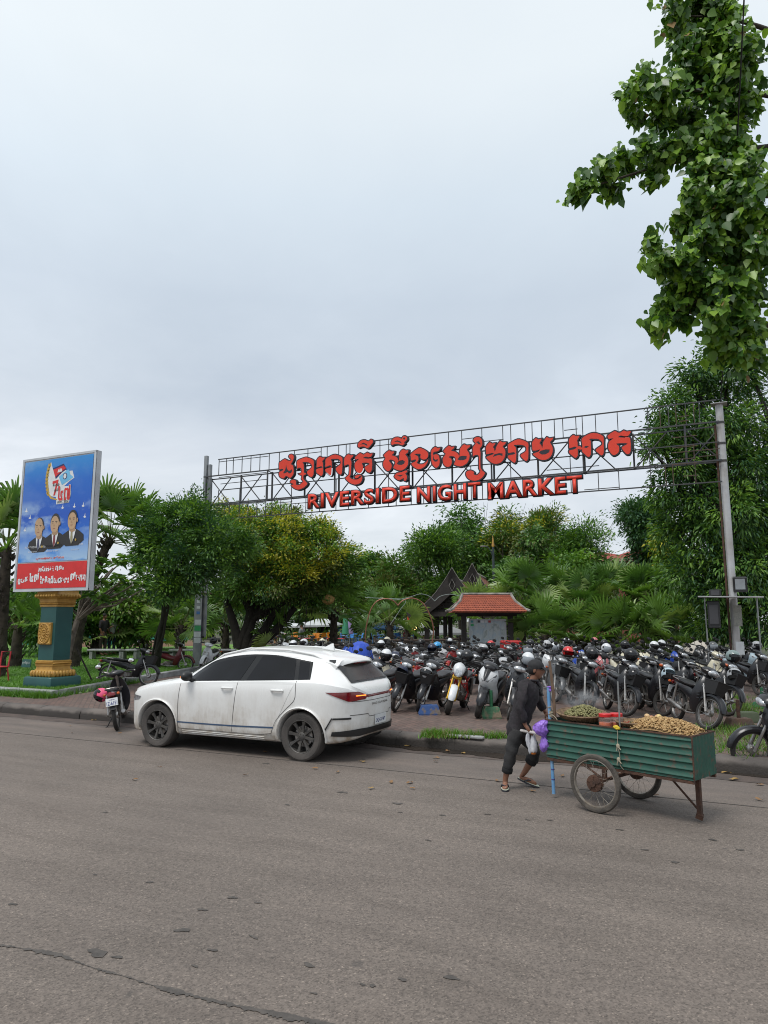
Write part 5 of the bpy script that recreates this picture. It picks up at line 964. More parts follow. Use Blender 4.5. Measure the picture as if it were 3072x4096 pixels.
w1 = J(505, 930, -.01); ch1 = J(600, 640, -.01); nk = J(675, 430, 0); nk2 = J(715, 345, -.01)
shR, shL = J(515, 470, -.145), J(775, 470, .145); eR, eL = J(425, 770, -.225), J(815, 790, .20); wR_, wL_ = J(495, 1075, -.21), J(905, 930, .16)
hc = J(735, 235, -.01); hf = Vector((.95, -.31, 0)).normalized()
HD = Vector((.80, -.28, -.50)).normalized(); cartdir = Vector((.68, -.73, 0)).normalized()
handR = hand_chains(wR_, (J(545, 1150, -.235) - wR_).normalized(), Vector((-.25, -.75, .6)).normalized(), Vector((.5, -.55, -.5)).normalized(), 1.0, 1.1)
handL = hand_chains(wL_, Vector((.6, -.2, -.75)).normalized(), Vector((.5, -.6, .6)).normalized(), Vector((-.5, -.7, 0)).normalized(), 1.0, 1.1)
bd = [[(pel, (.10, .08)), (w1, (.09, .07)), (ch1, (.095, .075)), (nk, (.052, .05)), (nk2, .052), (hc, .05)], [(ch1, (.095, .075)), (shR, .045), (eR, .040), (wR_, .024)], [(ch1, (.095, .075)), (shL, .045), (eL, .040), (wL_, .024)],
      [(pel, (.10, .08)), (hipR, .066), (kR, .055), (kR.lerp(aR, .3), .052), (aR, .033), (aR + Vector((0, .0, -.045)), .034), (heelR.lerp(toeR, .45) + Vector((0, 0, .028)), (.040, .028)), (toeR + Vector((0, 0, .022)), (.038, .015))],
      [(pel, (.10, .08)), (hipL, .066), (kL, .055), (kL.lerp(aL, .3), .052), (aL, .033), (heelL.lerp(aL, .35), .034), (heelL.lerp(toeL, .55) + Vector((0, 0, .032)), (.040, .028)), (toeL + Vector((0, 0, .024)), (.038, .015))]] + handR + handL
men = [(skin_mesh('body_', bd), 0), (head_mesh(hc, hf, 1.0, .06).mesh('head_'), 0)]
bm_ = join_meshes('person', men)
hm_ = men[1][0]; nb = len(men[0][0].polygons); mi = [0] * nb + [p.material_index for p in hm_.polygons]; bm_.polygons.foreach_set('material_index', mi)
mroot = gp(2082, 3152, 0)
man = mk('person', bm_, [M_SKIN, M_EYE, M_HAIR, M_LIP], None, 60); man.location = (mroot.x, mroot.y, 0.0); man.rotation_euler = (0, 0, YAW); tag(man, 'man in black cap, black shirt and rolled dark jeans pushing the green cart', 'person')
tors = [[(pel + Vector((-.015, 0, -.15)), (.165, .15)), (pel + Vector((-.01, 0, -.07)), (.175, .15)), (pel + Vector((0, 0, .03)), (.168, .14)), (w1, (.160, .128)), (ch1, (.172, .135)), (nk + Vector((-.012, 0, -.055)), (.10, .095)), (nk + Vector((0, 0, -.012)), (.066, .062))], [(ch1, (.172, .135)), (shR, .088), (shR.lerp(eR, .5), .074), (eR, .060), (eR.lerp(wR_, .55), .052), (wR_.lerp(eR, .06), .044)], [(ch1, (.172, .135)), (shL, .088), (shL.lerp(eL, .5), .074), (eL, .060), (eL.lerp(wL_, .55), .052), (wL_.lerp(eL, .06), .044)]]
sm = skin_mesh('shirt', tors); a = mcoords(sm); nz = np.random.default_rng(3)
for v in sm.vertices: c = v.co; d = .006 * (math.sin(c.z * 42 + c.x * 30) + math.sin(c.z * 27 - c.y * 40 + c.x * 18)); v.co = c + v.normal * d
mk('shirt', sm, [M_SHIRT], man, 180)
kR2, kL2 = kR.lerp(aR, .70), kL.lerp(aL, .42)
trs = [[(pel + Vector((0, 0, .10)), (.14, .115)), (pel + Vector((0, 0, .04)), (.145, .12)), (pel + Vector((0, 0, -.06)), (.150, .125)), (hipR + Vector((0, 0, -.08)), .105), (hipR.lerp(kR, .6), .085), (kR, .078), (kR.lerp(aR, .4), .070), (kR2, .066)], [(pel + Vector((0, 0, -.06)), (.150, .125)), (hipL + Vector((0.02, 0, -.08)), .105), (hipL.lerp(kL, .6), .085), (kL, .078), (kL2.lerp(kL, .3), .074), (kL2, .070)]]
tm = skin_mesh('trousers', trs)
for v in tm.vertices: c = v.co; v.co = c + v.normal * (.006 * (math.sin(c.z * 50 + c.x * 26) + math.sin(c.z * 31 - c.y * 44)))
tr = mk('trousers', tm, [M_JEAN], man, 180)
for p0, p1, r_ in ((kR.lerp(aR, .56), kR.lerp(aR, .76), .062), (kL.lerp(aL, .26), kL.lerp(aL, .48), .068)):
    mb = MB(); mb.tube([p0, p0.lerp(p1, .12), p0.lerp(p1, .5), p0.lerp(p1, .88), p1], [r_ * .92, r_ * 1.05, r_ * 1.08, r_ * 1.04, r_ * .88], 16); mb.obj('cuff', M('dark_cuff', (.010, .010, .011), .95), tr, 180)
# cap with peak, hair
Rm = Matrix.Rotation(math.atan2(hf.y, hf.x), 3, 'Z') @ Matrix.Rotation(.10, 3, 'Y')
mb = MB(); mb.ball((-.004, 0, .038), (.104, .086, .088), 22, 8, z0=-.02, z1=1.0); mb.lathe([(.089, .012), (.092, .03), (.091, .045)], 22); g = []
for k in range(9):
    t = -1 + 2 * k / 8; g.append([Vector((.075 + .012 * (1 - t * t), t * .068, .045)), Vector((.175 - .055 * t * t, t * .072, .022 - .012 * t * t)), Vector((.175 - .055 * t * t, t * .072, .016 - .012 * t * t)), Vector((.075 + .012 * (1 - t * t), t * .068, .036))])
mb.loft(g); mb.v = [tuple(Rm @ Vector(v) + hc) for v in mb.v]; mb.obj('cap', M_CAP, man, 50)
mb = MB(); mb.ball((-.022, 0, .005), (.082, .081, .092), 18, 10, z0=-.75, z1=.6); mb.v = [tuple(Rm @ Vector(v) + hc) for v in mb.v if True]; mb.obj('hair', M_HAIR, man, 180)
for s in (1,): pass
mb = MB(); mb.tube([nk + Vector((-.07, -.06, -.02)), nk + Vector((-.03, -.085, .025)), nk + Vector((.05, -.075, .015)), nk + Vector((.085, -.04, -.055)), nk + Vector((.075, 0.0, -.09))], [.02, .026, .024, .02, .01], 8, flat=.6); mb.obj('collar', M_SHIRT, man, 180)
for hl_, to_ in ((heelR, toeR), (heelL, toeL)):
    d = (to_ - hl_); L = d.length; d = d.normalized(); sd = Vector((-d.y, d.x, 0)).normalized(); up = sd.cross(d) * -1; up = up if up.z > 0 else -up; g0, g1 = [], []
    for k in range(22):
        t = 2 * math.pi * k / 22; l_ = (math.cos(t) * .54 + .5) * (L + .03); w_ = .046 * math.sin(t) * (1 + .15 * math.cos(t)); p = hl_ + d * (l_ - .01) + sd * w_; g0.append(p + up * -.004); g1.append(p + up * .016)
    mb = MB(); mb.loft([g0, g1]); i = len(mb.f); mb.m[-1] = 1
    q_ = hl_ + d * (L * .80) + up * .018; mb.tube([hl_ + d * (L * .35) + sd * .044 + up * .014, hl_ + d * (L * .55) + sd * .036 + up * .05, q_ + up * .028, hl_ + d * (L * .55) - sd * .036 + up * .05, hl_ + d * (L * .35) - sd * .044 + up * .014], .008, 6, 0)
    zmin = min(v[2] for v in mb.v); mb.v = [(v[0], v[1], v[2] - zmin + .002) if hl_ is heelR else v for v in mb.v]; mb.obj('flip_flop', [M_SOLE, M_FOOTB], man, 50)

bpy.context.view_layer.update()
hw_ = CM.inverted() @ (man.matrix_world @ (wR_.lerp(J(545, 1150, -.235), .95) + Vector((0, 0, -.02))))
mb = MB(); mb.tube([(X0 + .02, -.20, .665), (hw_.x + .05, hw_.y, hw_.z), (hw_.x - .13, hw_.y + .005, hw_.z + .004)], .017, 12); mb.obj('handle', MATS['white_grip'], cart)
HANG = man.matrix_world @ J(600, 1170, -.22)
# bags hanging at the handle end
from mathutils import noise
def crumple(name, prof, c, n, amp, seed, mat, label, cat, sq=(1, 1), parent=None):
    mb = MB(); g = []; n = 44; o3 = Vector((seed * 3.1, seed * 1.7, 0))
    for r_, z, dx in cr(prof, 4):
        ring = []
        for j in range(n):
            a = 2 * math.pi * j / n; d = Vector((math.cos(a), math.sin(a), 0)); q_ = d * .09 + Vector((0, 0, z)); k = 1 + amp * 4.5 * (abs(noise.noise(q_ * 17 + o3)) - .25 + .6 * abs(noise.noise(q_ * 38 - o3)) + .5 * noise.noise(q_ * 9 + o3)); ring.append(Vector((c[0] + dx + r_ * k * sq[0] * d.x, c[1] + r_ * k * sq[1] * d.y, c[2] + z + .012 * noise.noise(q_ * 20))))
        g.append(ring)
    mb.loft(g); o = mb.obj(name, mat, parent, 28); tag(o, label, cat); return o
M_PURP = M('purple_film', (.30, .16, .62), .32, 0, (.24, .12, .52), 9, .9, 16); p = cw(X0 - .05, -.27, .66)
crumple('plastic_bag', [(.012, .205, .06), (.045, .20, .04), (.075, .165, .0), (.084, .12, -.012), (.078, .07, -.008), (.05, .03, .0), (.026, .012, .015), (.042, -.02, .022), (.052, -.07, .022), (.044, -.12, .015), (.016, -.155, .005), (.004, -.16, .0)], p, 34, .075, 4, M_PURP, 'crumpled purple plastic bag tied at the corner of the green cart', 'bag')
crumple('plastic_bag', [(.02, 1.245 - .66, 0.02), (.028, .58, 0.02), (.018, .56, .02), (.026, .545, .02), (.012, .53, .02)], cw(X0 + .0, -.20, .66), 16, .16, 6, M_PURP, 'purple film knotted round the top of the blue pole', 'bag')
M_WBAG = M('white_film', (.62, .63, .66), .35, 0, (.52, .53, .57), 9, alpha=.85); p = HANG + Vector((.01, -.01, -.02))
crumple('plastic_bag', [(.008, .03, 0), (.016, .0, 0), (.03, -.05, .0), (.042, -.10, 0), (.046, -.15, 0), (.045, -.195, .0), (.038, -.215, 0), (.01, -.222, 0)], p, 24, .06, 7, M_WBAG, 'white carrier bag with a cup, hanging from the cart handle', 'bag', (1, .8))
crumple('plastic_bag', [(.006, .03, .01), (.014, 0, 0), (.022, -.05, -.005), (.026, -.10, -.005), (.020, -.16, .01), (.012, -.21, .015), (.003, -.235, .015)], p + Vector((-.055, -.02, 0)), 20, .10, 8, M_WBAG, 'thin white bag hanging slack beside the carrier bag', 'bag', (1, .7))
mb = MB(); mb.lathe([(.001, -.235), (.030, -.235), (.034, -.18), (.034, -.165), (.001, -.165)], 18); o = mb.obj('drink_cup', M('iced_tea', (.40, .12, .02), .15), None, 40, p + Vector((.0, 0, -.002))); tag(o, 'cup of amber tea at the bottom of the carrier bag', 'cup')
# ---------------------------------------------------------------- gateway sign: two poles, open truss, raised letters
BS = 21.4                                # distance of the sign plane along Y
def sp_(x, y): p = bpl(x, y, BS); return (p.x, p.z)
M_TRUSS = M('truss_paint', (.040, .048, .058), .6, 0, (.060, .055, .052), 4); M_TRUSTY = M('truss_rust', (.10, .062, .042), .8, 0, (.06, .045, .038), 6); M_POLE = M('galvanised_pole', (.50, .51, .52), .4, .25, (.36, .34, .32), 1.6); M_STICK = M('sticker_white', (.55, .58, .60), .5)
sign = empty('gateway_sign', (sp_(2930, 2700)[0], BS, PZ)); tag(sign, 'steel gateway with red Khmer letters above RIVERSIDE NIGHT MARKET, on two poles', 'sign')
def swp(o): o.location = -Vector(sign.location); return o
from mathutils.geometry import tessellate_polygon
def area2(P): return sum(a[0] * b[1] - b[0] * a[1] for a, b in zip(P, P[1:] + P[:1]))
def grow(P, d):
    P = P if area2(P) > 0 else P[::-1]; n = len(P); o = []
    for i in range(n):
        a, b, c = (np.array(P[k % n]) for k in (i - 1, i, i + 1)); t1, t2 = b - a, c - b; t1 = t1 / (np.linalg.norm(t1) + 1e-9); t2 = t2 / (np.linalg.norm(t2) + 1e-9); n1, n2_ = np.array((t1[1], -t1[0])), np.array((t2[1], -t2[0])); m = n1 + n2_; m = m / (np.linalg.norm(m) + 1e-9); o.append(tuple(b + m * d / max(.55, float(m @ n1))))
    return o
def slab(polys, th):                     # filled outline with holes, th thick towards -z
    polys = [polys[0] if area2(polys[0]) > 0 else polys[0][::-1]] + [h if area2(h) < 0 else h[::-1] for h in polys[1:]]
    V = [(x, y, 0) for P in polys for x, y in P]; T = tessellate_polygon([[Vector((x, y, 0)) for x, y in P] for P in polys]); n = len(V); F = [t for t in T] + [tuple(i + n for i in t) for t in T]; V2 = [(x, y, -th) for x, y, _ in V]; o = 0
    for P in polys:
        k = len(P); F += [(o + i, o + (i + 1) % k, o + (i + 1) % k + n, o + i + n) for i in range(k)]; o += k
    me = bpy.data.meshes.new('slab'); me.from_pydata(V + V2, [], F); b = bmesh.new(); b.from_mesh(me); bmesh.ops.recalc_face_normals(b, faces=b.faces); b.to_mesh(me); b.free(); me.update(); return me
CR_A = (1100, 1730); CR_B = (1480, 1720); CR_C = (1840, 1690); CR_D = (2200, 1670)
GL = [
 (CR_A, [(125,525),(150,500),(222,455),(262,480),(310,485),(325,470),(295,445),(282,415),(300,388),(335,380),(365,395),(375,430),(365,480),(345,520),(330,545),(355,560),(370,600),(372,680),(365,720),(340,755),(310,778),(275,762),(243,745),(205,785),(170,780),(130,750),(122,680),(165,655),(190,640),(180,628),(128,640),(124,600)], [[(243,560),(255,620),(275,655),(310,660),(335,638),(338,665),(320,690),(295,695),(270,670),(250,680),(215,695),(203,690),(228,650),(242,610)]]),
 (CR_A, [(420,490),(500,450),(560,430),(610,435),(700,480),(705,570),(700,720),(660,765),(610,735),(585,690),(590,660),(640,620),(665,590),(660,560),(630,530),(580,518),(520,520),(538,545),(545,680),(580,690),(570,720),(540,730),(535,790),(600,860),(560,920),(490,960),(430,970),(370,945),(325,900),(330,885),(365,875),(320,862),(308,830),(340,800),(390,800),(415,830),(415,880),(470,880),(500,850),(520,830),(490,790),(500,740),(460,720),(440,700),(490,690),(490,620),(450,610),(425,630),(418,580)], []),
 (CR_A, [(748,470),(800,415),(840,435),(890,432),(870,470),(845,500),(855,520),(858,600),(858,700),(825,748),(780,720),(740,690),(740,625),(800,608),(840,598),(815,588),(745,610),(745,540)], []),
 (CR_A, [(893,460),(960,415),(1030,385),(1090,390),(1170,430),(1178,500),(1170,690),(1135,725),(1090,690),(1060,640),(1070,600),(1130,550),(1140,510),(1110,470),(1040,465),(990,470),(1000,500),(1000,600),(995,710),(970,738),(930,705),(890,670),(890,620),(970,598),(985,583),(960,573),(890,600),(888,540)], []),
 (CR_A, [(1200,450),(1265,378),(1310,395),(1355,390),(1345,430),(1310,465),(1325,500),(1325,560),(1310,730),(1295,750),(1330,785),(1400,795),(1440,780),(1480,755),(1460,745),(1430,780),(1385,785),(1370,755),(1400,725),(1460,715),(1495,740),(1505,790),(1480,850),(1430,880),(1370,888),(1300,865),(1245,820),(1215,770),(1275,715),(1280,570),(1250,560),(1215,575),(1200,570)], []),
 (CR_A, [(1378,430),(1462,357),(1520,385),(1580,348),(1625,372),(1676,366),(1650,425),(1600,440),(1560,430),(1520,445),(1600,452),(1665,460),(1662,640),(1615,695),(1560,660),(1535,600),(1565,575),(1612,545),(1570,528),(1500,535),(1520,580),(1515,640),(1490,685),(1450,702),(1405,680),(1375,620),(1368,560),(1385,510),(1440,465),(1400,478),(1380,465)], []),
 (CR_A, [(1420,235),(1440,185),(1490,150),(1550,145),(1600,165),(1640,135),(1675,150),(1680,190),(1640,245),(1600,285),(1570,285),(1530,265),(1480,265),(1445,280),(1425,262)], [[(1470,222),(1520,200),(1570,222),(1580,245),(1530,215)]]),
 (CR_B, [(268,440),(365,355),(400,375),(455,375),(440,420),(420,440),(470,455),(510,490),(525,530),(535,400),(595,340),(640,358),(690,355),(675,405),(640,430),(665,460),(685,520),(680,600),(640,660),(570,700),(500,690),(430,655),(450,600),(460,560),(440,535),(390,520),(370,535),(400,570),(415,620),(395,680),(345,712),(290,670),(262,610),(265,550),(300,490)], [[(500,580),(530,540),(590,528),(620,545),(610,580),(570,598),(520,595)]]),
 (CR_B, [(395,235),(420,175),(470,145),(530,145),(570,165),(590,130),(630,120),(665,145),(665,185),(640,215),(620,230),(630,250),(590,285),(550,275),(500,262),(440,270),(410,285)], [[(450,222),(500,203),(550,222),(572,245),(510,216)], [(600,165),(615,155),(626,168),(615,182)]]),
 (CR_B, [(445,790),(490,730),(570,715),(630,690),(675,695),(660,730),(640,745),(665,780),(660,840),(630,872),(600,855),(605,825),(560,850),(520,860),(470,830)], [[(505,778),(560,772),(600,765),(550,790)]]),
 (CR_B, [(720,415),(850,318),(910,328),(975,362),(1015,412),(1010,470),(980,510),(930,520),(885,500),(875,470),(880,430),(850,425),(790,428),(845,455),(855,520),(830,565),(870,585),(930,580),(980,540),(1010,490),(1005,560),(960,630),(900,668),(850,680),(780,650),(722,582),(790,545),(805,520),(770,525),(725,535),(718,470)], []),
 (CR_B, [(1055,365),(1120,300),(1165,318),(1215,312),(1200,355),(1165,385),(1105,395),(1095,430),(1140,420),(1180,435),(1200,480),(1205,560),(1190,620),(1145,658),(1100,630),(1065,580),(1055,500)], [[(1100,450),(1100,505),(1130,525),(1165,515),(1158,540),(1120,545),(1092,515)]]),
 (CR_B, [(1250,375),(1345,280),(1390,300),(1450,295),(1430,340),(1400,365),(1460,380),(1510,420),(1522,445),(1528,336),(1598,256),(1643,276),(1708,271),(1693,316),(1653,351),(1683,396),(1698,456),(1683,526),(1643,586),(1573,626),(1513,631),(1430,600),(1450,540),(1455,500),(1430,470),(1380,465),(1360,475),(1395,500),(1405,560),(1385,620),(1325,645),(1270,610),(1245,550),(1250,480),(1290,420)], [[(1500,510),(1530,468),(1590,458),(1640,465),(1635,500),(1590,520),(1530,522)]]),
 (CR_C, [(255,320),(270,285),(320,262),(370,270),(405,310),(415,370),(405,420),(370,465),(385,520),(385,770),(445,840),(455,870),(420,930),(360,975),(290,995),(220,985),(160,945),(130,880),(150,830),(200,812),(250,820),(280,850),(270,875),(310,890),(345,870),(370,825),(345,785),(345,590),(310,570),(275,580),(250,600),(245,560),(245,440),(290,375),(262,345)], [[(308,352),(345,345),(375,385),(350,385),(330,362)]]),
 (CR_C, [(460,430),(525,348),(570,370),(630,362),(610,410),(590,435),(610,460),(615,500),(632,430),(695,330),(740,350),(805,348),(785,395),(750,425),(785,470),(795,540),(775,620),(720,690),(640,718),(560,700),(490,640),(465,595),(545,560),(590,545),(560,540),(470,560),(462,500)], [[(590,590),(610,560),(680,540),(735,545),(735,575),(690,560),(640,570)]]),
 (CR_C, [(825,390),(900,340),(985,300),(1060,310),(1165,360),(1172,450),(1170,620),(1130,672),(1080,640),(1035,590),(1040,550),(1110,510),(1125,460),(1100,420),(1040,405),(960,405),(935,412),(970,450),(970,650),(935,700),(880,665),(830,620),(828,570),(900,555),(940,540),(915,525),(830,540),(825,470)], []),
 (CR_C, [(1220,355),(1285,280),(1330,300),(1390,290),(1375,340),(1355,370),(1385,400),(1395,440),(1400,360),(1465,262),(1510,285),(1580,272),(1565,320),(1530,355),(1560,410),(1575,470),(1560,560),(1500,630),(1420,655),(1340,640),(1270,590),(1230,545),(1320,510),(1350,480),(1330,490),(1235,500),(1222,430)], [[(1350,530),(1370,502),(1450,480),(1510,482),(1505,515),(1450,548),(1390,553)]]),
 (CR_D, [(335,385),(408,310),(450,330),(520,325),(505,370),(480,415),(490,440),(491,500),(520,495),(545,510),(552,520),(546,450),(545,375),(640,310),(725,280),(800,285),(910,335),(918,430),(918,620),(875,665),(820,625),(780,590),(780,550),(850,500),(880,470),(870,430),(820,395),(740,390),(680,390),(705,420),(708,640),(655,690),(600,645),(552,600),(551,565),(520,570),(492,560),(492,660),(450,705),(395,670),(340,620),(338,570),(420,550),(455,528),(430,520),(340,545),(335,470)], [[(590,520),(620,505),(660,510),(625,530)]]),
 (CR_D, [(972,325),(1088,248),(1140,270),(1180,275),(1240,238),(1290,258),(1362,250),(1345,310),(1310,345),(1250,350),(1200,338),(1160,352),(1250,358),(1352,365),(1358,600),(1300,645),(1250,610),(1200,540),(1220,505),(1290,468),(1240,463),(1130,468),(1165,495),(1175,550),(1160,610),(1110,650),(1065,658),(1020,620),(980,550),(978,480),(1000,420),(1060,378),(1000,395),(975,370)], [])]
def tr_(o, P): return [sp_(o[0] + x / 4.1475, o[1] + y / 4.1475) for x, y in P]
def soft(P):                             # round the hand-traced outline a little
    return [tuple(q) for q in cr(P, 2, True)]
faces, backs = [], []
for o, outer, holes in GL:
    A = soft(tr_(o, outer)); H_ = [tr_(o, h) for h in holes]
    A = [tuple(map(float, q_)) for q_ in A]; A = A if area2(A) > 0 else A[::-1]; faces.append(slab([grow(A, -.014)] + [grow(h[::-1] if area2(h) < 0 else h, .012) for h in H_], .006)); backs.append(slab([grow(A, .022)], .13))
def stand(me, y): return xf(me, Matrix.Translation((0, y, 0)) @ FACE)
M_SRED = M('sign_red', (.78, .050, .020), .5, 0, (.66, .040, .016), .8); M_SBOX = M('sign_box_navy', (.020, .020, .032), .55)
o = mk('khmer_lettering_box', join_meshes('khmer_box', [(stand(m_, BS - .235), 0) for m_ in backs]), [M_SBOX], sign, None); swp(o)
o = mk('khmer_lettering', join_meshes('khmer_face', [(stand(m_, BS - .239), 0) for m_ in faces]), [M_SRED], sign, None); swp(o)
wb, wf = [], []
for word, x0, x1, tL, tR, bL, bR in (('RIVERSIDE', 1246, 1650, 1975, 1953.5, 2033, 2012), ('NIGHT', 1680, 1931, 1950, 1936, 2010.5, 2000), ('MARKET', 1961, 2334, 1934, 1909.5, 1998, 1977)):
    a0, a1 = sp_(x0, (tL + bL) / 2)[0], sp_(x1, (tR + bR) / 2)[0]; zt = (sp_(x0, tL)[1] + sp_(x1, tR)[1]) / 2; zb = (sp_(x0, bL)[1] + sp_(x1, bR)[1]) / 2
    for lst, ex, of, m_ in ((wf, .003, .020, 0), (wb, .055, .052, .03)):
        me = text_mesh(word, 1.0, 0, of, sp=1.09); a = mcoords(me); w_ = a[:, 0].max() - a[:, 0].min(); fit_text(me, a0 - m_, a1 + m_, zb - m_, zt + m_); me2 = me
        b_ = bmesh.new(); b_.from_mesh(me2); r_ = bmesh.ops.extrude_face_region(b_, geom=b_.faces[:]); bmesh.ops.translate(b_, verts=[v for v in r_['geom'] if isinstance(v, bmesh.types.BMVert)], vec=(0, 0, -ex * 2)); bmesh.ops.recalc_face_normals(b_, faces=b_.faces); b_.to_mesh(me2); b_.free(); lst.append(me2)
for m_ in wb: swp(mk('english_lettering_box', stand(m_, BS - .232), [M_SBOX], sign, None))
for m_ in wf: swp(mk('english_lettering', stand(m_, BS - .242), [M_SRED], sign, None))
# truss: heights of the four chords from both ends of the photo
zc = lambda xl, yl, xr, yr: (sp_(xl, yl)[1] + sp_(xr, yr)[1]) / 2
zT, zU, zL, zB = zc(885, 1817, 2600, 1665), zc(885, 1884, 2600, 1744), zc(870, 2000, 2600, 1890), zc(873, 2058, 2610, 1977)
aL_, aR_ = sp_(878, 1900)[0], sp_(2880, 1800)[0]; aLp, aRp = sp_(822, 1900)[0], sp_(2893, 1900)[0]
mb = MB(); Yf = BS - .10
def barh(x0, x1, z, t=.026, y=Yf, mi=0): mb.box(((x0 + x1) / 2, y, z), (x1 - x0, t, t), None, mi)
def barv(x, z0, z1, t=.026, y=Yf, mi=0): mb.box((x, y, (z0 + z1) / 2), (t, t, z1 - z0), None, mi)
barh(aL_, aR_, zT, .034); barh(aL_, aR_, zB, .034); barh(aLp, aRp, zU, .042); barh(aLp, aRp, zL, .042); barh(aLp, aRp, zU - .05, .038, BS + .25); barh(aLp, aRp, zL + .02, .038, BS + .25)
zM = (zU * .47 + zL * .53); barh(aL_ + .2, aR_, zM, .03, Yf + .004)
sx = [883, 913, 940, 975, 1010, 1046, 1083, 1123, 1183, 1237, 1290, 1314, 1360, 1390, 1405, 1525, 1560, 1746, 1800, 1853, 1934, 2018, 2050, 2107, 2136, 2174, 2226, 2260, 2313, 2339, 2392, 2481, 2603, 2653, 2687, 2717, 2757, 2790, 2812]
for i, x in enumerate(sx): a = sp_(x, 1860)[0]; barv(a, zU, zT, .022, Yf - .004, 1 if x > 2640 and i % 2 else 0)
for i, x in enumerate([880, 905, 925, 965, 1000, 1035, 1070, 1095, 1130, 1172, 1230, 1285, 1350, 1400, 1480, 1560, 1590, 1650, 1700, 1745, 1850, 1890, 1935, 2020, 2050, 2110, 2180, 2290, 2400, 2482, 2610, 2670, 2700, 2790]): a = sp_(x, 2010)[0]; barv(a, zB, zL if i % 3 else zM, .022, Yf - .008, 1 if x > 2660 else 0)
qs = random.Random(4)
x = aLp + .1; k = 0
while x < aRp - .9:
    mb.tube([(x, BS + .25, zU - .05), (x + .95, BS + .25, zL)], .02, 6); mb.tube([(x, BS + .25, zL), (x + .95, BS + .25, zU - .05)], .02, 6); barv(x, zL, zU, .05, BS + .252)
    if k % 2 == 0: mb.tube([(x, Yf, zU), (x, BS + .25, zU - .05)], .018, 6); mb.tube([(x, Yf, zL), (x, BS + .25, zL)], .018, 6); barv(x + .02, zL, zU, .045, Yf + .01)
    x += 1.42; k += 1
for x0, x1, yy, mi in ((885, 1080, 1850, 0), (1185, 1290, 1822, 0), (1853, 1935, 1760, 0), (1940, 2018, 1769, 0), (2260, 2313, 1725, 0), (883, 1072, 1912, 0), (890, 1075, 1938, 0), (880, 1070, 2026, 0), (1100, 1175, 2015, 0), (1150, 1290, 2019, 0), (2190, 2400, 1884, 0), (1480, 1600, 1790, 0), (2340, 2480, 1962, 0), (2690, 2790, 1755, 1), (2690, 2790, 1795, 1), (2690, 2785, 1843, 1), (2690, 2790, 1862, 1), (2716, 2757, 1671, 1), (2716, 2757, 1690, 1), (2735, 2795, 1908, 1), (2690, 2880, 1815, 1), (2795, 2880, 1830, 1)):
    p0, p1 = sp_(x0, yy), sp_(x1, yy); barh(p0[0], p1[0], p0[1], .022, Yf - .012, mi)
o = mb.obj('truss_frame', [M_TRUSS, M_TRUSTY], sign, None); swp(o)
aP = sp_(2932, 2650)[0]; zP = sp_(2866, 1617)[1]
mb = MB(); mb.tube([(aRp + .02, BS + .08, PZ - .05), (aRp + .02, BS + .08, zP)], .10, 20); mb.box((aRp + .02, BS + .08, zP + .012), (.42, .38, .02)); mb.tube([(aRp - .12, BS + .02, PZ), (aRp - .12, BS + .02, 3.0), (aRp - .115, BS + .02, zP - .6)], .028, 8, 1); mb.box((aRp + .10, BS - .045, PZ + 1.95), (.20, .01, .55), None, 2); mb.box((aRp + .10, BS - .045, PZ + 1.1), (.20, .01, .34), None, 3)
for z in (zU, zL, zU - .6): mb.lathe([(.102, z - .03), (.112, z - .03), (.112, z + .03), (.102, z + .03)], 20, (aRp + .02, BS + .08, 0), mi=4)
o = mb.obj('pole', [M_POLE, M_RUST, M('faded_notice', (.42, .41, .36), .8, 0, (.30, .30, .27), 30), M_STICK, M_TRUSS], sign, 50); swp(o)
zPl = sp_(824, 1823)[1]
mb = MB(); mb.box((aLp - .02, BS + .05, (PZ + zPl) / 2), (.13, .12, zPl - PZ)); mb.box((aLp + .13, BS + .10, (1.4 + zPl - .35) / 2), (.12, .12, zPl - .35 - 1.4)); mb.box((aLp - .06, BS - .05, (PZ + 3.0) / 2), (.34, .02, 3.0 - PZ))
mb.box((aLp + .05, BS, 3.02), (1.0, .06, .05), None, 1)
for z, c in ((1.95, 2), (1.73, 3), (1.50, 2), (2.5, 2), (2.72, 2), (2.3, 4), (1.28, 2)): mb.box((aLp - .04, BS - .064, z), (.30 if z < 2 else .16, .008, .19 if z < 2 else .10), None, c)
o = mb.obj('pole', [M('weathered_steel', (.20, .21, .23), .5, .4, (.30, .31, .32), 3), M_RUST, M_STICK, M('sticker_green', (.03, .30, .10), .5), M('sticker_blue', (.05, .16, .42), .5)], sign, None); swp(o)
# overhead cable
ca, cb = bpl(2978, -40, 11.0), Vector((aRp + .05, BS + .08, zP)); mb = MB(); mb.tube([ca.lerp(cb, t) + Vector((0, 0, -.35 * math.sin(math.pi * t))) for t in np.linspace(0, 1, 20)], .012, 6); tag(mb.obj('overhead_cable', M_GRIP), 'black overhead cable running down to the top of the round steel pole', 'cable')
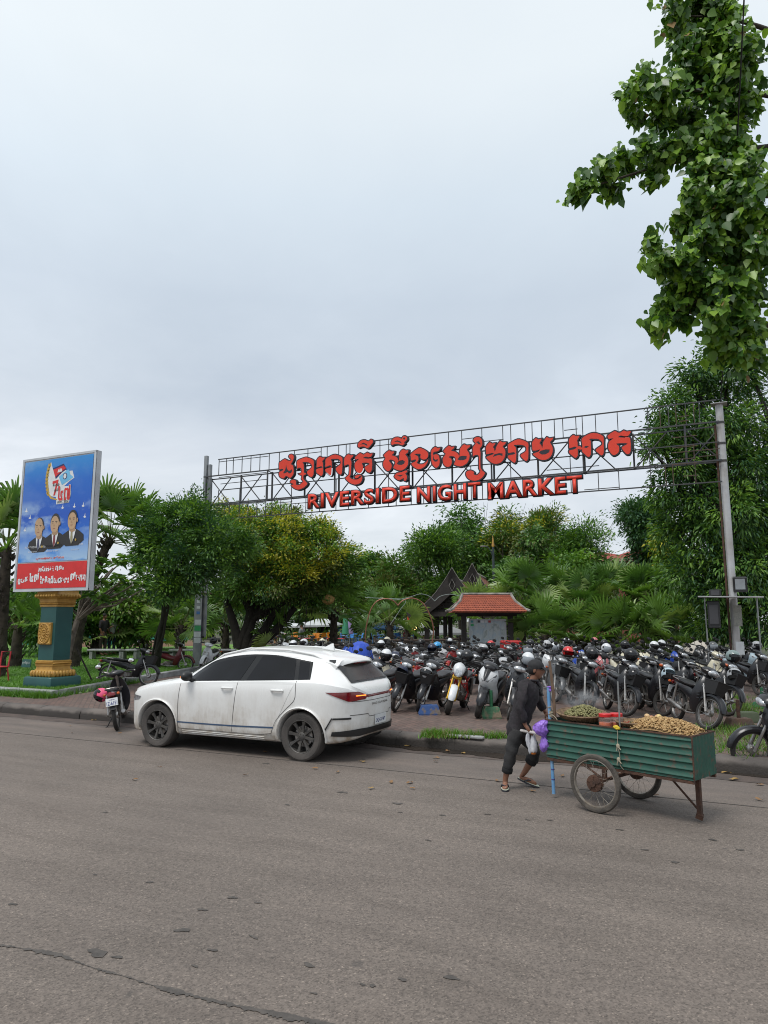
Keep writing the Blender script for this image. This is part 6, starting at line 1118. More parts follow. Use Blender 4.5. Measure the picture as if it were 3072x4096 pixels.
# steel rack with speaker boxes round the right pole
rk = empty('steel_rack', (aRp - .05, BS - .35, PZ)); tag(rk, 'thin grey steel rack with flat top standing round the round pole', 'rack')
for dx in (-.62, .62):
    mb = MB()
    for dy in (-.10, .12): mb.tube([(dx, dy, 0), (dx, dy, 2.42)], .018, 6)
    for k in range(5): mb.tube([(dx, -.10, .35 + .45 * k), (dx, .12, .35 + .45 * k)], .012, 5)
    mb.obj('leg', M_GALV, rk)
mb = MB(); mb.box((0, .0, 2.44), (1.55, .62, .03), rot3(0, .02)); mb.obj('top_board', M('white_board', (.42, .43, .43), .7), rk)
for x, z, s, l in ((-.42, 1.98, (.30, .28, .72), 'tall black speaker hanging under the rack top'), (.26, 2.78, (.34, .26, .40), 'black floodlight tilted on the round steel pole'), (-.36, 2.56, (.30, .25, .18), 'small dark box resting on the rack top')):
    mb = MB(); mb.rbox((0, 0, 0), s, .02, rot3(.15 if z > 2.7 else 0)); mb.box((0, -s[1] / 2 - .012, 0), (s[0] * .7, .01, s[2] * .7), rot3(.15 if z > 2.7 else 0), 1); o = mb.obj('floodlight' if 'flood' in l else ('speaker' if 'speaker' in l else 'junction_box'), [M_BLK, M('dark_grille', (.05, .05, .055), .6) if 'flood' not in l else M('lamp_pane', (.30, .32, .34), .2)], None, 40, Vector(rk.location) + Vector((x, -.02 if z < 2.5 else .25, z))); tag(o, l, 'floodlight' if 'flood' in l else ('speaker' if 'speaker' in l else 'box'))
# ---------------------------------------------------------------- billboard on its green and gold pillar
PB = gp(203, 2750, PZ + .165); bx, by = PB.x, PB.y      # near corner of the plinth
M_TEAL = M('dark_teal_paint', (.010, .062, .060), .45, 0, (.014, .078, .074), 2.5); M_GILT = M('gilt_plaster', (.47, .27, .055), .5, 0, (.36, .19, .035), 7, .3, 30); M_FRM = M('billboard_frame', (.52, .55, .58), .4, .2, (.44, .46, .48), 2)
bb = empty('billboard', (bx - .52, by + .47, PZ + .16)); tag(bb, 'tall blue and red poster board with three portraits, on a green and gold pillar', 'billboard')
KB = .66
def stack(mb, prof, mi=0, waves=0):      # square mouldings: (half width, z)
    g = []
    for h, z in prof:
        r_ = []; h = h * KB
        for sx_, sy_, ex, ey in ((-1, -1, 1, 0), (1, -1, 0, 1), (1, 1, -1, 0), (-1, 1, 0, -1)):
            for k in range(8): t = k / 8 * 2; r_.append(Vector((h * (sx_ + ex * t), h * (sy_ + ey * t) * .93, z)))
        g.append(r_)
    return mb.loft(g, mi=mi)
def leafs(mb, h, z, hh, n, out):         # a row of carved leaves round a moulding
    h = h * KB; out = out * KB
    for sx_, sy_ in ((0, -1), (1, 0), (0, 1), (-1, 0)):
        for k in range(n):
            t = -1 + (2 * k + 1) / n; c = Vector((sx_ * h if sx_ else t * h, (sy_ * h if sy_ else t * h) * .93, z)); mb.ball(c + Vector((sx_ * out, sy_ * out, 0)), (h / n * .92 if sy_ else .05, h / n * .92 if sx_ else .05, hh), 8, 6)
mb = MB(); stack(mb, [(.76, 0), (.76, .02), (.755, .20), (.72, .235), (.70, .24)]); mb.obj('plinth', M_TEAL, bb)
mb = MB(); stack(mb, [(.56, .24), (.58, .26), (.60, .33), (.54, .39), (.47, .41), (.45, .45), (.45, .50), (.475, .51), (.475, .55), (.455, .56), (.455, .60), (.475, .61), (.475, .64), (.44, .65)]); leafs(mb, .575, .315, .085, 7, .03); leafs(mb, .462, .58, .022, 20, .0); mb.obj('base_moulding', M_GILT, bb)
mb = MB(); stack(mb, [(.42, .65), (.43, 2.02)]); mb.obj('shaft', M_TEAL, bb)
mb = MB(); stack(mb, [(.46, 2.02), (.47, 2.05), (.455, 2.07), (.455, 2.12), (.48, 2.13), (.485, 2.18), (.50, 2.22), (.55, 2.24), (.62, 2.29), (.62, 2.33), (.56, 2.37), (.55, 2.44), (.58, 2.47), (.58, 2.50), (.52, 2.51)]); leafs(mb, .60, 2.30, .045, 8, .02); leafs(mb, .465, 2.095, .02, 20, .0); mb.obj('capital', M_GILT, bb)
mb = MB(); stack(mb, [(.50, 2.51), (.50, 2.86)]); mb.obj('neck', M_TEAL, bb)
mb = MB(); mb.rbox((-.02, -.43, 1.33), (.60, .10, .70), .015)
for r_, rr in ((.275, .022), (.19, .014), (.115, .022)): mb.tube([(-.02 + r_ * math.cos(a), -.485, 1.33 + r_ * 1.12 * math.sin(a)) for a in np.linspace(0, 6.283, 33)[:-1]], rr, 6, closed=True)
for k in range(16): a = 2 * math.pi * k / 16; mb.ball((-.02 + .232 * math.cos(a), -.487, 1.33 + .258 * math.sin(a)), (.035, .018, .035), 8, 6)
for k in range(14): a = 2 * math.pi * k / 14; mb.tube([(-.02 + .13 * math.cos(a), -.488, 1.33 + .145 * math.sin(a)), (-.02 + .18 * math.cos(a), -.488, 1.33 + .20 * math.sin(a))], [.02, .012], 5)
for k in range(7): a = 2 * math.pi * k / 6; mb.ball((-.02 + (.05 * math.cos(a) if k < 6 else 0), -.49, 1.33 + (.055 * math.sin(a) if k < 6 else 0)), .027, 8, 6)
for sx_ in (-1, 1):
    for sz_ in (-1, 1): mb.ball((-.02 + sx_ * .25, -.485, 1.33 + sz_ * .30), (.035, .015, .035), 8, 6)
mb.v = [(v[0] * .74 - .02, (v[1] + .43) * .8 - .43 * .66, 1.33 + (v[2] - 1.33) * .80) for v in mb.v]; mb.obj('medallion', M_GILT, bb)
# the board
LBx, LTz = bpl(52, 2366, by)[0], None
def bp2(x, y): p = bpl(x, y, by + .02); return (p.x, p.z)
bl, br_, tl_, tr2 = bp2(52, 2366), bp2(352, 2363), bp2(97, 1834), bp2(388, 1806)
wx0, wx1 = (bl[0] + tl_[0]) / 2, (br_[0] + tr2[0]) / 2; wz0, wz1 = (bl[1] + br_[1]) / 2, (tl_[1] + tr2[1]) / 2; W_, H_ = wx1 - wx0, wz1 - wz0
BW = lambda u, v: (wx0 + W_ * u - bb.location.x, wz0 + H_ * v - bb.location.z); YF = by + .02 - bb.location.y
mb = MB(); mb.box((*[(wx0 + wx1) / 2 - bb.location.x], YF + .085, (wz0 + wz1) / 2 - bb.location.z), (W_, .16, H_))
for u, v, su, sv in ((.5, .008, 1, .016), (.5, .992, 1, .016), (.012, .5, .024, 1), (.988, .5, .024, 1)): p = BW(u, v); mb.box((p[0], YF, p[1]), (W_ * su if su > .5 else W_ * su, .025 + (.004 if su < .5 else 0), H_ * sv if sv > .5 else H_ * sv))
mb.obj('board_case', M_FRM, bb)
def flat(nm, P, mat, lay, parent):       # printed shape on the board; u, v in 0..1
    me = bpy.data.meshes.new(nm); me.from_pydata([(BW(u, v)[0], YF - .006 - .0025 * lay, BW(u, v)[1]) for u, v in P], [], [tuple(range(len(P)))]); me.update(); o = mk(nm, me, [mat], parent, None); return o
def bsky():
    m = bpy.data.materials.new('poster_blue_sky'); m.use_nodes = True; t = m.node_tree; p = t.nodes['Principled BSDF']; co = nn(t, 'ShaderNodeTexCoord').outputs['Object']; s = nn(t, 'ShaderNodeSeparateXYZ'); lk(t, co, s.inputs[0])
    mp = nn(t, 'ShaderNodeMapping'); mp.inputs['Scale'].default_value = (.8, 1, 1.5); lk(t, co, mp.inputs[0]); n = nn(t, 'ShaderNodeTexNoise'); n.inputs['Scale'].default_value = 1.1; n.inputs['Detail'].default_value = 8; n.inputs['Roughness'].default_value = .55; lk(t, mp.outputs[0], n.inputs['Vector'])
    z0_ = BW(0, 0)[1]; hgt = math_(t, 'DIVIDE', math_(t, 'SUBTRACT', s.outputs[2], z0_), H_)
    c = ramp(t, hgt, [(.15, (.02, .26, .68)), (.35, (.012, .15, .58)), (.55, (.010, .085, .46)), (.8, (.012, .13, .52)), (1, (.03, .26, .62))]); f = ramp(t, n.outputs[0], [(.44, (0, 0, 0)), (.60, (1, 1, 1))]); g = ramp(t, hgt, [(.16, (1, 1, 1)), (.30, (.55, .55, .55)), (.38, (.25, .25, .25)), (.50, (1, 1, 1)), (.60, (.7, .7, .7)), (.68, (.08, .08, .08)), (.85, (.1, .1, .1)), (1, (.35, .35, .35))])
    lk(t, mixc(t, math_(t, 'MULTIPLY', f, g), c, (.42, .58, .72)), p.inputs['Base Color']); p.inputs['Roughness'].default_value = .35; return m
poster = flat('poster', [(.035, .215), (.965, .215), (.965, .975), (.035, .975)], bsky(), 0, bb)
M_PRED = M('poster_red', (.62, .022, .02), .4); M_PW = M('poster_white', (.72, .74, .75), .4); M_PGOLD = M('poster_gold', (.52, .34, .05), .4); M_PNAVY = M('poster_navy', (.02, .02, .11), .4); M_PSKY = M('poster_light_blue', (.16, .48, .74), .4); M_PSUIT = M('poster_suit', (.020, .018, .017), .4); M_PSKIN = M('poster_skin', (.50, .33, .19), .4); M_PSKIN2 = M('poster_skin_shade', (.40, .25, .14), .4); M_PHAIR = M('poster_hair', (.035, .03, .028), .4)
flat('red_band', [(.035, .022), (.965, .022), (.965, .207), (.035, .207)], M_PRED, 0, bb)
def arc(cu, cv, ru, rv, a0, a1, n=16): return [(cu + ru * math.cos(R(a0 + (a1 - a0) * i / n)), cv + rv * math.sin(R(a0 + (a1 - a0) * i / n))) for i in range(n + 1)]
E_ = []                                  # emblem pieces (shape, material, layer)
E_.append(([(.40, .955), (.43, .90), (.58, .92), (.62, .87), (.70, .87), (.73, .815), (.66, .79), (.60, .76), (.69, .755), (.70, .70), (.68, .635), (.51, .63), (.50, .685), (.40, .70), (.36, .75), (.345, .83), (.37, .90)], M_PW, 1))
for k in range(9):
    v = .70 + .026 * k; u = .385 - .028 * math.sin(k * .38) ; E_ += [([(u, v), (u - .022, v + .02), (u - .012, v + .045), (u + .004, v + .02)], M_PGOLD, 2), ([(u, v), (u + .022, v + .022), (u + .010, v + .045), (u - .004, v + .02)], M_PGOLD, 3)]
E_.append(([(.37, .72), (.43, .675), (.52, .66), (.52, .668), (.44, .69), (.385, .73)], M_PGOLD, 2))
E_ += [([(.43, .905), (.575, .93), (.62, .885), (.56, .865), (.48, .82)], M_PNAVY, 2), ([(.437, .893), (.58, .916), (.613, .893), (.555, .873), (.472, .836)], M_PRED, 3), ([(.50, .868), (.512, .895), (.522, .88), (.532, .902), (.545, .884), (.555, .9), (.565, .872)], M_PW, 4), ([(.52, .835), (.63, .88), (.655, .88), (.67, .845), (.72, .82), (.665, .80), (.57, .77)], M_PSKY, 2), (arc(.605, .835, .028, .025, 0, 360, 14)[:-1], M_PNAVY, 3), (arc(.605, .835, .020, .019, 0, 360, 14)[:-1], M_PW, 4)]
E_ += [([(.44, .805), (.52, .815), (.518, .80), (.485, .70), (.462, .698), (.494, .792), (.442, .785)], M_PRED, 3)]
def multi(nm, items, parent):
    mats = []; V, F, Mi = [], [], []
    for P, m_, l_ in items:
        if m_ not in mats: mats.append(m_)
        o = len(V); V += [(BW(u, v)[0], YF - .006 - .0025 * l_, BW(u, v)[1]) for u, v in P]; F.append(tuple(range(o, o + len(P)))); Mi.append(mats.index(m_))
    me = bpy.data.meshes.new(nm); me.from_pydata(V, [], F); me.polygons.foreach_set('material_index', Mi); me.update(); return mk(nm, me, mats, parent, None)
multi('emblem', E_, poster)
def btext(body, u0, u1, v0, v1, mat, lay, parent, off=.02, outline=None):
    for o_, m_, dl in (((off + .035, outline, 0),) if outline else ()) + ((off, mat, 1),):
        me = text_mesh(body, 1, 0, o_); e = .004 * (1 - dl) if outline else 0; p0, p1 = BW(u0 - e, v0 - e * .6), BW(u1 + e, v1 + e * .6); fit_text(me, p0[0], p1[0], p0[1], p1[1]); xf(me, Matrix.Translation((0, YF - .006 - .0025 * (lay + dl), 0)) @ FACE); mk('lettering', me, [m_], parent, None)
btext('៤៧', .525, .69, .655, .765, M_PRED, 4, poster, .03, M_PW); btext('1979 - 2026', .525, .675, .636, .652, M_PHAIR, 4, poster, .02); btext('មករា', .45, .535, .765, .785, M_PHAIR, 4, poster); btext('ខួបទី', .475, .53, .725, .75, M_PHAIR, 4, poster)
# three portraits of men in dark suits
for k, (cu, cv, hr, tie) in enumerate(((.30, .475, 0, (.05, .06, .13)), (.515, .495, 1, (.22, .04, .05)), (.745, .51, 1, (.30, .27, .15)))):
    sy_ = cv - .105; it = [([(cu - .145, cv - .15), (cu - .125, sy_ - .005), (cu - .06, sy_ + .02), (cu - .02, sy_ + .035), (cu + .05, sy_ + .035), (cu + .10, sy_ + .018), (cu + .155, sy_ - .01), (cu + .16, cv - .155), (cu + .09, cv - .19), (cu - .07, cv - .192)], M_PSUIT, 1 + k), ([(cu - .035, sy_ + .03), (cu + .055, sy_ + .03), (cu + .035, sy_ - .03), (cu + .005, sy_ - .075), (cu - .02, sy_ - .03)], M_PW, 4 + k), ([(cu - .008, sy_ + .012), (cu + .015, sy_ + .012), (cu + .022, sy_ - .04), (cu + .006, sy_ - .075), (cu - .010, sy_ - .04)], M('poster_tie_%d' % k, tie, .4), 5 + k),
        ([(cu - .03, sy_ + .065), (cu + .05, sy_ + .065), (cu + .045, sy_ + .022), (cu + .01, sy_ + .008), (cu - .028, sy_ + .022)], M_PSKIN2, 5 + k), (arc(cu + .004, cv + .004, .062, .064, 0, 360, 22)[:-1], M_PHAIR, 5.5 + k), (arc(cu + .0, cv - .012, .056, .062, 0, 360, 22)[:-1], M_PSKIN, 6 + k), (arc(cu + .068, cv - .008, .010, .016, 0, 360, 10)[:-1], M_PSKIN2, 6 + k)]
    if k == 0: it.append((arc(cu - .004, cv + .012, .053, .050, 10, 170, 12), M_PSKIN, 6.4 + k))
    for e in (-.026, .022): it += [([(cu + e - .015, cv + .006), (cu + e + .013, cv + .006), (cu + e + .012, cv + .010), (cu + e - .013, cv + .011)], M_PHAIR, 6.8 + k), ([(cu + e - .011, cv - .004), (cu + e + .010, cv - .004), (cu + e, cv + .001)], M_PHAIR, 6.8 + k)]
    it += [([(cu - .022, cv - .040), (cu + .014, cv - .040), (cu + .006, cv - .045), (cu - .012, cv - .045)], M('poster_lip', (.30, .12, .09), .4), 6.8 + k), ([(cu - .010, cv - .008), (cu - .016, cv - .026), (cu + .006, cv - .026)], M_PSKIN2, 6.8 + k), (arc(cu + .062, sy_ - .045, .010, .009, 0, 360, 10)[:-1], M_PGOLD, 6 + k)]
    multi('portrait', it, poster)
it = []
for u, v in ((.10, .60), (.16, .545), (.10, .455), (.60, .60), (.755, .60), (.87, .60), (.90, .52)): it += [([(u - .02, v), (u, v - .008), (u + .02, v - .002), (u + .006, v + .006), (u + .004, v + .03), (u - .006, v + .008)], M_PW, 1)]
multi('doves', it, poster).name = 'dove_print'
for u0, u1, s1, s2 in ((.12, .34, 'សម្តេចអគ្គ', 'ហេង'), (.37, .63, 'សម្តេចអគ្គមហា', 'ហ៊ុន'), (.70, .90, 'សម្តេចមហា', 'ហ៊ុន')): btext(s1.replace('្', ''), u0, u1, .318, .332, M_PW, 1, poster, 0); btext('ឯកឧត្តម'.replace('្', ''), u0 + .05, u1 - .05, .285, .297, M_PW, 1, poster, 0)
btext('សូមអរគុណសន្តិភាព'.replace('្', ''), .28, .66, .228, .25, M_PRED, 1, poster, .03, M_PW)
btext('អបអរសាទរ', .33, .67, .143, .180, M_PW, 1, bb, .04); btext('ខួបទី', .055, .19, .055, .11, M_PW, 1, bb, .04); btext('៤៧', .215, .345, .07, .135, M_PW, 1, bb, .045); btext('ៃនទិវាជ័យជមនះ', .365, .75, .055, .112, M_PW, 1, bb, .04); btext('៧', .765, .83, .072, .13, M_PW, 1, bb, .045); btext('មករា', .835, .96, .068, .11, M_PW, 1, bb, .04)
# ---------------------------------------------------------------- trees, palms and shrubs
def unit(a): return a / (np.linalg.norm(a, axis=-1, keepdims=True) + 1e-9)
def leaf_arrays(P, D, S, wr, shape, droop=0.0, up=None):
    n = len(P); D = unit(D); r_ = rng.normal(0, 1, (n, 3)) * .55 + (np.array([0, 0, 1.0]) if up is None else up); s = unit(np.cross(D, r_)); nrm = np.cross(s, D); S = S[:, None]; w = S * wr
    f = lambda t, k, d=0.0: P + D * S * t + s * w * k + nrm * S * d - np.array([0, 0, 1]) * S * droop * t * t
    if shape == 'quad': V = np.stack([P, f(.42, .5, .07), f(1, 0, -.05), f(.42, -.5, .07)], 1); F = np.arange(n * 4).reshape(n, 4)
    else:
        a = ((.09, .29), (.36, .47)) if shape == 'heart' else ((.22, .42), (.62, .40))
        V = np.stack([P, f(a[0][0], a[0][1], .06), f(a[1][0], a[1][1], .06), f(1, 0, -.06), f(a[1][0], -a[1][1], .06), f(a[0][0], -a[0][1], .06)], 1); b = np.arange(n)[:, None] * 6; F = np.concatenate([b + np.array([0, 1, 2, 3]), b + np.array([0, 3, 4, 5])], 1).reshape(-1, 4)
    return V.reshape(-1, 3), F
def rdir(n): return unit(rng.normal(0, 1, (n, 3)))
def crown(name, blobs, nc, nl, ls, mats, wts, parent, wr=.42, shape='quad', droop=.25, cr_=.28, out=.7, gaps=.15, down=.15, org=(0, 0, 0), inner=.35, upw=.1):
    """blobs: (centre, radii). Leaf sprays grow in clumps over and inside each blob; every clump leans to one green."""
    P, D, Mi, Sz = [], [], [], []; nc = int(nc * 2.1); nl *= 1.5; ls *= 1.22; wr *= 1.1; tot = sum(max(b[1]) ** 2 for b in blobs); org = np.array(org)
    for c, r_ in blobs:
        c, r_ = np.array(c, float), np.array(r_, float); k = max(3, int(nc * max(r_) ** 2 / tot)); u = rdir(k); rad = inner + (1 - inner) * rng.random(k) ** .45; rad *= 1 + rng.normal(0, gaps, k); cc = c + u * r_ * rad[:, None]; g = rng.choice(len(mats), k, p=wts)
        for q_, uu, gm in zip(cc, u, g):
            m = rng.poisson(nl); pd = unit(uu * out + rng.normal(0, .35, 3) + np.array([0, 0, upw])); o = rng.normal(0, 1, (m, 3)) * cr_ * rng.uniform(.6, 1.3) * np.array([1, 1, .7]); P.append(q_ + o); D.append(unit(pd + unit(o) * .9 + rng.normal(0, .3, (m, 3)) - np.array([0, 0, down]))); Mi.append(np.where(rng.random(m) < .75, gm, rng.integers(0, len(mats), m))); Sz.append(ls * rng.uniform(.65, 1.25, m))
    P, D, Mi, Sz = np.concatenate(P), np.concatenate(D), np.concatenate(Mi), np.concatenate(Sz); V, F = leaf_arrays(P, D, Sz, wr, shape, droop)
    me = npmesh(name, V - org, F, 4, np.repeat(Mi, len(F) // len(P))); return mk(name, me, mats, parent, None)
M_BARK = M('grey_bark', (.075, .062, .050), .95, 0, (.040, .033, .027), 4, .8, 18); M_DBARK = M('dark_bark', (.030, .025, .021), .95, 0, (.017, .014, .012), 5, .8, 18); M_PBARK = M('palm_boots', (.060, .047, .035), .95, 0, (.025, .019, .015), 6, 1.0, 10); M_FBARK = M('pale_bark', (.20, .17, .14), .9, 0, (.12, .10, .082), 7, .5, 22)
def L(n, a, b, tr=.2, rough=.45): return leafmat('leaf_' + n, a, b, 1.5, tr, rough)
G1, G2, G3, G4 = L('deep', (.038, .100, .024), (.050, .125, .03)), L('mid', (.085, .19, .034), (.105, .225, .04)), L('fresh', (.155, .29, .04), (.18, .32, .046), .28), L('yellow', (.44, .43, .04), (.52, .46, .05), .28)
G5, G6 = L('blue', (.036, .100, .045), (.048, .125, .055)), L('olive', (.11, .135, .034), (.13, .155, .042)); GP1, GP2, GP3 = L('palm', (.135, .25, .052), (.165, .295, .06), .25, .35), L('palm_dark', (.08, .165, .04), (.10, .20, .046), .25, .35), L('palm_pale', (.27, .37, .13), (.31, .42, .15), .25, .35)
GH1, GH2, GH3 = L('heart', (.10, .21, .025), (.13, .25, .03), .3, .35), L('heart_dark', (.045, .115, .02), (.06, .14, .026), .28, .35), L('heart_bright', (.20, .35, .04), (.24, .39, .05), .3, .38); GD = L('dry', (.22, .13, .05), (.26, .17, .07), .1)
def limbs(mb, base, tips, r0, r1, q, mid=None, n=7):
    base = Vector(base)
    for t in tips:
        t = Vector(t); m = (base.lerp(t, .5) + Vector((q.uniform(-.3, .3), q.uniform(-.3, .3), q.uniform(-.1, .35))) * (t - base).length * .35); P = cr([base, m, t], 5); mb.tube([tuple(p) for p in P], [r0 + (r1 - r0) * i / (len(P) - 1) for i in range(len(P))], n)
def tree(name, label, base, fork, blobs, r0, mats, wts, nc, nl, ls, bark=None, group=None, kw={}, seed=1, cat='tree', extra=None, tips=None):
    q = random.Random(seed); root = empty(name, base); tag(root, label, cat, group); b = Vector(base); mb = MB(); f = Vector(fork) - b
    P = cr([(0, 0, -.1), tuple(f * .5 + Vector((q.uniform(-.1, .1), q.uniform(-.1, .1), 0))), tuple(f)], 5); mb.tube([tuple(p) for p in P], [r0 * (1.35 if i == 0 else 1.0 - .35 * i / len(P)) for i in range(len(P))], 9)
    limbs(mb, f, [Vector(c) - b + Vector((0, 0, -.1 * r_[2])) for c, r_ in blobs], r0 * .55, r0 * .14, q)
    if tips: limbs(mb, f, [Vector(t) - b for t in tips], r0 * .3, .008, q, n=5)
    if extra: extra(mb, b)
    mb.obj('trunk', bark or M_BARK, root, 60); crown('crown', blobs, nc, nl, ls, mats, wts, root, org=base, **kw); return root
def fan_palm(label, base, h, n, rad, pet, q, dead=3, group='fan palms', elev=(-12, 84), mats=None, lean=(0, 0)):
    root = empty('fan_palm', base); tag(root, label, 'palm', group); mb = MB(); P = [(lean[0] * t * t * h, lean[1] * t * t * h, -.1 + (h + .1) * t) for t in (0, .33, .66, 1)]; mb.tube(P, [.24, .20, .17, .13], 10)
    for k in range(int(h * 22)):
        a, z = q.uniform(0, 6.28), q.uniform(.1, h); t = z / h; c = Vector((lean[0] * t * t * h + .16 * math.cos(a), lean[1] * t * t * h + .16 * math.sin(a), z)); mb.tube([c, c + Vector((.11 * math.cos(a), .11 * math.sin(a), .14))], [.055, .02], 5)
    mb.obj('trunk', M_PBARK, root, 60); V, F, Mi = [], [], []; top = Vector((lean[0] * h, lean[1] * h, h))
    def quad(a, b, c, d, m): o = len(V); V.extend([tuple(a), tuple(b), tuple(c), tuple(d)]); F.append((o, o + 1, o + 2, o + 3)); Mi.append(m)
    for i in range(n):
        az = i * 2.399 + q.uniform(-.3, .3); t = (i + .5) / n; el = R(elev[1] + (elev[0] - elev[1]) * t + q.uniform(-8, 8)); d = Vector((math.cos(el) * math.cos(az), math.cos(el) * math.sin(az), math.sin(el))); pl = pet * q.uniform(.8, 1.15); e0 = top + Vector((0, 0, -.15)); e1 = top + d * pl + Vector((0, 0, -.12 * pl * (1 - abs(d.z))))
        sd = d.cross(Vector((0, 0, 1))); sd = sd.normalized() if sd.length > .05 else Vector((math.sin(az), -math.cos(az), 0)); nr = sd.cross(d).normalized(); w = .018
        quad(e0 - sd * w, e0 + sd * w, e1 + sd * w * .6, e1 - sd * w * .6, 1); quad(e0 - nr * w, e0 + nr * w, e1 + nr * w * .6, e1 - nr * w * .6, 1)
        d2 = (d + Vector((0, 0, q.uniform(-.30, .15)))).normalized(); sd2 = (Matrix.Rotation(q.uniform(-.9, .9), 3, d2) @ sd).normalized(); nr2 = sd2.cross(d2).normalized(); nr2 = nr2 if nr2.z > 0 else -nr2; NL = 23; rr = rad * q.uniform(.8, 1.1); m0 = q.choice((0, 0, 2, 2, 3)); m0 = 4 if (i >= n - dead) else m0; fold = q.uniform(.05, .35)
        for k in range(NL):
            a = R(-118 + 236 * k / (NL - 1)); ld = (d2 * math.cos(a) + sd2 * math.sin(a) + nr2 * (fold * abs(math.sin(a)) + .10)).normalized(); L_ = rr * (.76 + .24 * math.cos(a * .7)) * q.uniform(.88, 1.06); wd = (ld.cross(nr2)).normalized(); hw = rr * .040; dr = L_ * q.uniform(.05, .30); p1 = e1 + ld * L_ * .50; p2 = e1 + ld * L_ * .80 + Vector((0, 0, -.30 * dr)); p3 = e1 + ld * L_ * .97 + Vector((0, 0, -dr)); f = nr2 * hw * .8
            quad(e1, e1 + ld * L_ * .25 + wd * hw * .8 - f * .5, p1 + wd * hw - f * .6, p1 + f * .3, m0); quad(e1, p1 + f * .3, p1 - wd * hw - f * .6, e1 + ld * L_ * .25 - wd * hw * .8 - f * .5, m0); quad(p1 + f * .3, p1 + wd * hw - f * .6, p2 + wd * hw * .6, p3, m0); quad(p1 + f * .3, p3, p2 - wd * hw * .6, p1 - wd * hw - f * .6, m0)
    me = npmesh('crown', V, F, 4, Mi); mk('crown', me, mats or [GP1, M('palm_stalk', (.16, .19, .055), .5), GP2, GP3, GD], root, None); return root
qp = random.Random(5)
def px3(x, y, D, z=None): v = vd(x, D); return Vector((v.x, v.y, hz(y, D) if z is None else z))
GZ = PZ
def palm(label, px, py, D, n=16, rad=1.0, pet=1.1, z0=GZ, dead=0, **k):
    v = vd(px, D, z0); return fan_palm(label, v, max(.3, hz(py, D) - z0), n, rad, pet, qp, dead, **k)
# fan palms
palm('big fan palm behind the poster board, its fans spread above the frangipani', 300, 2150, 25, 22, 1.15, 1.35, lean=(.20, .095))
palm('stout fan palm at the picture edge with thick dark trunk, beside the poster board', 5, 2190, 21.5, 20, 1.15, 1.2)
palm('low fan palm peeping out behind the green pillar', 75, 2500, 25, 11, .85, .8)
palm('young fan palm beside the two people on the lawn', 385, 2540, 30, 11, .95, 1.0)
palm('fan palm with shaggy trunk left of the grey sign pole', 725, 2500, 29, 14, 1.0, 1.0)
palm('small fan palm between the rooted trunk and the bench', 585, 2560, 31, 10, .85, .9)
palm('fan palm right of the grey sign pole, in the shade of the fig', 905, 2490, 33, 13, 1.0, 1.1)
palm('slender fan palm behind the white car roof beside the fig trunk', 1130, 2570, 31, 9, .75, 1.0)
HATP = palm('round fan palm with a straw hat on it, before the market chairs', 1335, 2440, 32, 20, 1.12, 1.15, dead=0)
palm('fan palm directly behind the copper arch', 1560, 2485, 34, 14, 1.05, 1.1)
palm('thin fan palm between the arch and the pavilion', 1630, 2500, 40, 9, 1.0, 1.0)
for px, py, D, n, l in ((1925, 2470, 34, 11, 'fan palm half hidden by the tiled kiosk'), (2085, 2395, 33, 15, 'upright fan palm just right of the tiled kiosk roof'), (2215, 2400, 35, 15, 'fan palm in front of the long tiled roof'), (2340, 2430, 32, 16, 'fan palm standing below the red roofed house'), (2455, 2395, 33.5, 18, 'tallest fan palm of the clump behind the bikes'), (2580, 2400, 31.5, 18, 'broad fan palm at the middle of the clump'), (2690, 2440, 33, 16, 'fan palm at the mango tree side of the clump'), (2780, 2520, 29.5, 14, 'fan palm nearest to the round steel pole'), (2180, 2540, 29.5, 12, 'low fan palm behind the silver helmet'), (2320, 2560, 30, 12, 'low fan palm behind the pale pink helmet'), (2480, 2560, 29, 13, 'low fan palm with drooping fans above the black helmets'), (2640, 2550, 29, 13, 'low fan palm behind the cream scooter')):
    palm(l, px, py, D, int(n * 1.15), 1.15, 1.1, elev=(-12, 84))
# leaning tree with aerial roots, dark leaved fig beside it
b = gp(624, 2672, .36); D0 = 24.0; f = px3(668, 2395, D0)
def roots(mb, o):
    q = random.Random(8)
    for k in range(7): mb.tube([tuple(Vector((q.uniform(-.25, .25), q.uniform(-.2, .2), -.05))), tuple((f - o) * .5 + Vector((q.uniform(-.18, .18), q.uniform(-.12, .12), 0))), tuple(f - o + Vector((q.uniform(-.12, .12), q.uniform(-.1, .1), q.uniform(-.1, .3))))], [.035, .045, .03], 6)
tree('shade_tree', 'dense dark green tree with leaning rooted trunk left of the grey sign pole', b, f, [(px3(725, 2110, D0), (1.15, 1.0, .75)), (px3(640, 2190, D0), (.85, .9, .75)), (px3(830, 2150, D0 - .4), (1.05, 1.0, .8)), (px3(880, 2220, D0), (.7, .8, .6)), (px3(730, 2260, D0 - .5), (1.2, 1.0, .75)), (px3(690, 2350, D0), (.85, .8, .5)), (px3(600, 2120, D0 + .5), (.6, .7, .5)), (px3(720, 2040, D0), (.6, .6, .45)), (px3(560, 2200, D0), (.45, .5, .35)), (px3(960, 2180, D0 - .5), (.5, .6, .35)), (px3(800, 2060, D0), (.4, .4, .3)), (px3(640, 2290, D0 - .3), (.55, .5, .4))], .14, [G1, G2, G5, G3], (.20, .45, .15, .20), 170, 72, .105, M_DBARK, None, dict(wr=.34, shape='lance', cr_=.19, droop=.2, gaps=.26, upw=.4, down=.0, inner=.5), 3, extra=roots)
b = vd(985, 31, GZ); D0 = 31; f = px3(1010, 2480, D0)
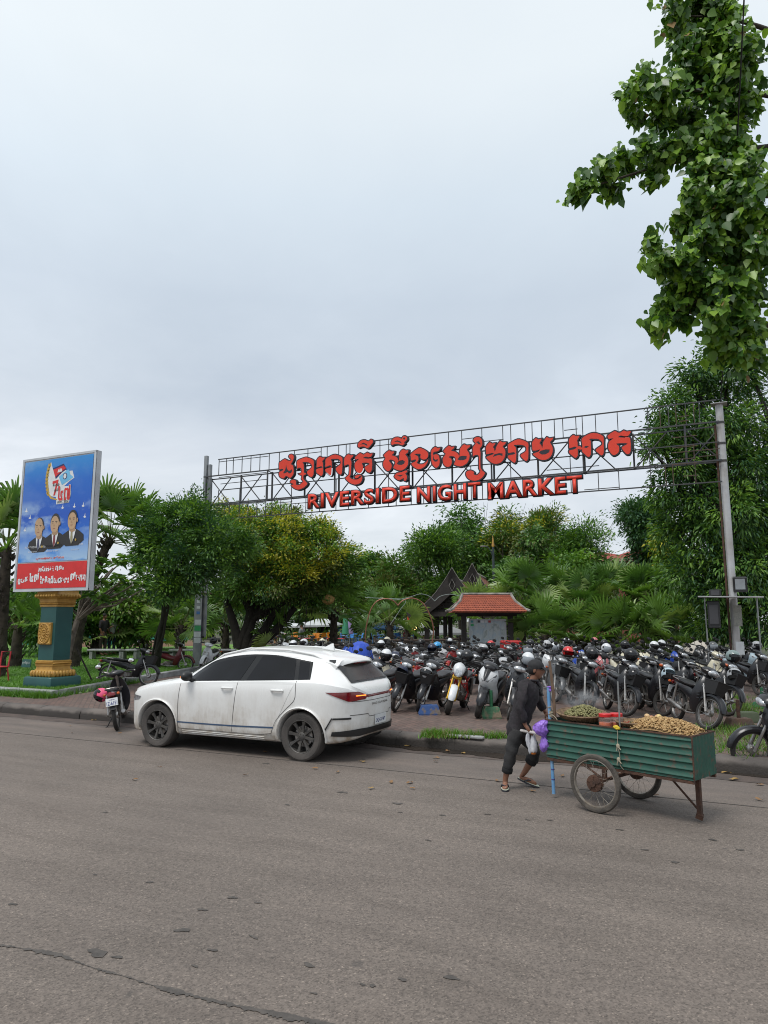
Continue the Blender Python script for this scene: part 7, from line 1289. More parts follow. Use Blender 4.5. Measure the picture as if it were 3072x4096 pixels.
def figroots(mb, o):
    q = random.Random(9)
    for k in range(26):
        p = px3(q.uniform(1020, 1250), q.uniform(2330, 2400), D0 + q.uniform(-1, .6)) - o; z1 = q.uniform(1.2, 2.6); mb.tube([tuple(p), (p.x + q.uniform(-.1, .1), p.y, p.z - z1 * .5), (p.x * .92, p.y, p.z - z1)], [.012, .014, .008], 4)
    for a, bq in (((960, 2590), (900, 2395)), ((955, 2595), (1010, 2390)), ((1000, 2590), (1110, 2420)), ((1010, 2600), (1180, 2430))): mb.tube([tuple(px3(*a, D0) - o), tuple((px3(*a, D0) * .5 + px3(*bq, D0) * .5) - o + Vector((.1, 0, -.1))), tuple(px3(*bq, D0) - o)], [.24, .19, .12], 8)
tree('fig_tree', 'broad fig with yellow tipped crown and dark forked trunk behind the white car', b, f, [(px3(960, 2160, D0), (1.5, 1.5, 1.1)), (px3(1085, 2190, D0 - .6), (1.7, 1.6, 1.3)), (px3(1215, 2230, D0), (1.6, 1.5, 1.2)), (px3(1320, 2260, D0), (.95, 1.2, .85)), (px3(1070, 2320, D0), (2.2, 1.7, 1.0)), (px3(1210, 2340, D0 + .3), (1.4, 1.4, .8)), (px3(925, 2290, D0 + .3), (1.2, 1.2, .9)), (px3(1110, 2095, D0), (.7, .8, .6)), (px3(1270, 2140, D0), (.65, .7, .55)), (px3(900, 2080, D0), (.8, .9, .6))], .26, [G1, G2, G6, G3], (.30, .34, .18, .18), 270, 72, .118, M_DBARK, None, dict(wr=.42, cr_=.24, droop=.12, gaps=.26, upw=.3, inner=.5), 4, extra=figroots)
fg = bpy.data.objects['fig_tree']; crown('young_leaves', [(px3(960, 2130, D0 - .4), (1.5, 1.4, .95)), (px3(1085, 2165, D0 - 1), (1.7, 1.5, 1.2)), (px3(1215, 2200, D0 - .4), (1.6, 1.4, 1.1)), (px3(1320, 2240, D0), (1.0, 1.1, .8)), (px3(1110, 2075, D0), (.6, .7, .5)), (px3(1270, 2120, D0), (.6, .7, .5)), (px3(900, 2065, D0), (.8, .9, .55)), (px3(1140, 2280, D0 - 1.4), (1.2, .6, .7))], 170, 50, .10, [G4, G3, G6], (.62, .33, .05), fg, wr=.45, cr_=.19, inner=.85, gaps=.16, org=fg.location, droop=.1, upw=.4)
# frangipani in front of the poster board side
b = gp(288, 2730, .36); D0 = 20.4; root = empty('frangipani', b); tag(root, 'frangipani with pale bare trunk and white flowers beside the green pillar', 'tree'); mb = MB(); q = random.Random(12)
pt = lambda x, y, d=0: px3(x, y, D0 + d) - b
mb.tube([(0, 0, -.05), (.02, 0, .15), tuple(pt(278, 2660)), tuple(pt(292, 2560)), tuple(pt(310, 2480))], [.13, .12, .085, .075, .07], 9); mb.tube([tuple(pt(291, 2574)), tuple(pt(262, 2568)), tuple(pt(238, 2545))], [.06, .05, .045], 7)
tips = [(365, 2250), (400, 2290), (440, 2260), (480, 2310), (520, 2330), (450, 2350), (385, 2340), (540, 2290), (500, 2380), (420, 2400), (350, 2380), (470, 2240), (560, 2350), (330, 2300)]
for i, (x, y) in enumerate(tips):
    d = q.uniform(-.6, .6); m_ = pt(310 + (x - 310) * .35, 2470 - (2470 - y) * .4, d * .3); mb.tube([tuple(pt(310, 2480)), tuple(m_), tuple(pt(x * .8 + 310 * .2, y + 40, d * .8)), tuple(pt(x, y + 12, d))], [.05, .036, .026, .018], 6)
mb.obj('trunk', M_FBARK, root, 60); P, D, S = [], [], []; FP = []
for i, (x, y) in enumerate(tips):
    for rep in range(2):
        c = np.array(pt(x + q.uniform(-18, 18), y + q.uniform(-12, 12), q.uniform(-.7, .6))); n = 15; a = rng.uniform(0, 6.28, n); e = rng.uniform(-.2, .8, n); P.append(np.repeat(c[None], n, 0)); D.append(np.stack([np.cos(a) * np.cos(e), np.sin(a) * np.cos(e), np.sin(e)], 1)); S.append(rng.uniform(.24, .38, n))
    if i % 2 == 0: FP.append(np.array(pt(x, y - 4, -.5)))
P, D, S = np.concatenate(P), np.concatenate(D), np.concatenate(S); V, F = leaf_arrays(P, D, S, .30, 'lance', .3); mk('crown', npmesh('crown', V, F, 4, np.repeat(rng.choice(3, len(P), p=(.5, .25, .25)), 2)), [G2, G1, G3], root, None)
P = np.concatenate([c + rng.normal(0, .07, (16, 3)) for c in FP]); V, F = leaf_arrays(P, rdir(len(P)), np.full(len(P), .06), .8, 'quad', 0); mk('blossom', npmesh('blossom', V, F, 4), [M('white_petal', (.72, .72, .64), .6)], root, None)
for a, b2, l in (((515 / 2.0738, 2715), (600 / 2.0738, 2520), 'bamboo stake propping the frangipani, close to its trunk'), ((368, 2722), (312, 2590), 'thin dark stake leaning against the frangipani from the lawn')):
    mb = MB(); mb.tube([tuple(gp(a[0], a[1], .36)), tuple(px3(b2[0], b2[1], 20.3))], .022, 6); tag(mb.obj('wooden_stake', M('bamboo_stake', (.26, .20, .10), .7) if 'bamboo' in l else M_DBARK), l, 'stake')
# garden trees further into the park
def gtree(label, px, top, D, wid, mats, wts, nc=150, nl=24, ls=.16, name='garden_tree', trunk=2560, bark=None, kw={}, seed=1, hgt=None, group=None, tips=None, spread=None):
    q = random.Random(seed); v = vd(px, D, GZ); zt = hz(top, D); w = wid * D / FPX / 2; zb = max(1.0, zt - (hgt or 1.5 * 2 * w)); zc_ = (zt + zb) / 2; rz = (zt - zb) / 2; bl = []
    for k in range(spread or 8):
        a = q.uniform(0, 6.28); t = q.uniform(-.8, .85); rr = w * .62 * math.sqrt(max(.08, 1 - t * t)) * q.uniform(.6, 1.15); c = Vector((v.x + rr * math.cos(a), v.y + rr * math.sin(a), zc_ + rz * t * .78)); s = q.uniform(.36, .56); bl.append((c, (w * s, w * s, min(rz, w) * s * .85)))
    bl.append((Vector((v.x, v.y, zt - rz * .3)), (w * .45, w * .45, rz * .32)))
    return tree(name, label, v, Vector((v.x + q.uniform(-.2, .2), v.y, GZ + (zb - GZ) * .8 + .4)), bl, max(.07, w * .06), mats, wts, nc, nl, ls, bark, group, kw, seed, tips=tips and [Vector((v.x + q.uniform(-w, w) * 1.15, v.y + q.uniform(-w, w), zt + q.uniform(-.25, .12) * rz * 2)) for _ in range(tips)])
FE = dict(wr=.30, cr_=.42, droop=.15, gaps=.26, upw=.4, down=0)
gtree('leafy light green tree behind the two people', 470, 2350, 31, 330, [G2, G3, G6], (.45, .35, .2), 170, 24, .17, seed=2, hgt=2.3)
gtree('dark slim trunked tree behind the poster board', 250, 2330, 29, 260, [G1, G2], (.5, .5), 110, 24, .17, seed=3, hgt=2.6)
gtree('shrubby green tree at the picture edge behind the stout palm', 30, 2330, 33, 300, [G2, G6, G1], (.4, .3, .3), 120, 24, .18, seed=5, hgt=3)
gtree('small olive tree between sign pole and rooted trunk', 620, 2400, 34, 240, [G6, G2], (.5, .5), 90, 22, .16, seed=6, hgt=2.2)
BGM = [G1, G2, G6, G3]
for px, top, D, wd_, mats, wts, l, kw, tips, nm in (
    (1400, 2300, 62, 200, [G2, G3, G6], (.5, .3, .2), 'light green tree just past the fig crown', FE, 0, 'garden_tree'),
    (1480, 2215, 66, 190, [G2, G1, G3], (.4, .3, .3), 'rounded tree in the gap between fig and arch', {}, 0, 'garden_tree'),
    (1570, 2235, 56, 170, [G2, G6], (.6, .4), 'feathery light tree behind the copper arch', FE, 0, 'acacia_tree'),
    (1660, 2190, 60, 230, [G2, G6, G1], (.5, .3, .2), 'feathery tree left of the pavilion gable', FE, 0, 'acacia_tree'),
    (1745, 2110, 56, 250, [G2, G3, G1], (.4, .3, .3), 'fern leaved tree above the pavilion gable', FE, 0, 'acacia_tree'),
    (1845, 2035, 66, 260, [G1, G2], (.65, .35), 'tallest dark tree with flat tiered top under the sign', dict(cr_=.5, gaps=.2, wr=.5), 4, 'rain_tree'),
    (1930, 2160, 58, 230, [G1, G2, G6], (.4, .4, .2), 'dark tree behind the street lamp', {}, 2, 'garden_tree'),
    (2030, 2045, 58, 190, [G2, G4, G6], (.55, .1, .35), 'airy tree with upright twigs and yellow pods', FE, 9, 'acacia_tree'),
    (2130, 2110, 54, 250, [G1, G2, G6], (.4, .4, .2), 'dense tree with upright twigs in the centre of the treeline', {}, 5, 'garden_tree'),
    (2210, 2040, 59, 200, [G2, G6, G4], (.5, .4, .1), 'airy twiggy tree beside the bare branched one', FE, 9, 'acacia_tree'),
    (2330, 2085, 57, 250, [G2, G3, G1], (.4, .2, .4), 'tree with bare grey twigs above the red roofs', FE, 14, 'acacia_tree'),
    (2275, 2220, 52, 260, [G2, G3], (.6, .4), 'lower bright leaved tree before the red roofed house', {}, 0, 'garden_tree'),
    (2060, 2260, 50, 230, [G1, G2], (.5, .5), 'low dark tree behind the long tiled roof', {}, 0, 'garden_tree')):
    gtree(l, px, top, D, wd_, mats, wts, 110, 36, .27, nm, kw=kw, seed=px, tips=tips, group='trees of the park', spread=10)
for px, top, D, wd_, l in ((1300, 2330, 75, 300, 'far tree behind the round palm'), (1150, 2340, 78, 320, 'far tree behind the fig trunk'), (850, 2330, 80, 330, 'far tree right of the rooted trunk'), (560, 2340, 80, 330, 'far tree behind the light green tree'), (150, 2300, 82, 380, 'far tree behind the poster pillar'), (1500, 2330, 85, 300, 'far low tree behind the arch'), (1700, 2300, 85, 320, 'far tree behind the pavilion'), (2420, 2290, 62, 200, 'bushy tree below the red roofs')):
    gtree(l, px, top, D, wd_, [G2, G1, G6], (.4, .4, .2), 120, 20, .42, seed=px, group='trees of the park', spread=9)
gtree('narrow dark tree with ball shaped top standing out against the sky', 2590, 2010, 44, 190, [G1, G5], (.6, .4), 60, 24, .2, 'garden_tree', seed=77, hgt=2.0)
def dk(label, blobs_px, D, mats, wts, nc, nl, ls, name, base_px, kw={}, r0=.2, seed=1, bark=None, group=None, tips=None):
    bl = [(px3(x, y, D + dd), (rx * D / FPX, rx * D / FPX * .9, rz * D / FPX)) for x, y, rx, rz, dd in blobs_px]; v = vd(base_px[0], D, GZ); return tree(name, label, v, px3(base_px[0], base_px[1], D), bl, r0, mats, wts, nc, nl, ls, bark, group, kw, seed, tips=tips)
dk('tall dark creeper clad tree left of the mango', [(2575, 2060, 62, 50, 0), (2610, 2130, 70, 70, 0), (2640, 2220, 75, 80, 0), (2660, 2320, 95, 80, .5)], 42, [G1, G5], (.55, .45), 190, 26, .2, 'dark_tree', (2630, 2380), dict(cr_=.32))
dk('bright yellow green climber between dark tree and mango', [(2680, 2150, 34, 50, 0), (2690, 2210, 34, 46, 0), (2670, 2275, 30, 40, 0)], 38, [G3, G4, G2], (.6, .2, .2), 60, 24, .17, 'climber', (2685, 2360), dict(cr_=.24), .08)
dk('mango tree with drooping lance leaves behind the round steel pole', [(2720, 1640, 85, 60, 0), (2850, 1560, 110, 70, .5), (2990, 1500, 120, 80, 0), (2680, 1730, 60, 60, -.4), (2790, 1730, 120, 90, 0), (2920, 1720, 130, 110, -.6), (3060, 1680, 140, 130, 0), (2760, 1850, 95, 90, -.4), (2880, 1880, 130, 110, .4), (3030, 1880, 150, 130, -.6), (2700, 1960, 55, 80, 0), (2800, 2010, 110, 110, 0), (2950, 2060, 150, 130, -.8), (3090, 2080, 140, 140, 0), (2730, 2100, 90, 90, 0), (2840, 2200, 130, 120, 0), (3000, 2270, 160, 130, -.8), (2760, 2300, 100, 90, 0), (2880, 2370, 130, 110, -.4), (3040, 2430, 150, 120, -.6), (2900, 2500, 110, 70, .3), (3150, 2250, 140, 200, 0), (3180, 1900, 150, 200, 0), (2760, 1590, 40, 30, 0), (2950, 1430, 85, 60, .4), (3060, 1400, 95, 80, 0), (2655, 1800, 45, 35, -.5), (2840, 1490, 60, 40, 0)], 25.5, [G1, G2, G5, G3], (.24, .40, .18, .18), 680, 28, .155, 'mango_tree', (3010, 2380), dict(wr=.30, shape='lance', cr_=.24, droop=.35, gaps=.14), .32, 31, M_DBARK)
# near tree whose heart shaped leaves hang in from the right
D0 = 12.0
BO = [(2870, 60, 90, 110), (2990, 40, 130, 130), (2900, 190, 90, 100), (3020, 200, 120, 120), (2720, 320, 70, 50), (2640, 370, 55, 70), (2660, 450, 48, 45), (2800, 360, 100, 70), (2930, 330, 120, 90), (3040, 380, 110, 120), (2780, 470, 90, 80), (2900, 480, 110, 90), (2700, 580, 60, 45), (2600, 630, 65, 50), (2510, 680, 60, 50), (2430, 730, 50, 45), (2375, 775, 30, 28), (2790, 590, 75, 60), (2540, 750, 30, 45), (2730, 690, 40, 90), (2850, 590, 60, 60), (3010, 540, 110, 110), (2970, 680, 110, 100), (3060, 700, 90, 120), (2900, 790, 80, 90), (2990, 850, 110, 110), (2840, 900, 75, 70), (2920, 980, 100, 90), (3030, 1010, 100, 120), (2840, 1040, 80, 80), (2780, 1150, 70, 60), (2870, 1150, 90, 90), (2730, 1240, 55, 55), (2800, 1240, 70, 55), (2700, 1300, 28, 30), (2960, 1150, 100, 120), (3050, 1200, 90, 140), (2990, 1330, 60, 70), (3050, 1400, 70, 90), (2960, 1400, 40, 60), (3120, 300, 150, 300), (3140, 900, 140, 350), (3080, 500, 90, 120), (3060, 850, 90, 110), (3075, 1090, 80, 110), (3070, 1300, 80, 90), (2960, 1260, 80, 70), (2930, 620, 70, 60), (3060, 100, 90, 100), (3090, 30, 90, 90), (3100, 200, 80, 100), (3090, 330, 80, 90), (3100, 600, 90, 110), (3110, 760, 80, 90), (3110, 970, 80, 100), (3100, 1200, 80, 100), (3110, 1400, 80, 100), (2740, 1050, 55, 55), (2700, 960, 35, 40)]
tb = vd(3640, 12.2, PZ); q = random.Random(3); root = empty('heart_leaf_tree', tb); tag(root, 'big tree with heart shaped leaves hanging into the picture from the side', 'tree'); mb = MB(); tp = px3(3560, 1300, 12.2) - tb
mb.tube([(0, 0, -.1), tuple(tp * .5), tuple(tp), tuple(px3(3500, 200, 12.2) - tb)], [.34, .28, .24, .16], 12)
for (x, y, to) in ((2360, 770, (3530, 560)), (2620, 380, (3510, 420)), (2700, 1280, (3550, 1020)), (2880, 60, (3500, 200)), (2980, 1400, (3550, 1200)), (2850, 850, (3540, 800))):
    P = cr([tuple(px3(*to, 12.2) - tb), tuple(px3((x + to[0]) / 2, (y + to[1]) / 2 - 40, 12.1) - tb), tuple(px3(x, y, 12.0) - tb)], 6); mb.tube([tuple(p) for p in P], [.07 - .063 * i / (len(P) - 1) for i in range(len(P))], 7)
mb.obj('trunk', M_BARK, root, 60)
P, D, S, Mi = [], [], [], []
for x, y, rx, ry in BO:                  # each bough tip: sprays of leaves hanging from short twigs, thinner below
    c = np.array(px3(x, y, D0 + rng.uniform(-.35, .35))); w, h = rx * D0 / FPX, ry * D0 / FPX; ns = int(5 + rx * ry / 420)
    for _ in range(ns):
        u = rdir(1)[0]; u[2] = abs(u[2]) * rng.choice([1, 1, -1]); tp_ = c + u * np.array([w, w * 1.6, h]) * rng.uniform(.35, 1.0); n = rng.integers(9, 18); dr = unit(u * np.array([1, 1, .2]) + rng.normal(0, .3, 3)); pos = tp_ - dr * rng.uniform(0, .34, n)[:, None] + rng.normal(0, .055, (n, 3)) + np.array([0, 0, -.02])
        hang = unit(dr * .7 + rng.normal(0, .42, (n, 3)) + np.array([0, -.1, -.85])); P.append(pos); D.append(hang); S.append(rng.uniform(.09, .215, n) * rng.uniform(.85, 1.12)); g = rng.choice(3, p=(.38, .44, .18)); Mi.append(np.where(rng.random(n) < .005, 3, np.where(rng.random(n) < .6, g, rng.integers(0, 3, n))))
P, D, S, Mi = np.concatenate(P), np.concatenate(D), np.concatenate(S), np.concatenate(Mi); V, F = leaf_arrays(P, D, S, .86, 'heart', .08, up=np.array([0, -1.0, .35])); mk('crown', npmesh('crown', V - np.array(tb), F, 4, np.repeat(Mi, 2)), [GH1, GH2, GH3, GD], root, None)
# low hedge plants under the far trees, and clipped plants in front of the market fence
sp = []
for _ in range(9000):
    x = rng.uniform(-75, 40); y = rng.uniform(60, 100); sp.append((x, y, -.03 + abs(rng.normal(0, .9))))
P = np.array(sp); V, F = leaf_arrays(P, rdir(len(P)), rng.uniform(.35, .7, len(P)), .5, 'quad', .1); o = mk('undergrowth', npmesh('undergrowth', V, F, 4, rng.integers(0, 3, len(P))), [G1, G2, G6], None, None); tag(o, 'tangled green undergrowth below the far trees', 'undergrowth', None, 'stuff')
# ---------------------------------------------------------------- kiosk, pavilion and the market behind
M_DWOOD = M('dark_timber', (.020, .016, .015), .75, 0, (.034, .028, .025), 5, .3, 30); M_MORTAR = M('weathered_mortar', (.34, .32, .29), .9, 0, (.16, .15, .14), 5, .4, 20); M_TILE = M('clay_tile', (.36, .090, .045), .75, 0, (.25, .062, .035), 7, .2, 30); M_OLDT = M('old_clay_tile', (.30, .12, .075), .85, 0, (.18, .085, .06), 4, .3, 20)
def tiles(mb, P00, P10, P01, P11, nu, nv, th=.03, mi=0):   # fish scale tiles on the quad eave(P0*) to ridge(P1*)
    P00, P10, P01, P11 = (Vector(p) for p in (P00, P10, P01, P11)); nrm = (P01 - P00).cross(P10 - P00).normalized(); nrm = nrm if nrm.z > 0 else -nrm
    for j in range(nv):
        for i in range(nu):
            o = .5 * (j % 2); u0, u1 = (i + o) / nu, (i + o + 1) / nu; v0, v1 = j / nv - .25 / nv, (j + 1.15) / nv
            if u1 > 1.001: u1 = 1.0
            at = lambda u, v: (P00 * (1 - u) + P01 * u) * (1 - max(0, v)) + (P10 * (1 - u) + P11 * u) * max(0, v)
            a, b, c, d = at(u0, v1), at(u1, v1), at(u1, v0 + .45 / nv), at(u0, v0 + .45 / nv); e, f = at(u0 * .75 + u1 * .25, v0 + .08 / nv), at(u0 * .25 + u1 * .75, v0 + .08 / nv); lo = nrm * th; V = [a, b, c + lo, f + lo, e + lo, d + lo]; n = len(V)
            mb.add(V + [v - nrm * .012 for v in V[2:]], [(0, 1, 2, 3, 4, 5), (2, 6, 7, 3), (3, 7, 8, 4), (4, 8, 9, 5)], mi)
# map kiosk
KD = 29.0; kc = vd(1948, KD, PZ); KS = KD / FPX
ks = empty('map_kiosk', kc, YAW); tag(ks, 'small map kiosk with red scale tiled roof, standing behind the bikes', 'kiosk')
zE, zR = hz(2448, KD) - PZ, hz(2378, KD) - PZ; zE2 = hz(2430, KD) - PZ; wE, wR = 146 * KS, 96 * KS
mb = MB(); tiles(mb, (-wE, -.75, zE), (-wR, 0, zR), (wE, -.75, zE), (wR, 0, zR), 26, 9); tiles(mb, (wE, .75, zE), (wR, 0, zR), (-wE, .75, zE), (-wR, 0, zR), 26, 9); mb.add([(-wE, -.75, zE - .02), (wE, -.75, zE - .02), (wR, 0, zR - .03), (-wR, 0, zR - .03), (wE, .75, zE - .02), (-wE, .75, zE - .02)], [(0, 1, 2, 3), (4, 5, 3, 2), (0, 3, 5), (1, 4, 2)]); mb.obj('roof', M_TILE, ks, 30)
mb = MB(); mb.tube([(-wR - .05, 0, zR + .02), (wR + .05, 0, zR + .02)], .06, 6)
for s in (-1, 1):
    for sy in (-1, 1): mb.tube([(s * wR, 0, zR + .02), (s * (wR + .12), sy * .30, zR * .62 + zE * .38), (s * (wE - .05), sy * .62, zE + .10), (s * (wE + .10), sy * .80, zE + .04)], [.06, .055, .06, .05], 6)
mb.obj('ridge_cap', M_MORTAR, ks)
for s in (-1, 1): mb = MB(); mb.box((s * 92 * KS, 0, zE / 2), (.20, .20, zE)); mb.obj('post', M_DWOOD, ks)
mb = MB(); mb.box((0, 0, zE - .10), (2 * 118 * KS, .16, .16)); mb.box((0, -.45, zE - .05), (2 * 130 * KS, .08, .10)); mb.obj('beam', M_DWOOD, ks)
zb0, zb1 = hz(2590, KD) - PZ, hz(2476, KD) - PZ
def mapmat():
    m = bpy.data.materials.new('faded_map'); m.use_nodes = True; t = m.node_tree; p = t.nodes['Principled BSDF']; co = nn(t, 'ShaderNodeTexCoord').outputs['Object']; n = nn(t, 'ShaderNodeTexNoise'); n.inputs['Scale'].default_value = 3; n.inputs['Detail'].default_value = 6; n.inputs['Distortion'].default_value = 1.5; lk(t, co, n.inputs['Vector'])
    w = nn(t, 'ShaderNodeTexWave'); w.inputs['Scale'].default_value = .8; w.inputs['Distortion'].default_value = 9; w.inputs['Detail'].default_value = 3; lk(t, co, w.inputs['Vector']); c = ramp(t, n.outputs[0], [(.32, (.20, .24, .22)), (.48, (.38, .42, .42)), (.62, (.28, .36, .42)), (.75, (.42, .42, .38))]); lk(t, mixc(t, ramp(t, w.outputs[0], [(.90, (0, 0, 0)), (.97, (.25, .25, .25))]), c, (.10, .16, .22)), p.inputs['Base Color']); p.inputs['Roughness'].default_value = .3; return m
mb = MB(); mb.box((0, -.08, (zb0 + zb1) / 2), (2 * 74 * KS, .06, zb1 - zb0)); fr = mb.obj('map_board', M('board_grey', (.40, .41, .42), .5), ks); mb = MB(); mb.box((0, -.122, (zb0 + zb1) / 2 - .03), (2 * 68 * KS, .02, zb1 - zb0 - .12)); mb.obj('map_print', mapmat(), fr)
mb = MB()
for i, (x, w, m_) in enumerate(((-.62, .10, 0), (-.35, .09, 1), (-.20, .13, 2), (-.05, .09, 2), (.08, .10, 3), (-.62, .12, 4))): mb.box((x, -.135, zb1 - .10 - (.14 if i == 5 else 0)), (w, .01, .09), None, m_)
mb.box((.12, -.135, zb0 + .10), (.16, .01, .16), None, 3); mb.obj('map_sticker', [M('stick_teal', (.05, .25, .28), .5), M('stick_black', (.03, .03, .03), .5), M('stick_white', (.55, .57, .6), .5), M('stick_red', (.35, .03, .03), .5), MATS['sticker_green']], fr)
mb = MB(); mb.rbox((0, 0, .35), (.75, .5, .45), .04); mb.box((0, -.26, .38), (.6, .01, .10), None, 1); o = mb.obj('cool_box', [M('red_plastic', (.45, .02, .02), .4), M_PW], None, 40, vd(2040, 27.4, PZ) + Vector((0, 0, .5)), (0, 0, YAW)); tag(o, 'red cool box on the rack of a bike below the map board', 'box')
# pavilion: two dark gables one behind the other, long tiled roofs running back
def gable_house(label, apex, D, foot_l, foot_r, eave_y, length, az, seed):
    a = px3(apex[0], apex[1], D); hL, hR = (apex[0] - foot_l[0]) * D / FPX, (foot_r[0] - apex[0]) * D / FPX; zA = a.z - PZ; zF = hz(foot_l[1], D) - PZ; r_ = empty('pavilion', (a.x, a.y, PZ), YAW + az); tag(r_, label, 'pavilion')
    for s, h in ((-1, hL), (1, hR)):
        C = [(0, zA), (.11 * h, zA - .17 * (zA - zF)), (.25 * h, zA - .36 * (zA - zF)), (.45 * h, zA - .60 * (zA - zF)), (.72 * h, zA - .84 * (zA - zF)), (.93 * h, zF - .02), (1.02 * h, zF + .10), (.98 * h, zF + .34)]; W = [.05, .55, .70, .60, .50, .38, .22, .03]; cc = cr([(x, z, w) for (x, z), w in zip(C, W)], 5)
        mb = MB(); g = []
        for i, (x, z, w) in enumerate(cc):
            t = np.array(cc[min(i + 1, len(cc) - 1)][:2]) - np.array(cc[max(0, i - 1)][:2]); t /= np.linalg.norm(t) + 1e-9; n_ = np.array((t[1], -t[0])); n_ = n_ if i > 28 or n_[1] < 0 else -n_; lo = (x + n_[0] * w, z + n_[1] * w); g.append([Vector((s * x, -.05, z)), Vector((s * x, .10, z)), Vector((s * lo[0], .10, lo[1])), Vector((s * lo[0], -.05, lo[1]))])
        mb.loft(g); bg = mb.obj('bargeboard', M_DWOOD, r_, 40); mb = MB(); mb.tube([(s * x, -.06, z) for x, z, w in cc], .013, 5); mb.obj('pale_edge', M_MORTAR, bg)
        mb = MB(); zE_ = zF + .25; tiles(mb, (s * h * .95, .10, zF + .05), (s * .0, .10, zA - .55), (s * h * .95, length, zF + .05), (0, length, zA - .55), 46, 16, .03); mb.add([(s * h * .95, .1, zF), (0, .1, zA - .62), (0, length, zA - .62), (s * h * .95, length, zF)], [(0, 1, 2, 3)]); mb.obj('roof', M_OLDT, r_, 30)
        for y in (.6, length * .5, length - .5): mb = MB(); mb.box((s * h * .66, y, zF / 2 + .2), (.24, .24, zF + .4)); mb.obj('post', M_DWOOD, r_)
    mb = MB(); mb.tube([(0, .1, zA - .50), (0, length, zA - .50)], .09, 6); mb.obj('ridge_cap', M_MORTAR, r_)
    mb = MB(); d = [(0, .62), (.16, .30), (0, -.02), (-.16, .30)]; mb.tube([(x, -.09, zA - 1.25 + z) for x, z in d], .018, 5, closed=True); mb.obj('diamond_ornament', M_MORTAR, r_)
    mb = MB(); zt = zF + .9
    for k in range(9): mb.box((0, .35, zF + .15 + k * .16), ((hL + hR) * .92 * (1 - k / 11), .04, .13))
    mb.box((0, .2, zF - .05), ((hL + hR) * .9, .2, .25)); mb.obj('gable_slats', M_DWOOD, r_); return r_
gable_house('pavilion with dark pointed gable curling up at the eave, closest behind the kiosk', (1811, 2270), 38, (1645, 2452), (1975, 2452), 0, 9, R(-12), 1)
gable_house('second dark gabled pavilion with long tiled roof, behind the first', (1893, 2253), 43, (1745, 2440), (2040, 2440), 0, 13, R(-14), 2)
# copper arch
ar = empty('wire_arch', vd(1590, 28.5, PZ), YAW); tag(ar, 'thin copper coloured heart shaped arch behind the motorbikes', 'arch'); ap = lambda x, y: ((x - 1590) * 28.5 / FPX, 0, hz(y, 28.5) - PZ)
for nm, P, m_ in (('arch_tube', [(1462, 2590), (1465, 2520), (1480, 2450), (1505, 2408), (1540, 2395), (1572, 2402), (1592, 2422)], 0), ('arch_tube', [(1592, 2422), (1612, 2402), (1650, 2393), (1690, 2412), (1718, 2460), (1732, 2520), (1722, 2590)], 0), ('arch_wire', [(1530, 2394), (1580, 2400), (1640, 2388), (1680, 2376), (1715, 2384), (1738, 2404)], 1), ('arch_wire', [(1738, 2404), (1760, 2385), (1800, 2377), (1840, 2385)], 1), ('arch_wire', [(1462, 2390), (1530, 2394), (1620, 2400), (1600, 2440), (1560, 2500)], 1)):
    mb = MB(); mb.tube([tuple(p) for p in cr([ap(*p) for p in P], 5)], .026 if m_ == 0 else .011, 6); mb.obj(nm, M('copper_tube', (.30, .13, .085), .5, .4) if m_ == 0 else M('grey_wire', (.30, .36, .34), .5), ar)
# bamboo fence in front of the market
for x0, x1, y0, y1, D0_, D1_, l in ((1500, 1790, 2562, 2556, 28.6, 29.2, 'low rustic pole fence running towards the pavilion'), (1240, 1500, 2580, 2568, 29, 28.6, 'low rustic pole fence in front of the orange chairs'), (1790, 1880, 2556, 2552, 29.2, 29.6, 'short rustic fence between pavilion post and kiosk')):
    a, b = px3(x0, y0, D0_), px3(x1, y1, D1_); fe = empty('pole_fence', (a.x, a.y, PZ)); tag(fe, l, 'fence'); dv = Vector((b.x - a.x, b.y - a.y, 0)); H1 = a.z - PZ; n_ = max(2, int(dv.length / 1.5)); mb = MB(); mb.tube([(0, 0, H1), tuple(dv + Vector((0, 0, H1)))], .05, 6); mb.tube([(0, 0, H1 * .45), tuple(dv + Vector((0, 0, H1 * .45)))], .04, 6); mb.obj('rail', M('old_pole', (.085, .062, .05), .9), fe)
    for k in range(n_ + 1): p = dv * (k / n_); mb = MB(); mb.tube([(p.x, p.y, -.05), (p.x, p.y, H1 + .12)], .06, 7); mb.obj('post', MATS['old_pole'], fe)
    mb = MB()
    for k in range(n_ * 5): p = dv * ((k + .5) / (n_ * 5)); s = .12 * (-1) ** k; mb.tube([(p.x - s, p.y, .02), (p.x + s, p.y, H1 * .95)], .022, 5)
    mb.obj('bamboo_lattice', MATS['old_pole'], fe)
# plastic chairs
def chair_mesh():
    r_ = {}
    mb = MB(); mb.rbox((0, 0, .43), (.42, .42, .03), .012); r_['seat'] = mb.mesh('seat'); mb = MB(); g = []
    for z, w, y in ((.44, .19, .20), (.60, .21, .235), (.78, .20, .27), (.84, .14, .28)): g.append([Vector((-w, y, z)), Vector((w, y, z)), Vector((w, y + .018, z)), Vector((-w, y + .018, z))])
    mb.loft(g); mb.tube([(-.22, .22, .64), (-.23, -.16, .64), (-.22, -.19, .43)], .018, 5); mb.tube([(.22, .22, .64), (.23, -.16, .64), (.22, -.19, .43)], .018, 5); r_['backrest'] = mb.mesh('backrest')
    mb = MB(); mb.tube([(0, 0, .43), (.0, .0, 0)], [.025, .017], 5); r_['leg'] = mb.mesh('leg'); return r_
CMESH = chair_mesh(); CHM = {c: M('chair_' + c, v, .4) for c, v in (('orange', (.62, .22, .012)), ('blue', (.05, .22, .55)), ('red', (.48, .03, .04)), ('pink', (.50, .10, .28)))}
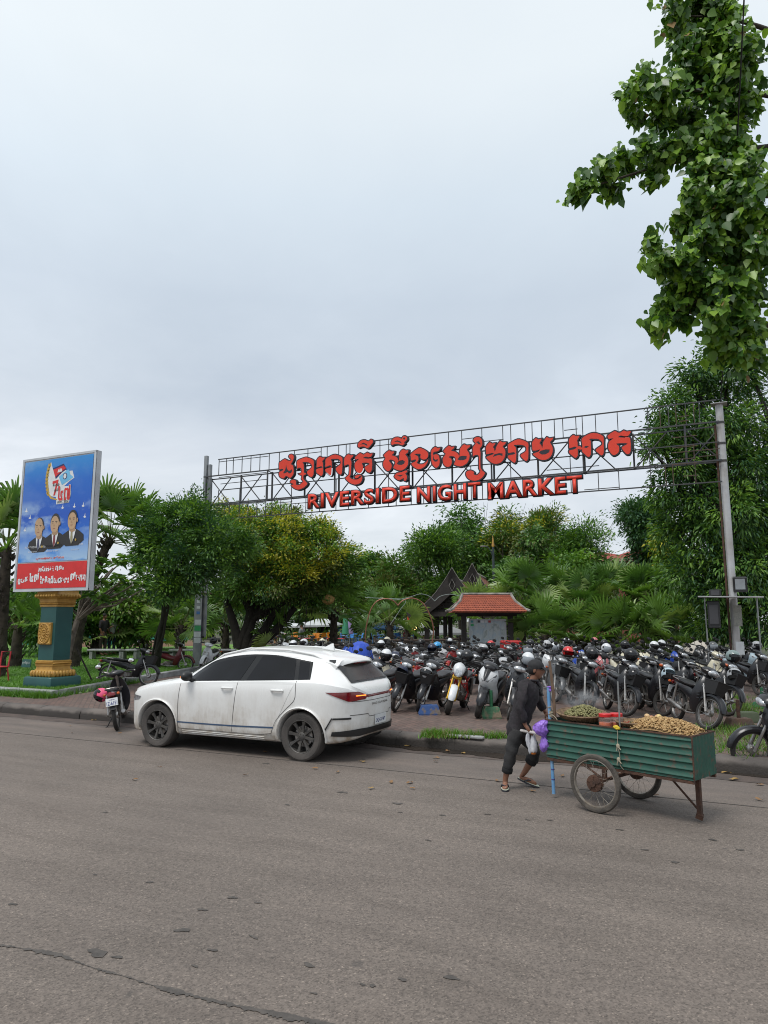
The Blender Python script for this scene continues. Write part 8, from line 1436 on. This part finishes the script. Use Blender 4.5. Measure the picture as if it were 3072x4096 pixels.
def chair(col, loc, rz, label, grp):
    r_ = empty('plastic_chair', loc, rz); tag(r_, label, 'chair', grp)
    for nm, off in (('seat', (0, 0, 0)), ('backrest', (0, 0, 0)), ('leg', (.17, .17, 0)), ('leg', (-.17, .17, 0)), ('leg', (.17, -.17, 0)), ('leg', (-.17, -.17, 0))):
        o = bpy.data.objects.new(nm, CMESH[nm]); COL.objects.link(o); o.parent = r_; o.location = off
        if not CMESH[nm].materials: CMESH[nm].materials.append(CHM['orange'])
        o.material_slots[0].link = 'OBJECT'; o.material_slots[0].material = CHM[col]
MD = 57.0; qc = random.Random(6)
def tbl(px, D, col, label):
    v = vd(px, D, PZ); r_ = empty('market_table', v, YAW + qc.uniform(-.1, .1)); tag(r_, label, 'table'); mb = MB(); mb.rbox((0, 0, .73), (1.2, .75, .04), .015); mb.obj('tabletop', col, r_)
    for sx_ in (-1, 1):
        for sy_ in (-1, 1): mb = MB(); mb.tube([(sx_ * .52, sy_ * .3, .71), (sx_ * .55, sy_ * .33, 0)], .02, 6); mb.obj('leg', M_GALV, r_)
M_TT = {'red': CHM['red'], 'orange': CHM['orange'], 'blue': CHM['blue'], 'white': M_PW, 'pink': CHM['pink']}
for k, px in enumerate((1095, 1140, 1180, 1245, 1290, 1325, 1265)): v = vd(px, MD + (k % 3) * 1.3, PZ); chair('orange', v, YAW + qc.uniform(-2.5, 2.5), 'orange plastic chair at the market stalls before the fig and round palm', 'orange chairs of the market')
for k, px in enumerate((1378, 1400, 1425, 1440, 1500, 1525, 1560, 1590, 1608, 1640)): v = vd(px, MD + (k % 3) * 1.2, PZ); chair('blue', v, YAW + qc.uniform(-2.5, 2.5), 'blue plastic chair at the market stalls around the copper arch', 'blue chairs of the market')
for k, px in enumerate((1625, 1650, 1700, 1722, 1120, 960, 990)): v = vd(px, MD + 3 + (k % 2) * 1.5, PZ); chair('red' if k < 2 or k > 3 else 'pink', v, YAW + qc.uniform(-2.5, 2.5), 'red plastic chair deeper in the market' if k < 2 or k > 3 else 'pink plastic chair near the lit stall', 'red chairs of the market' if k < 2 or k > 3 else 'pink chairs of the market')
for px, D, c, l in ((1115, 59, 'orange', 'orange table among the orange chairs by the fig'), (1280, 60, 'orange', 'orange table behind the round palm'), (1410, 59, 'blue', 'blue table left of the copper arch'), (1575, 59, 'blue', 'blue table seen through the copper arch'), (1680, 60, 'red', 'red table by the lit market stall'), (1200, 44, 'red', 'red topped counter with framed pictures'), (1340, 44, 'red', 'low red table in front of the round palm trunk')): tbl(px, D, M_TT[c], l)
for px, l in ((1132, 'white framed picture leaning on the red counter'), (1153, 'black framed picture leaning on the red counter')):
    v = vd(px, 37, hz(2560, 37)); mb = MB(); mb.box((0, 0, 0), (.32, .03, .62), rot3(-.12)); mb.box((0, -.022, 0), (.25, .01, .53), rot3(-.12), 1); mb.box((.01, -.03, -.02), (.09, .008, .3), rot3(-.12, .1), 2); o = mb.obj('framed_picture', [M_PW if 'white' in l else M_BLK, M('picture_paper', (.45, .47, .47), .6), M('picture_ink', (.08, .05, .04), .6)], None, None, v, (0, 0, YAW)); tag(o, l, 'picture')
# stall canopies and umbrellas
def canopy(px, top, D, w, col, label, posts=True):
    v = vd(px, D, PZ); zt = hz(top, D) - PZ; r_ = empty('stall_canopy', v, YAW); tag(r_, label, 'canopy'); mb = MB(); mb.add([(-w, -1.2, zt - .55), (w, -1.2, zt - .55), (w, 1.2, zt - .55), (-w, 1.2, zt - .55), (-w * .25, 0, zt), (w * .25, 0, zt), (-w, -1.2, zt - .70), (w, -1.2, zt - .70)], [(0, 1, 5, 4), (1, 2, 5), (2, 3, 4, 5), (3, 0, 4), (0, 1, 7, 6)]); mb.obj('cloth', col, r_, None)
    for s in (-1, 1): mb = MB(); mb.tube([(s * w * .95, -1.1, 0), (s * w * .95, -1.1, zt - .55)], .03, 6); mb.obj('pole', M_GALV, r_)
MC = {k: M('canopy_' + k, v, .7, 0, None, 2) for k, v in (('white', (.52, .54, .55)), ('blue', (.06, .20, .42)), ('green', (.04, .24, .13)), ('lilac', (.30, .22, .42)), ('grey', (.30, .31, .32)))}
for px, top, D, w, c, l in ((1290, 2475, 65, 2.0, 'white', 'white market canopy behind the round palm'), (1180, 2480, 66, 2.2, 'white', 'white market canopy behind the orange chairs'), (1400, 2495, 66, 1.4, 'blue', 'blue market canopy left of the arch'), (1535, 2490, 68, 1.8, 'blue', 'blue market canopy behind the copper arch'), (1660, 2485, 66, 1.5, 'white', 'white market canopy left of the pavilion'), (1770, 2500, 54, 1.8, 'grey', 'grey market canopy behind the pavilion posts'), (1050, 2510, 60, 2.0, 'grey', 'grey market canopy behind the fig trunk')): canopy(px, top, D, w, MC[c], l)
for px, D, c, l in ((1382, 50, 'green', 'folded green market umbrella'), (1400, 51, 'lilac', 'folded lilac market umbrella')):
    v = vd(px, D, PZ); r_ = empty('market_umbrella', v); tag(r_, l, 'umbrella'); mb = MB(); mb.lathe([(.04, 2.25), (.14, 2.0), (.22, 1.3), (.24, .9), (.16, .85)], 10); mb.obj('cloth', MC[c], r_); mb = MB(); mb.tube([(0, 0, 0), (0, 0, 2.3)], .03, 6); mb.obj('pole', M_GALV, r_)
v = vd(1660, 49, hz(2513, 49)); mb = MB(); mb.ball((0, 0, 0), .11, 10, 8); o = mb.obj('stall_lamp', M('warm_bulb', (1, .8, .45), .5, emit=(1, .68, .28), es=7), None, 180, v); tag(o, 'glowing warm bulb hanging in the market stall by the arch', 'lamp')
mb = MB(); v = vd(1640, 50, PZ); mb.box((0, 0, 1.6), (.40, .06, 1.1)); mb.box((0, -.04, 1.8), (.3, .02, .4), None, 1); o = mb.obj('stall_banner', [M('banner_orange', (.55, .17, .02), .6), CHM['red']], None, None, v, (0, 0, YAW)); tag(o, 'orange and red banner beside the glowing bulb', 'banner')
# simple standing figures further away
def figure(label, px, yfoot, D, hgt, top, legs, hair, rz, z0=None, arms=(.25, -.9)):
    v = vd(px, D, hz(yfoot, D) if z0 is None else z0); s = hgt / 1.7; V3 = lambda x, y, z: Vector((x, y, z)) * s
    bd = [[(V3(0, 0, .92), (.11 * s, .085 * s)), (V3(0, 0, 1.12), (.11 * s, .08 * s)), (V3(0, 0, 1.36), (.12 * s, .085 * s)), (V3(0, .0, 1.47), .05 * s), (V3(.01, 0, 1.58), .05 * s)]]
    for sg in (1, -1):
        h = V3(.03 * sg, .19 * sg, 1.38); e = V3(.02 + .05 * sg, .24 * sg, 1.10); w_ = V3(arms[0] if sg > 0 else .05, .16 * sg, 1.18 if arms[1] > 0 and sg > 0 else .88); bd.append([(V3(0, 0, 1.36), (.12 * s, .085 * s)), (h, .048 * s), (e, .038 * s), (w_, .028 * s)]); bd += hand_chains(w_, (w_ - e).normalized(), Vector((0, sg, .2)).normalized(), Vector((.8, 0, .3)).normalized(), .9 * s, .5)
        bd.append([(V3(0, 0, .92), (.11 * s, .085 * s)), (V3(.0, .09 * sg, .88), .078 * s), (V3(.05 * sg, .10 * sg, .48), .055 * s), (V3(.02 * sg, .10 * sg, .09), .034 * s), (V3(.16 + .02 * sg, .11 * sg, .03), .03 * s)])
    hm = head_mesh(V3(.015, 0, 1.60), (1, 0), .92 * s); hmm = hm.mesh('h'); bm2 = skin_mesh('b', bd, 1); me = join_meshes('person', [(bm2, 0), (hmm, 0)]); nb = len(bm2.polygons); me.polygons.foreach_set('material_index', [0] * nb + [p.material_index for p in hmm.polygons]); o = mk('person', me, [M_SKIN, M_EYE, M_HAIR, M_LIP], None, 60); o.location = v; o.rotation_euler = (0, 0, rz); tag(o, label, 'person')
    tk = [[(V3(0, 0, .86), (.15 * s, .125 * s)), (V3(0, 0, 1.12), (.14 * s, .11 * s)), (V3(0, 0, 1.36), (.15 * s, .11 * s)), (V3(0, 0, 1.45), .075 * s)]]
    for sg in (1, -1): h = V3(.03 * sg, .19 * sg, 1.38); e = V3(.02 + .05 * sg, .24 * sg, 1.10); tk.append([(V3(0, 0, 1.36), (.15 * s, .11 * s)), (h, .075 * s), (e, .058 * s)])
    mk('shirt', skin_mesh('s', tk, 1), [top], o, 180); lg = [[(V3(0, 0, .95), (.14 * s, .11 * s)), (V3(0, 0, .86), (.14 * s, .115 * s)), (V3(.0, .09 * 1, .78), .10 * s), (V3(.05, .10, .48), .075 * s), (V3(.02, .10, .10), .06 * s)], [(V3(0, 0, .86), (.14 * s, .115 * s)), (V3(.0, -.09, .78), .10 * s), (V3(-.05, -.10, .48), .075 * s), (V3(-.02, -.10, .10), .06 * s)]]; mk('trousers', skin_mesh('t', lg, 1), [legs], o, 180)
    mb = MB(); mb.ball(V3(-.005, 0, 1.63), (.095 * s, .082 * s, .10 * s), 14, 8, z0=-.25); mb.obj('hair', hair, o, 180); return o
figure('man in black T-shirt and black helmet strap, standing on the lawn with raised hands', 417, 2625, 29, 1.66, M_SHIRT, M('brown_trousers', (.045, .034, .03), .85), M_HAIR, YAW + R(-10), .62, (.28, 1)); figure('person in white shirt and white mask cap beside the man in black', 452, 2628, 30, 1.58, M('white_shirt', (.60, .61, .63), .8), M('navy_trousers', (.018, .025, .06), .8), M_HAIR, YAW + R(-25), .62); figure('person in grey T-shirt behind the white helmets at the market', 1208, 2600, 37, 1.66, M('grey_shirt', (.20, .21, .21), .85), M_JEAN, M_HAIR, YAW + R(170), PZ, (.28, 1))
# benches and small things on the lawn
for px, py, w, l in ((440, 2610, 1.5, 'pale concrete bench on the lawn below the two people'), (525, 2612, .7, 'short pale concrete bench beside the rooted trunk'), (742, 2612, 1.1, 'pale concrete bench behind the dark red motorbike'), (895, 2612, 1.0, 'pale concrete bench right of the grey sign pole')):
    D = 28.0; v = vd(px, D, .42); r_ = empty('concrete_bench', v, YAW); tag(r_, l, 'bench'); mb = MB(); mb.rbox((0, 0, .46), (w, .42, .08), .015); mb.obj('seat', M_EDGE, r_)
    for s in (-1, 1): mb = MB(); mb.rbox((s * w * .40, 0, .20), (.12, .38, .44), .015); mb.obj('leg', M_EDGE, r_)
v = vd(256, 27, .45); mb = MB(); mb.rbox((0, 0, .25), (.62, .35, .56), .03); o = mb.obj('litter_bin', M_EDGE, None, 40, v, (0, 0, YAW)); tag(o, 'pale grey concrete litter box with reddish lettering on the lawn', 'bin'); me = fit_text(text_mesh('កន្លែង'.replace('្', ''), 1), -.18, .18, .32, .42); xf(me, Matrix.Translation((0, -.18, 0)) @ FACE); mk('lettering', me, [M('faded_red_ink', (.30, .10, .10), .6)], o, None)
v = gp(105, 2668, .5); mb = MB(); mb.box((0, 0, .12), (.42, .02, .26), rot3(-.15)); o = mb.obj('garden_plaque', M('plaque_green', (.012, .09, .08), .4), None, None, v, (0, 0, 0)); tag(o, 'small green plaque with white lettering on the grass left of the pillar', 'sign'); me = fit_text(text_mesh('សូមថែរក្សា', 1, 0, .02), -.17, .17, .08, .20); xf(me, Matrix.Translation((0, -.03, .0)) @ FACE); mk('lettering', me, [M_PW], o, None)
p = gp(2, 2728, .36); mb = MB(); mb.rbox((0, 0, .40), (.38, .38, .04), .015); mb.tube([(-.17, .16, .4), (-.18, .2, .8), (.18, .2, .8), (.17, .16, .4)], .025, 6)
for sx_ in (-1, 1):
    for sy_ in (-1, 1): mb.tube([(sx_ * .15, sy_ * .15, .4), (sx_ * .19, sy_ * .19, 0)], .02, 6)
o = mb.obj('red_stool', CHM['red'], None, 40, (p.x - .12, p.y, .36)); tag(o, 'red plastic stool cut off by the picture edge near the pillar', 'stool')
# green building site netting and earth heaps far behind the lawn
mb = MB(); a, b = vd(60, 40, 0), vd(760, 42, 0); mb.grid(40, 3, lambda u, v: a.lerp(b, u) + Vector((0, .15 * math.sin(u * 60), .15 + 1.0 * v + .05 * math.sin(u * 31)))); o = mb.obj('debris_netting', M('teal_netting', (.03, .20, .17), .8, 0, (.05, .26, .22), 3), None, 180); tag(o, 'low teal netting strung behind the lawn', 'netting')
for px, w, l in ((620, 2.2, 'heap of brown earth behind the rooted trunk'), (350, 1.8, 'heap of brown earth behind the two people'), (760, 1.5, 'heap of brown earth behind the grey pole')): v = vd(px, 39, 0); mb = MB(); mb.ball((0, 0, 0), (w, 1.0, .95), 18, 8, z0=-.05); o = mb.obj('earth_heap', M('brown_earth', (.17, .10, .065), .95, 0, (.11, .068, .046), 2, .8, 5), None, 60, v); tag(o, l, 'earth heap')
# straw hat on the round palm
v = px3(1311, 2395, 30.7); mb = MB(); mb.lathe([(.001, .20), (.06, .19), (.28, .02), (.30, -.03), (.24, -.16), (.20, -.15), (.001, .10)], 9); o = mb.obj('straw_hat', M('straw', (.42, .27, .10), .85, 0, (.32, .19, .06), 20), None, None, v, (.5, .2, 0)); tag(o, 'brown straw hat shaped lantern hung in the round palm', 'hat')
# street lamp behind the pavilion
v = vd(1979, 46, PZ); zt = hz(2188, 46) - PZ; lp = empty('street_lamp', v, YAW); tag(lp, 'dark street lamp with curved arm and gold finial behind the pavilion', 'lamp'); mb = MB(); mb.tube([(0, 0, 0), (0, 0, zt)], [.10, .07], 8); mb.obj('pole', M('lamp_green', (.03, .045, .05), .5), lp); mb = MB(); mb.tube([(0, 0, zt - .9), (-.12, 0, zt - .3), (-.35, 0, zt), (-.62, 0, zt + .05)], .035, 6); mb.obj('arm', MATS['lamp_green'], lp); mb = MB(); mb.rbox((-.66, 0, zt + .04), (.36, .2, .08), .03); mb.obj('lamp_head', M_GALV, lp); mb = MB(); mb.lathe([(.07, zt), (.10, zt + .12), (.05, zt + .3), (.06, zt + .42), (.01, zt + .75)], 10); mb.obj('finial', M_GILT, lp)
# red roofed houses beyond the trees
def house(label, px, apex, eave, D, w, rot):
    v = vd(px, D, 0); zA, zE_ = hz(apex, D), hz(eave, D); r_ = empty('house', v, YAW + rot); tag(r_, label, 'house'); dp = w * .7; mb = MB(); mb.box((0, 0, zE_ / 2), (2 * w, 2 * dp, zE_)); mb.obj('wall', M('red_brown_wall', (.26, .075, .055), .85, 0, (.20, .06, .045), 2), r_); mb = MB(); W2, D2 = w + .5, dp + .5; mb.add([(-W2, -D2, zE_), (W2, -D2, zE_), (W2, D2, zE_), (-W2, D2, zE_), (0, -D2 * .15, zA), (0, D2 * .15, zA)], [(0, 1, 4), (1, 2, 5, 4), (2, 3, 5), (3, 0, 4, 5), (0, 3, 2, 1)]); mb.obj('roof', M('red_roof', (.30, .055, .04), .8, 0, (.22, .045, .035), 3, .4, 12), r_, None)
    mb = MB(); mb.box((0, -dp - .55, zE_ - .12), (2 * W2, .12, .24)); mb.obj('gutter', M('pink_trim', (.45, .27, .23), .7), r_)
    for k in range(4): x = -w + (k + .5) * w / 2; mb = MB(); mb.box((x, -dp - .03, zE_ - 1.3), (w * .36, .08, 1.3)); wn = mb.obj('window', M('cream_frame', (.50, .42, .30), .7), r_); mb = MB(); mb.box((x, -dp - .08, zE_ - 1.3), (w * .28, .03, 1.05)); mb.obj('pane', M('dark_pane', (.05, .05, .055), .2), wn)
    mb = MB(); mb.tube([(W2 - .3, -dp - .62, zE_), (W2 - .3, -dp - .62, .2)], .09, 6); mb.obj('downpipe', M('grey_pipe', (.36, .40, .44), .5), r_)
house('red brown house with hipped tile roof, left one of the pair seen between trees', 2405, 2208, 2246, 74, 3.4, 0); house('red brown house with larger hipped roof behind the dark creeper tree', 2560, 2196, 2243, 70, 2.9, 0)
# wheel chocks, blue tarp, rubble
def chock(px, py, w, h, col, label, pipe=None):
    p = gp(px, py, PZ); r_ = empty('concrete_block', p, YAW + .05); tag(r_, label, 'block'); mb = MB(); g = []
    for z, k in ((0, 1.0), (h * .15, 1.02), (h * .9, .80), (h, .74)): g.append([Vector((sx_ * w / 2 * k, sy_ * .13 * k, z)) for sx_, sy_ in ((-1, -1), (1, -1), (1, 1), (-1, 1))])
    mb.loft(g); mb.obj('block', col, r_, None)
    if pipe: mb = MB(); mb.tube([(0, 0, h * .9), (0, 0, h + .30)], .032, 10); mb.obj('pipe', pipe, r_)
    return r_
M_BB = M('chipped_blue', (.035, .085, .24), .8, 0, (.16, .13, .11), 7, .4, 30, lo=.48, hi=.60); M_GB = M('chipped_green', (.06, .16, .085), .8, 0, (.22, .18, .12), 6, .5, 30, lo=.46, hi=.58); M_BR = M('earthy_block', (.11, .065, .045), .95, 0, (.07, .055, .045), 6, .6, 30)
chock(1717, 2858, .42, .19, M_BB, 'chipped blue concrete block under the front wheel of a bike'); chock(1966, 2872, .34, .21, M_GB, 'green painted concrete block with a pipe stub by the white scooter', M('green_pipe', (.03, .16, .07), .6)); chock(2958, 2912, .44, .17, M_BR, 'brown earthy concrete block with pipe stub in the grass'  , M_RUST); chock(2990, 2888, .40, .18, M('mossy_block', (.08, .10, .06), .95), 'mossy grey block just behind the brown one'); chock(3052, 2832, .36, .12, MATS['green_pipe'], 'small green painted block with pipe at the picture edge', MATS['green_pipe'])
v = vd(1437, 19.5, PZ); mb = MB(); q = random.Random(5); g = []
for z, rx, ry, dx in ((.05, .42, .75, 0), (.45, .40, .70, 0), (.75, .36, .58, .0), (1.0, .30, .40, .02), (1.2, .20, .24, .02), (1.27, .06, .08, .02)): g.append([Vector((dx + rx * (1 + .10 * math.sin(5 * t + z * 9) + .06 * math.sin(11 * t)) * math.cos(t), ry * (1 + .10 * math.sin(4 * t - z * 7)) * math.sin(t), z)) for t in (2 * math.pi * k / 40 for k in range(40))])
mb.loft(g); o = mb.obj('tarpaulin', M('blue_tarp', (.012, .055, .40), .4, 0, (.02, .075, .48), 5, .8, 9), None, 180, v); tag(o, 'bright blue tarpaulin draped over a motorbike behind the white car', 'tarpaulin')
v = vd(2790, 24.5, PZ); mb = MB(); g = []
for z, rx, ry in ((.25, .40, .85), (.6, .38, .78), (.85, .30, .55), (1.05, .20, .28), (1.15, .05, .06)): g.append([Vector((rx * (1 + .08 * math.sin(5 * t + z * 9)) * math.cos(t), ry * (1 + .08 * math.sin(4 * t - z * 7)) * math.sin(t), z)) for t in (2 * math.pi * k / 30 for k in range(30))])
mb.loft(g); o = mb.obj('dust_cover', M('cream_cover', (.52, .48, .42), .75, 0, (.42, .38, .33), 4, .5, 9), None, 180, v, (0, 0, .9)); tag(o, 'cream dust cover over a motorbike left of the steel rack', 'cover')
v = gp(1860, 2951, PZ); mb = MB(); mb.rbox((0, 0, .02), (.62, .10, .05), .015); o = mb.obj('broken_kerb_piece', M_EDGE, None, 40, v, (0, 0, -.03)); tag(o, 'broken pale concrete strip lying in the kerbside grass', 'rubble')
# fallen leaves and blossoms on road and pavement
qd = random.Random(9); LM = [M('dry_leaf_%d' % i, c, .8) for i, c in enumerate(((.22, .12, .05), (.32, .20, .06), (.12, .07, .045)))]; PETAL = MATS['white_petal']
def litter(nm, px, py, z, s, mat, label, grp):
    p = gp(px, py, z); mb = MB(); n = 9; V = [Vector((0, 0, .012))]
    for i in range(n): a = 2 * math.pi * i / n; r_ = s * (.55 + .45 * abs(math.cos(a))) * qd.uniform(.8, 1.1); V.append(Vector((r_ * math.cos(a), r_ * .62 * math.sin(a), .006 + qd.uniform(0, .018))))
    mb.add(V, [(0, i + 1, (i + 1) % n + 1) for i in range(n)]); o = mb.obj(nm, mat, None, None, p, (0, 0, qd.uniform(0, 6))); tag(o, label, 'leaf' if nm == 'fallen_leaf' else 'blossom', grp)
for px, py, s, k in ((1449, 3047, .07, 1), (1630, 2985, .06, 1), (1790, 3005, .06, 0), (1745, 3033, .06, 0), (1742, 3047, .05, 2), (1855, 3015, .07, 1), (1900, 2942, .07, 1), (1780, 2946, .04, 0), (1260, 3075, .05, 0), (1350, 3090, .05, 0), (1565, 3130, .06, 0), (1640, 3132, .06, 0), (375, 2882, .06, 1), (480, 2935, .04, 0), (280, 2905, .03, 0), (288, 2932, .03, 2), (460, 2868, .04, 1), (2905, 3092, .07, 1), (2945, 3088, .06, 0), (2935, 3120, .08, 1), (3040, 3140, .06, 0), (1060, 3010, .05, 0), (1990, 3125, .05, 0), (2130, 3165, .06, 0), (2620, 3185, .07, 2), (3035, 3200, .05, 0), (980, 3102, .04, 0), (1485, 3155, .05, 1), (1650, 3155, .04, 0), (2250, 3105, .05, 0), (640, 3070, .04, 2), (540, 3120, .05, 0)):
    litter('fallen_leaf', px, py, .006 if py > 2960 or px < 500 and py > 2870 else PZ + .004, s, LM[k], ('yellow brown', 'amber', 'dark')[k if k == 2 else (1 if k == 1 else 0)] + ' fallen leaf lying on the road or gutter', 'fallen ' + ('yellow brown', 'amber', 'dark')[k] + ' leaves')
for px, py in ((72, 2853), (320, 2772), (352, 2764), (385, 2756), (400, 2758), (650, 2725)): litter('fallen_blossom', px, py, PZ + .01 if py < 2800 else .006, .06, PETAL, 'white frangipani blossom fallen on pavement or road', 'fallen white blossoms')
# steam from the hot peanuts
def steam(c, r_, dens, label):
    mb = MB(); mb.ball((0, 0, 0), 1.0, 16, 10); o = mb.obj('steam', [], None, 180, c); o.scale = r_; m = bpy.data.materials.new('steam_air'); m.use_nodes = True; t = m.node_tree; t.nodes.remove(t.nodes['Principled BSDF']); pv = nn(t, 'ShaderNodeVolumePrincipled'); pv.inputs['Color'].default_value = (.9, .92, .95, 1); co = nn(t, 'ShaderNodeTexCoord').outputs['Object']; n = nn(t, 'ShaderNodeTexNoise'); n.inputs['Scale'].default_value = 2.2; n.inputs['Detail'].default_value = 4; lk(t, co, n.inputs['Vector']); ln = nn(t, 'ShaderNodeVectorMath', operation='LENGTH'); lk(t, co, ln.inputs[0]); f = math_(t, 'MULTIPLY', ramp(t, n.outputs[0], [(.46, (0, 0, 0)), (.68, (1, 1, 1))]), ramp(t, ln.outputs['Value'], [(.2, (1, 1, 1)), (.95, (0, 0, 0))])); lk(t, math_(t, 'MULTIPLY', f, dens), pv.inputs['Density']); lk(t, pv.outputs[0], t.nodes['Material Output'].inputs['Volume']); o.data.materials.append(m); tag(o, label, 'steam', None, 'stuff')
steam(cw(-.52, .16, 1.08), (.34, .22, .20), 5.0, 'thin white steam drifting off the olive peanuts'); steam(cw(-.78, -.05, 1.22), (.22, .16, .24), 3.0, 'faint steam before the chest of the man')
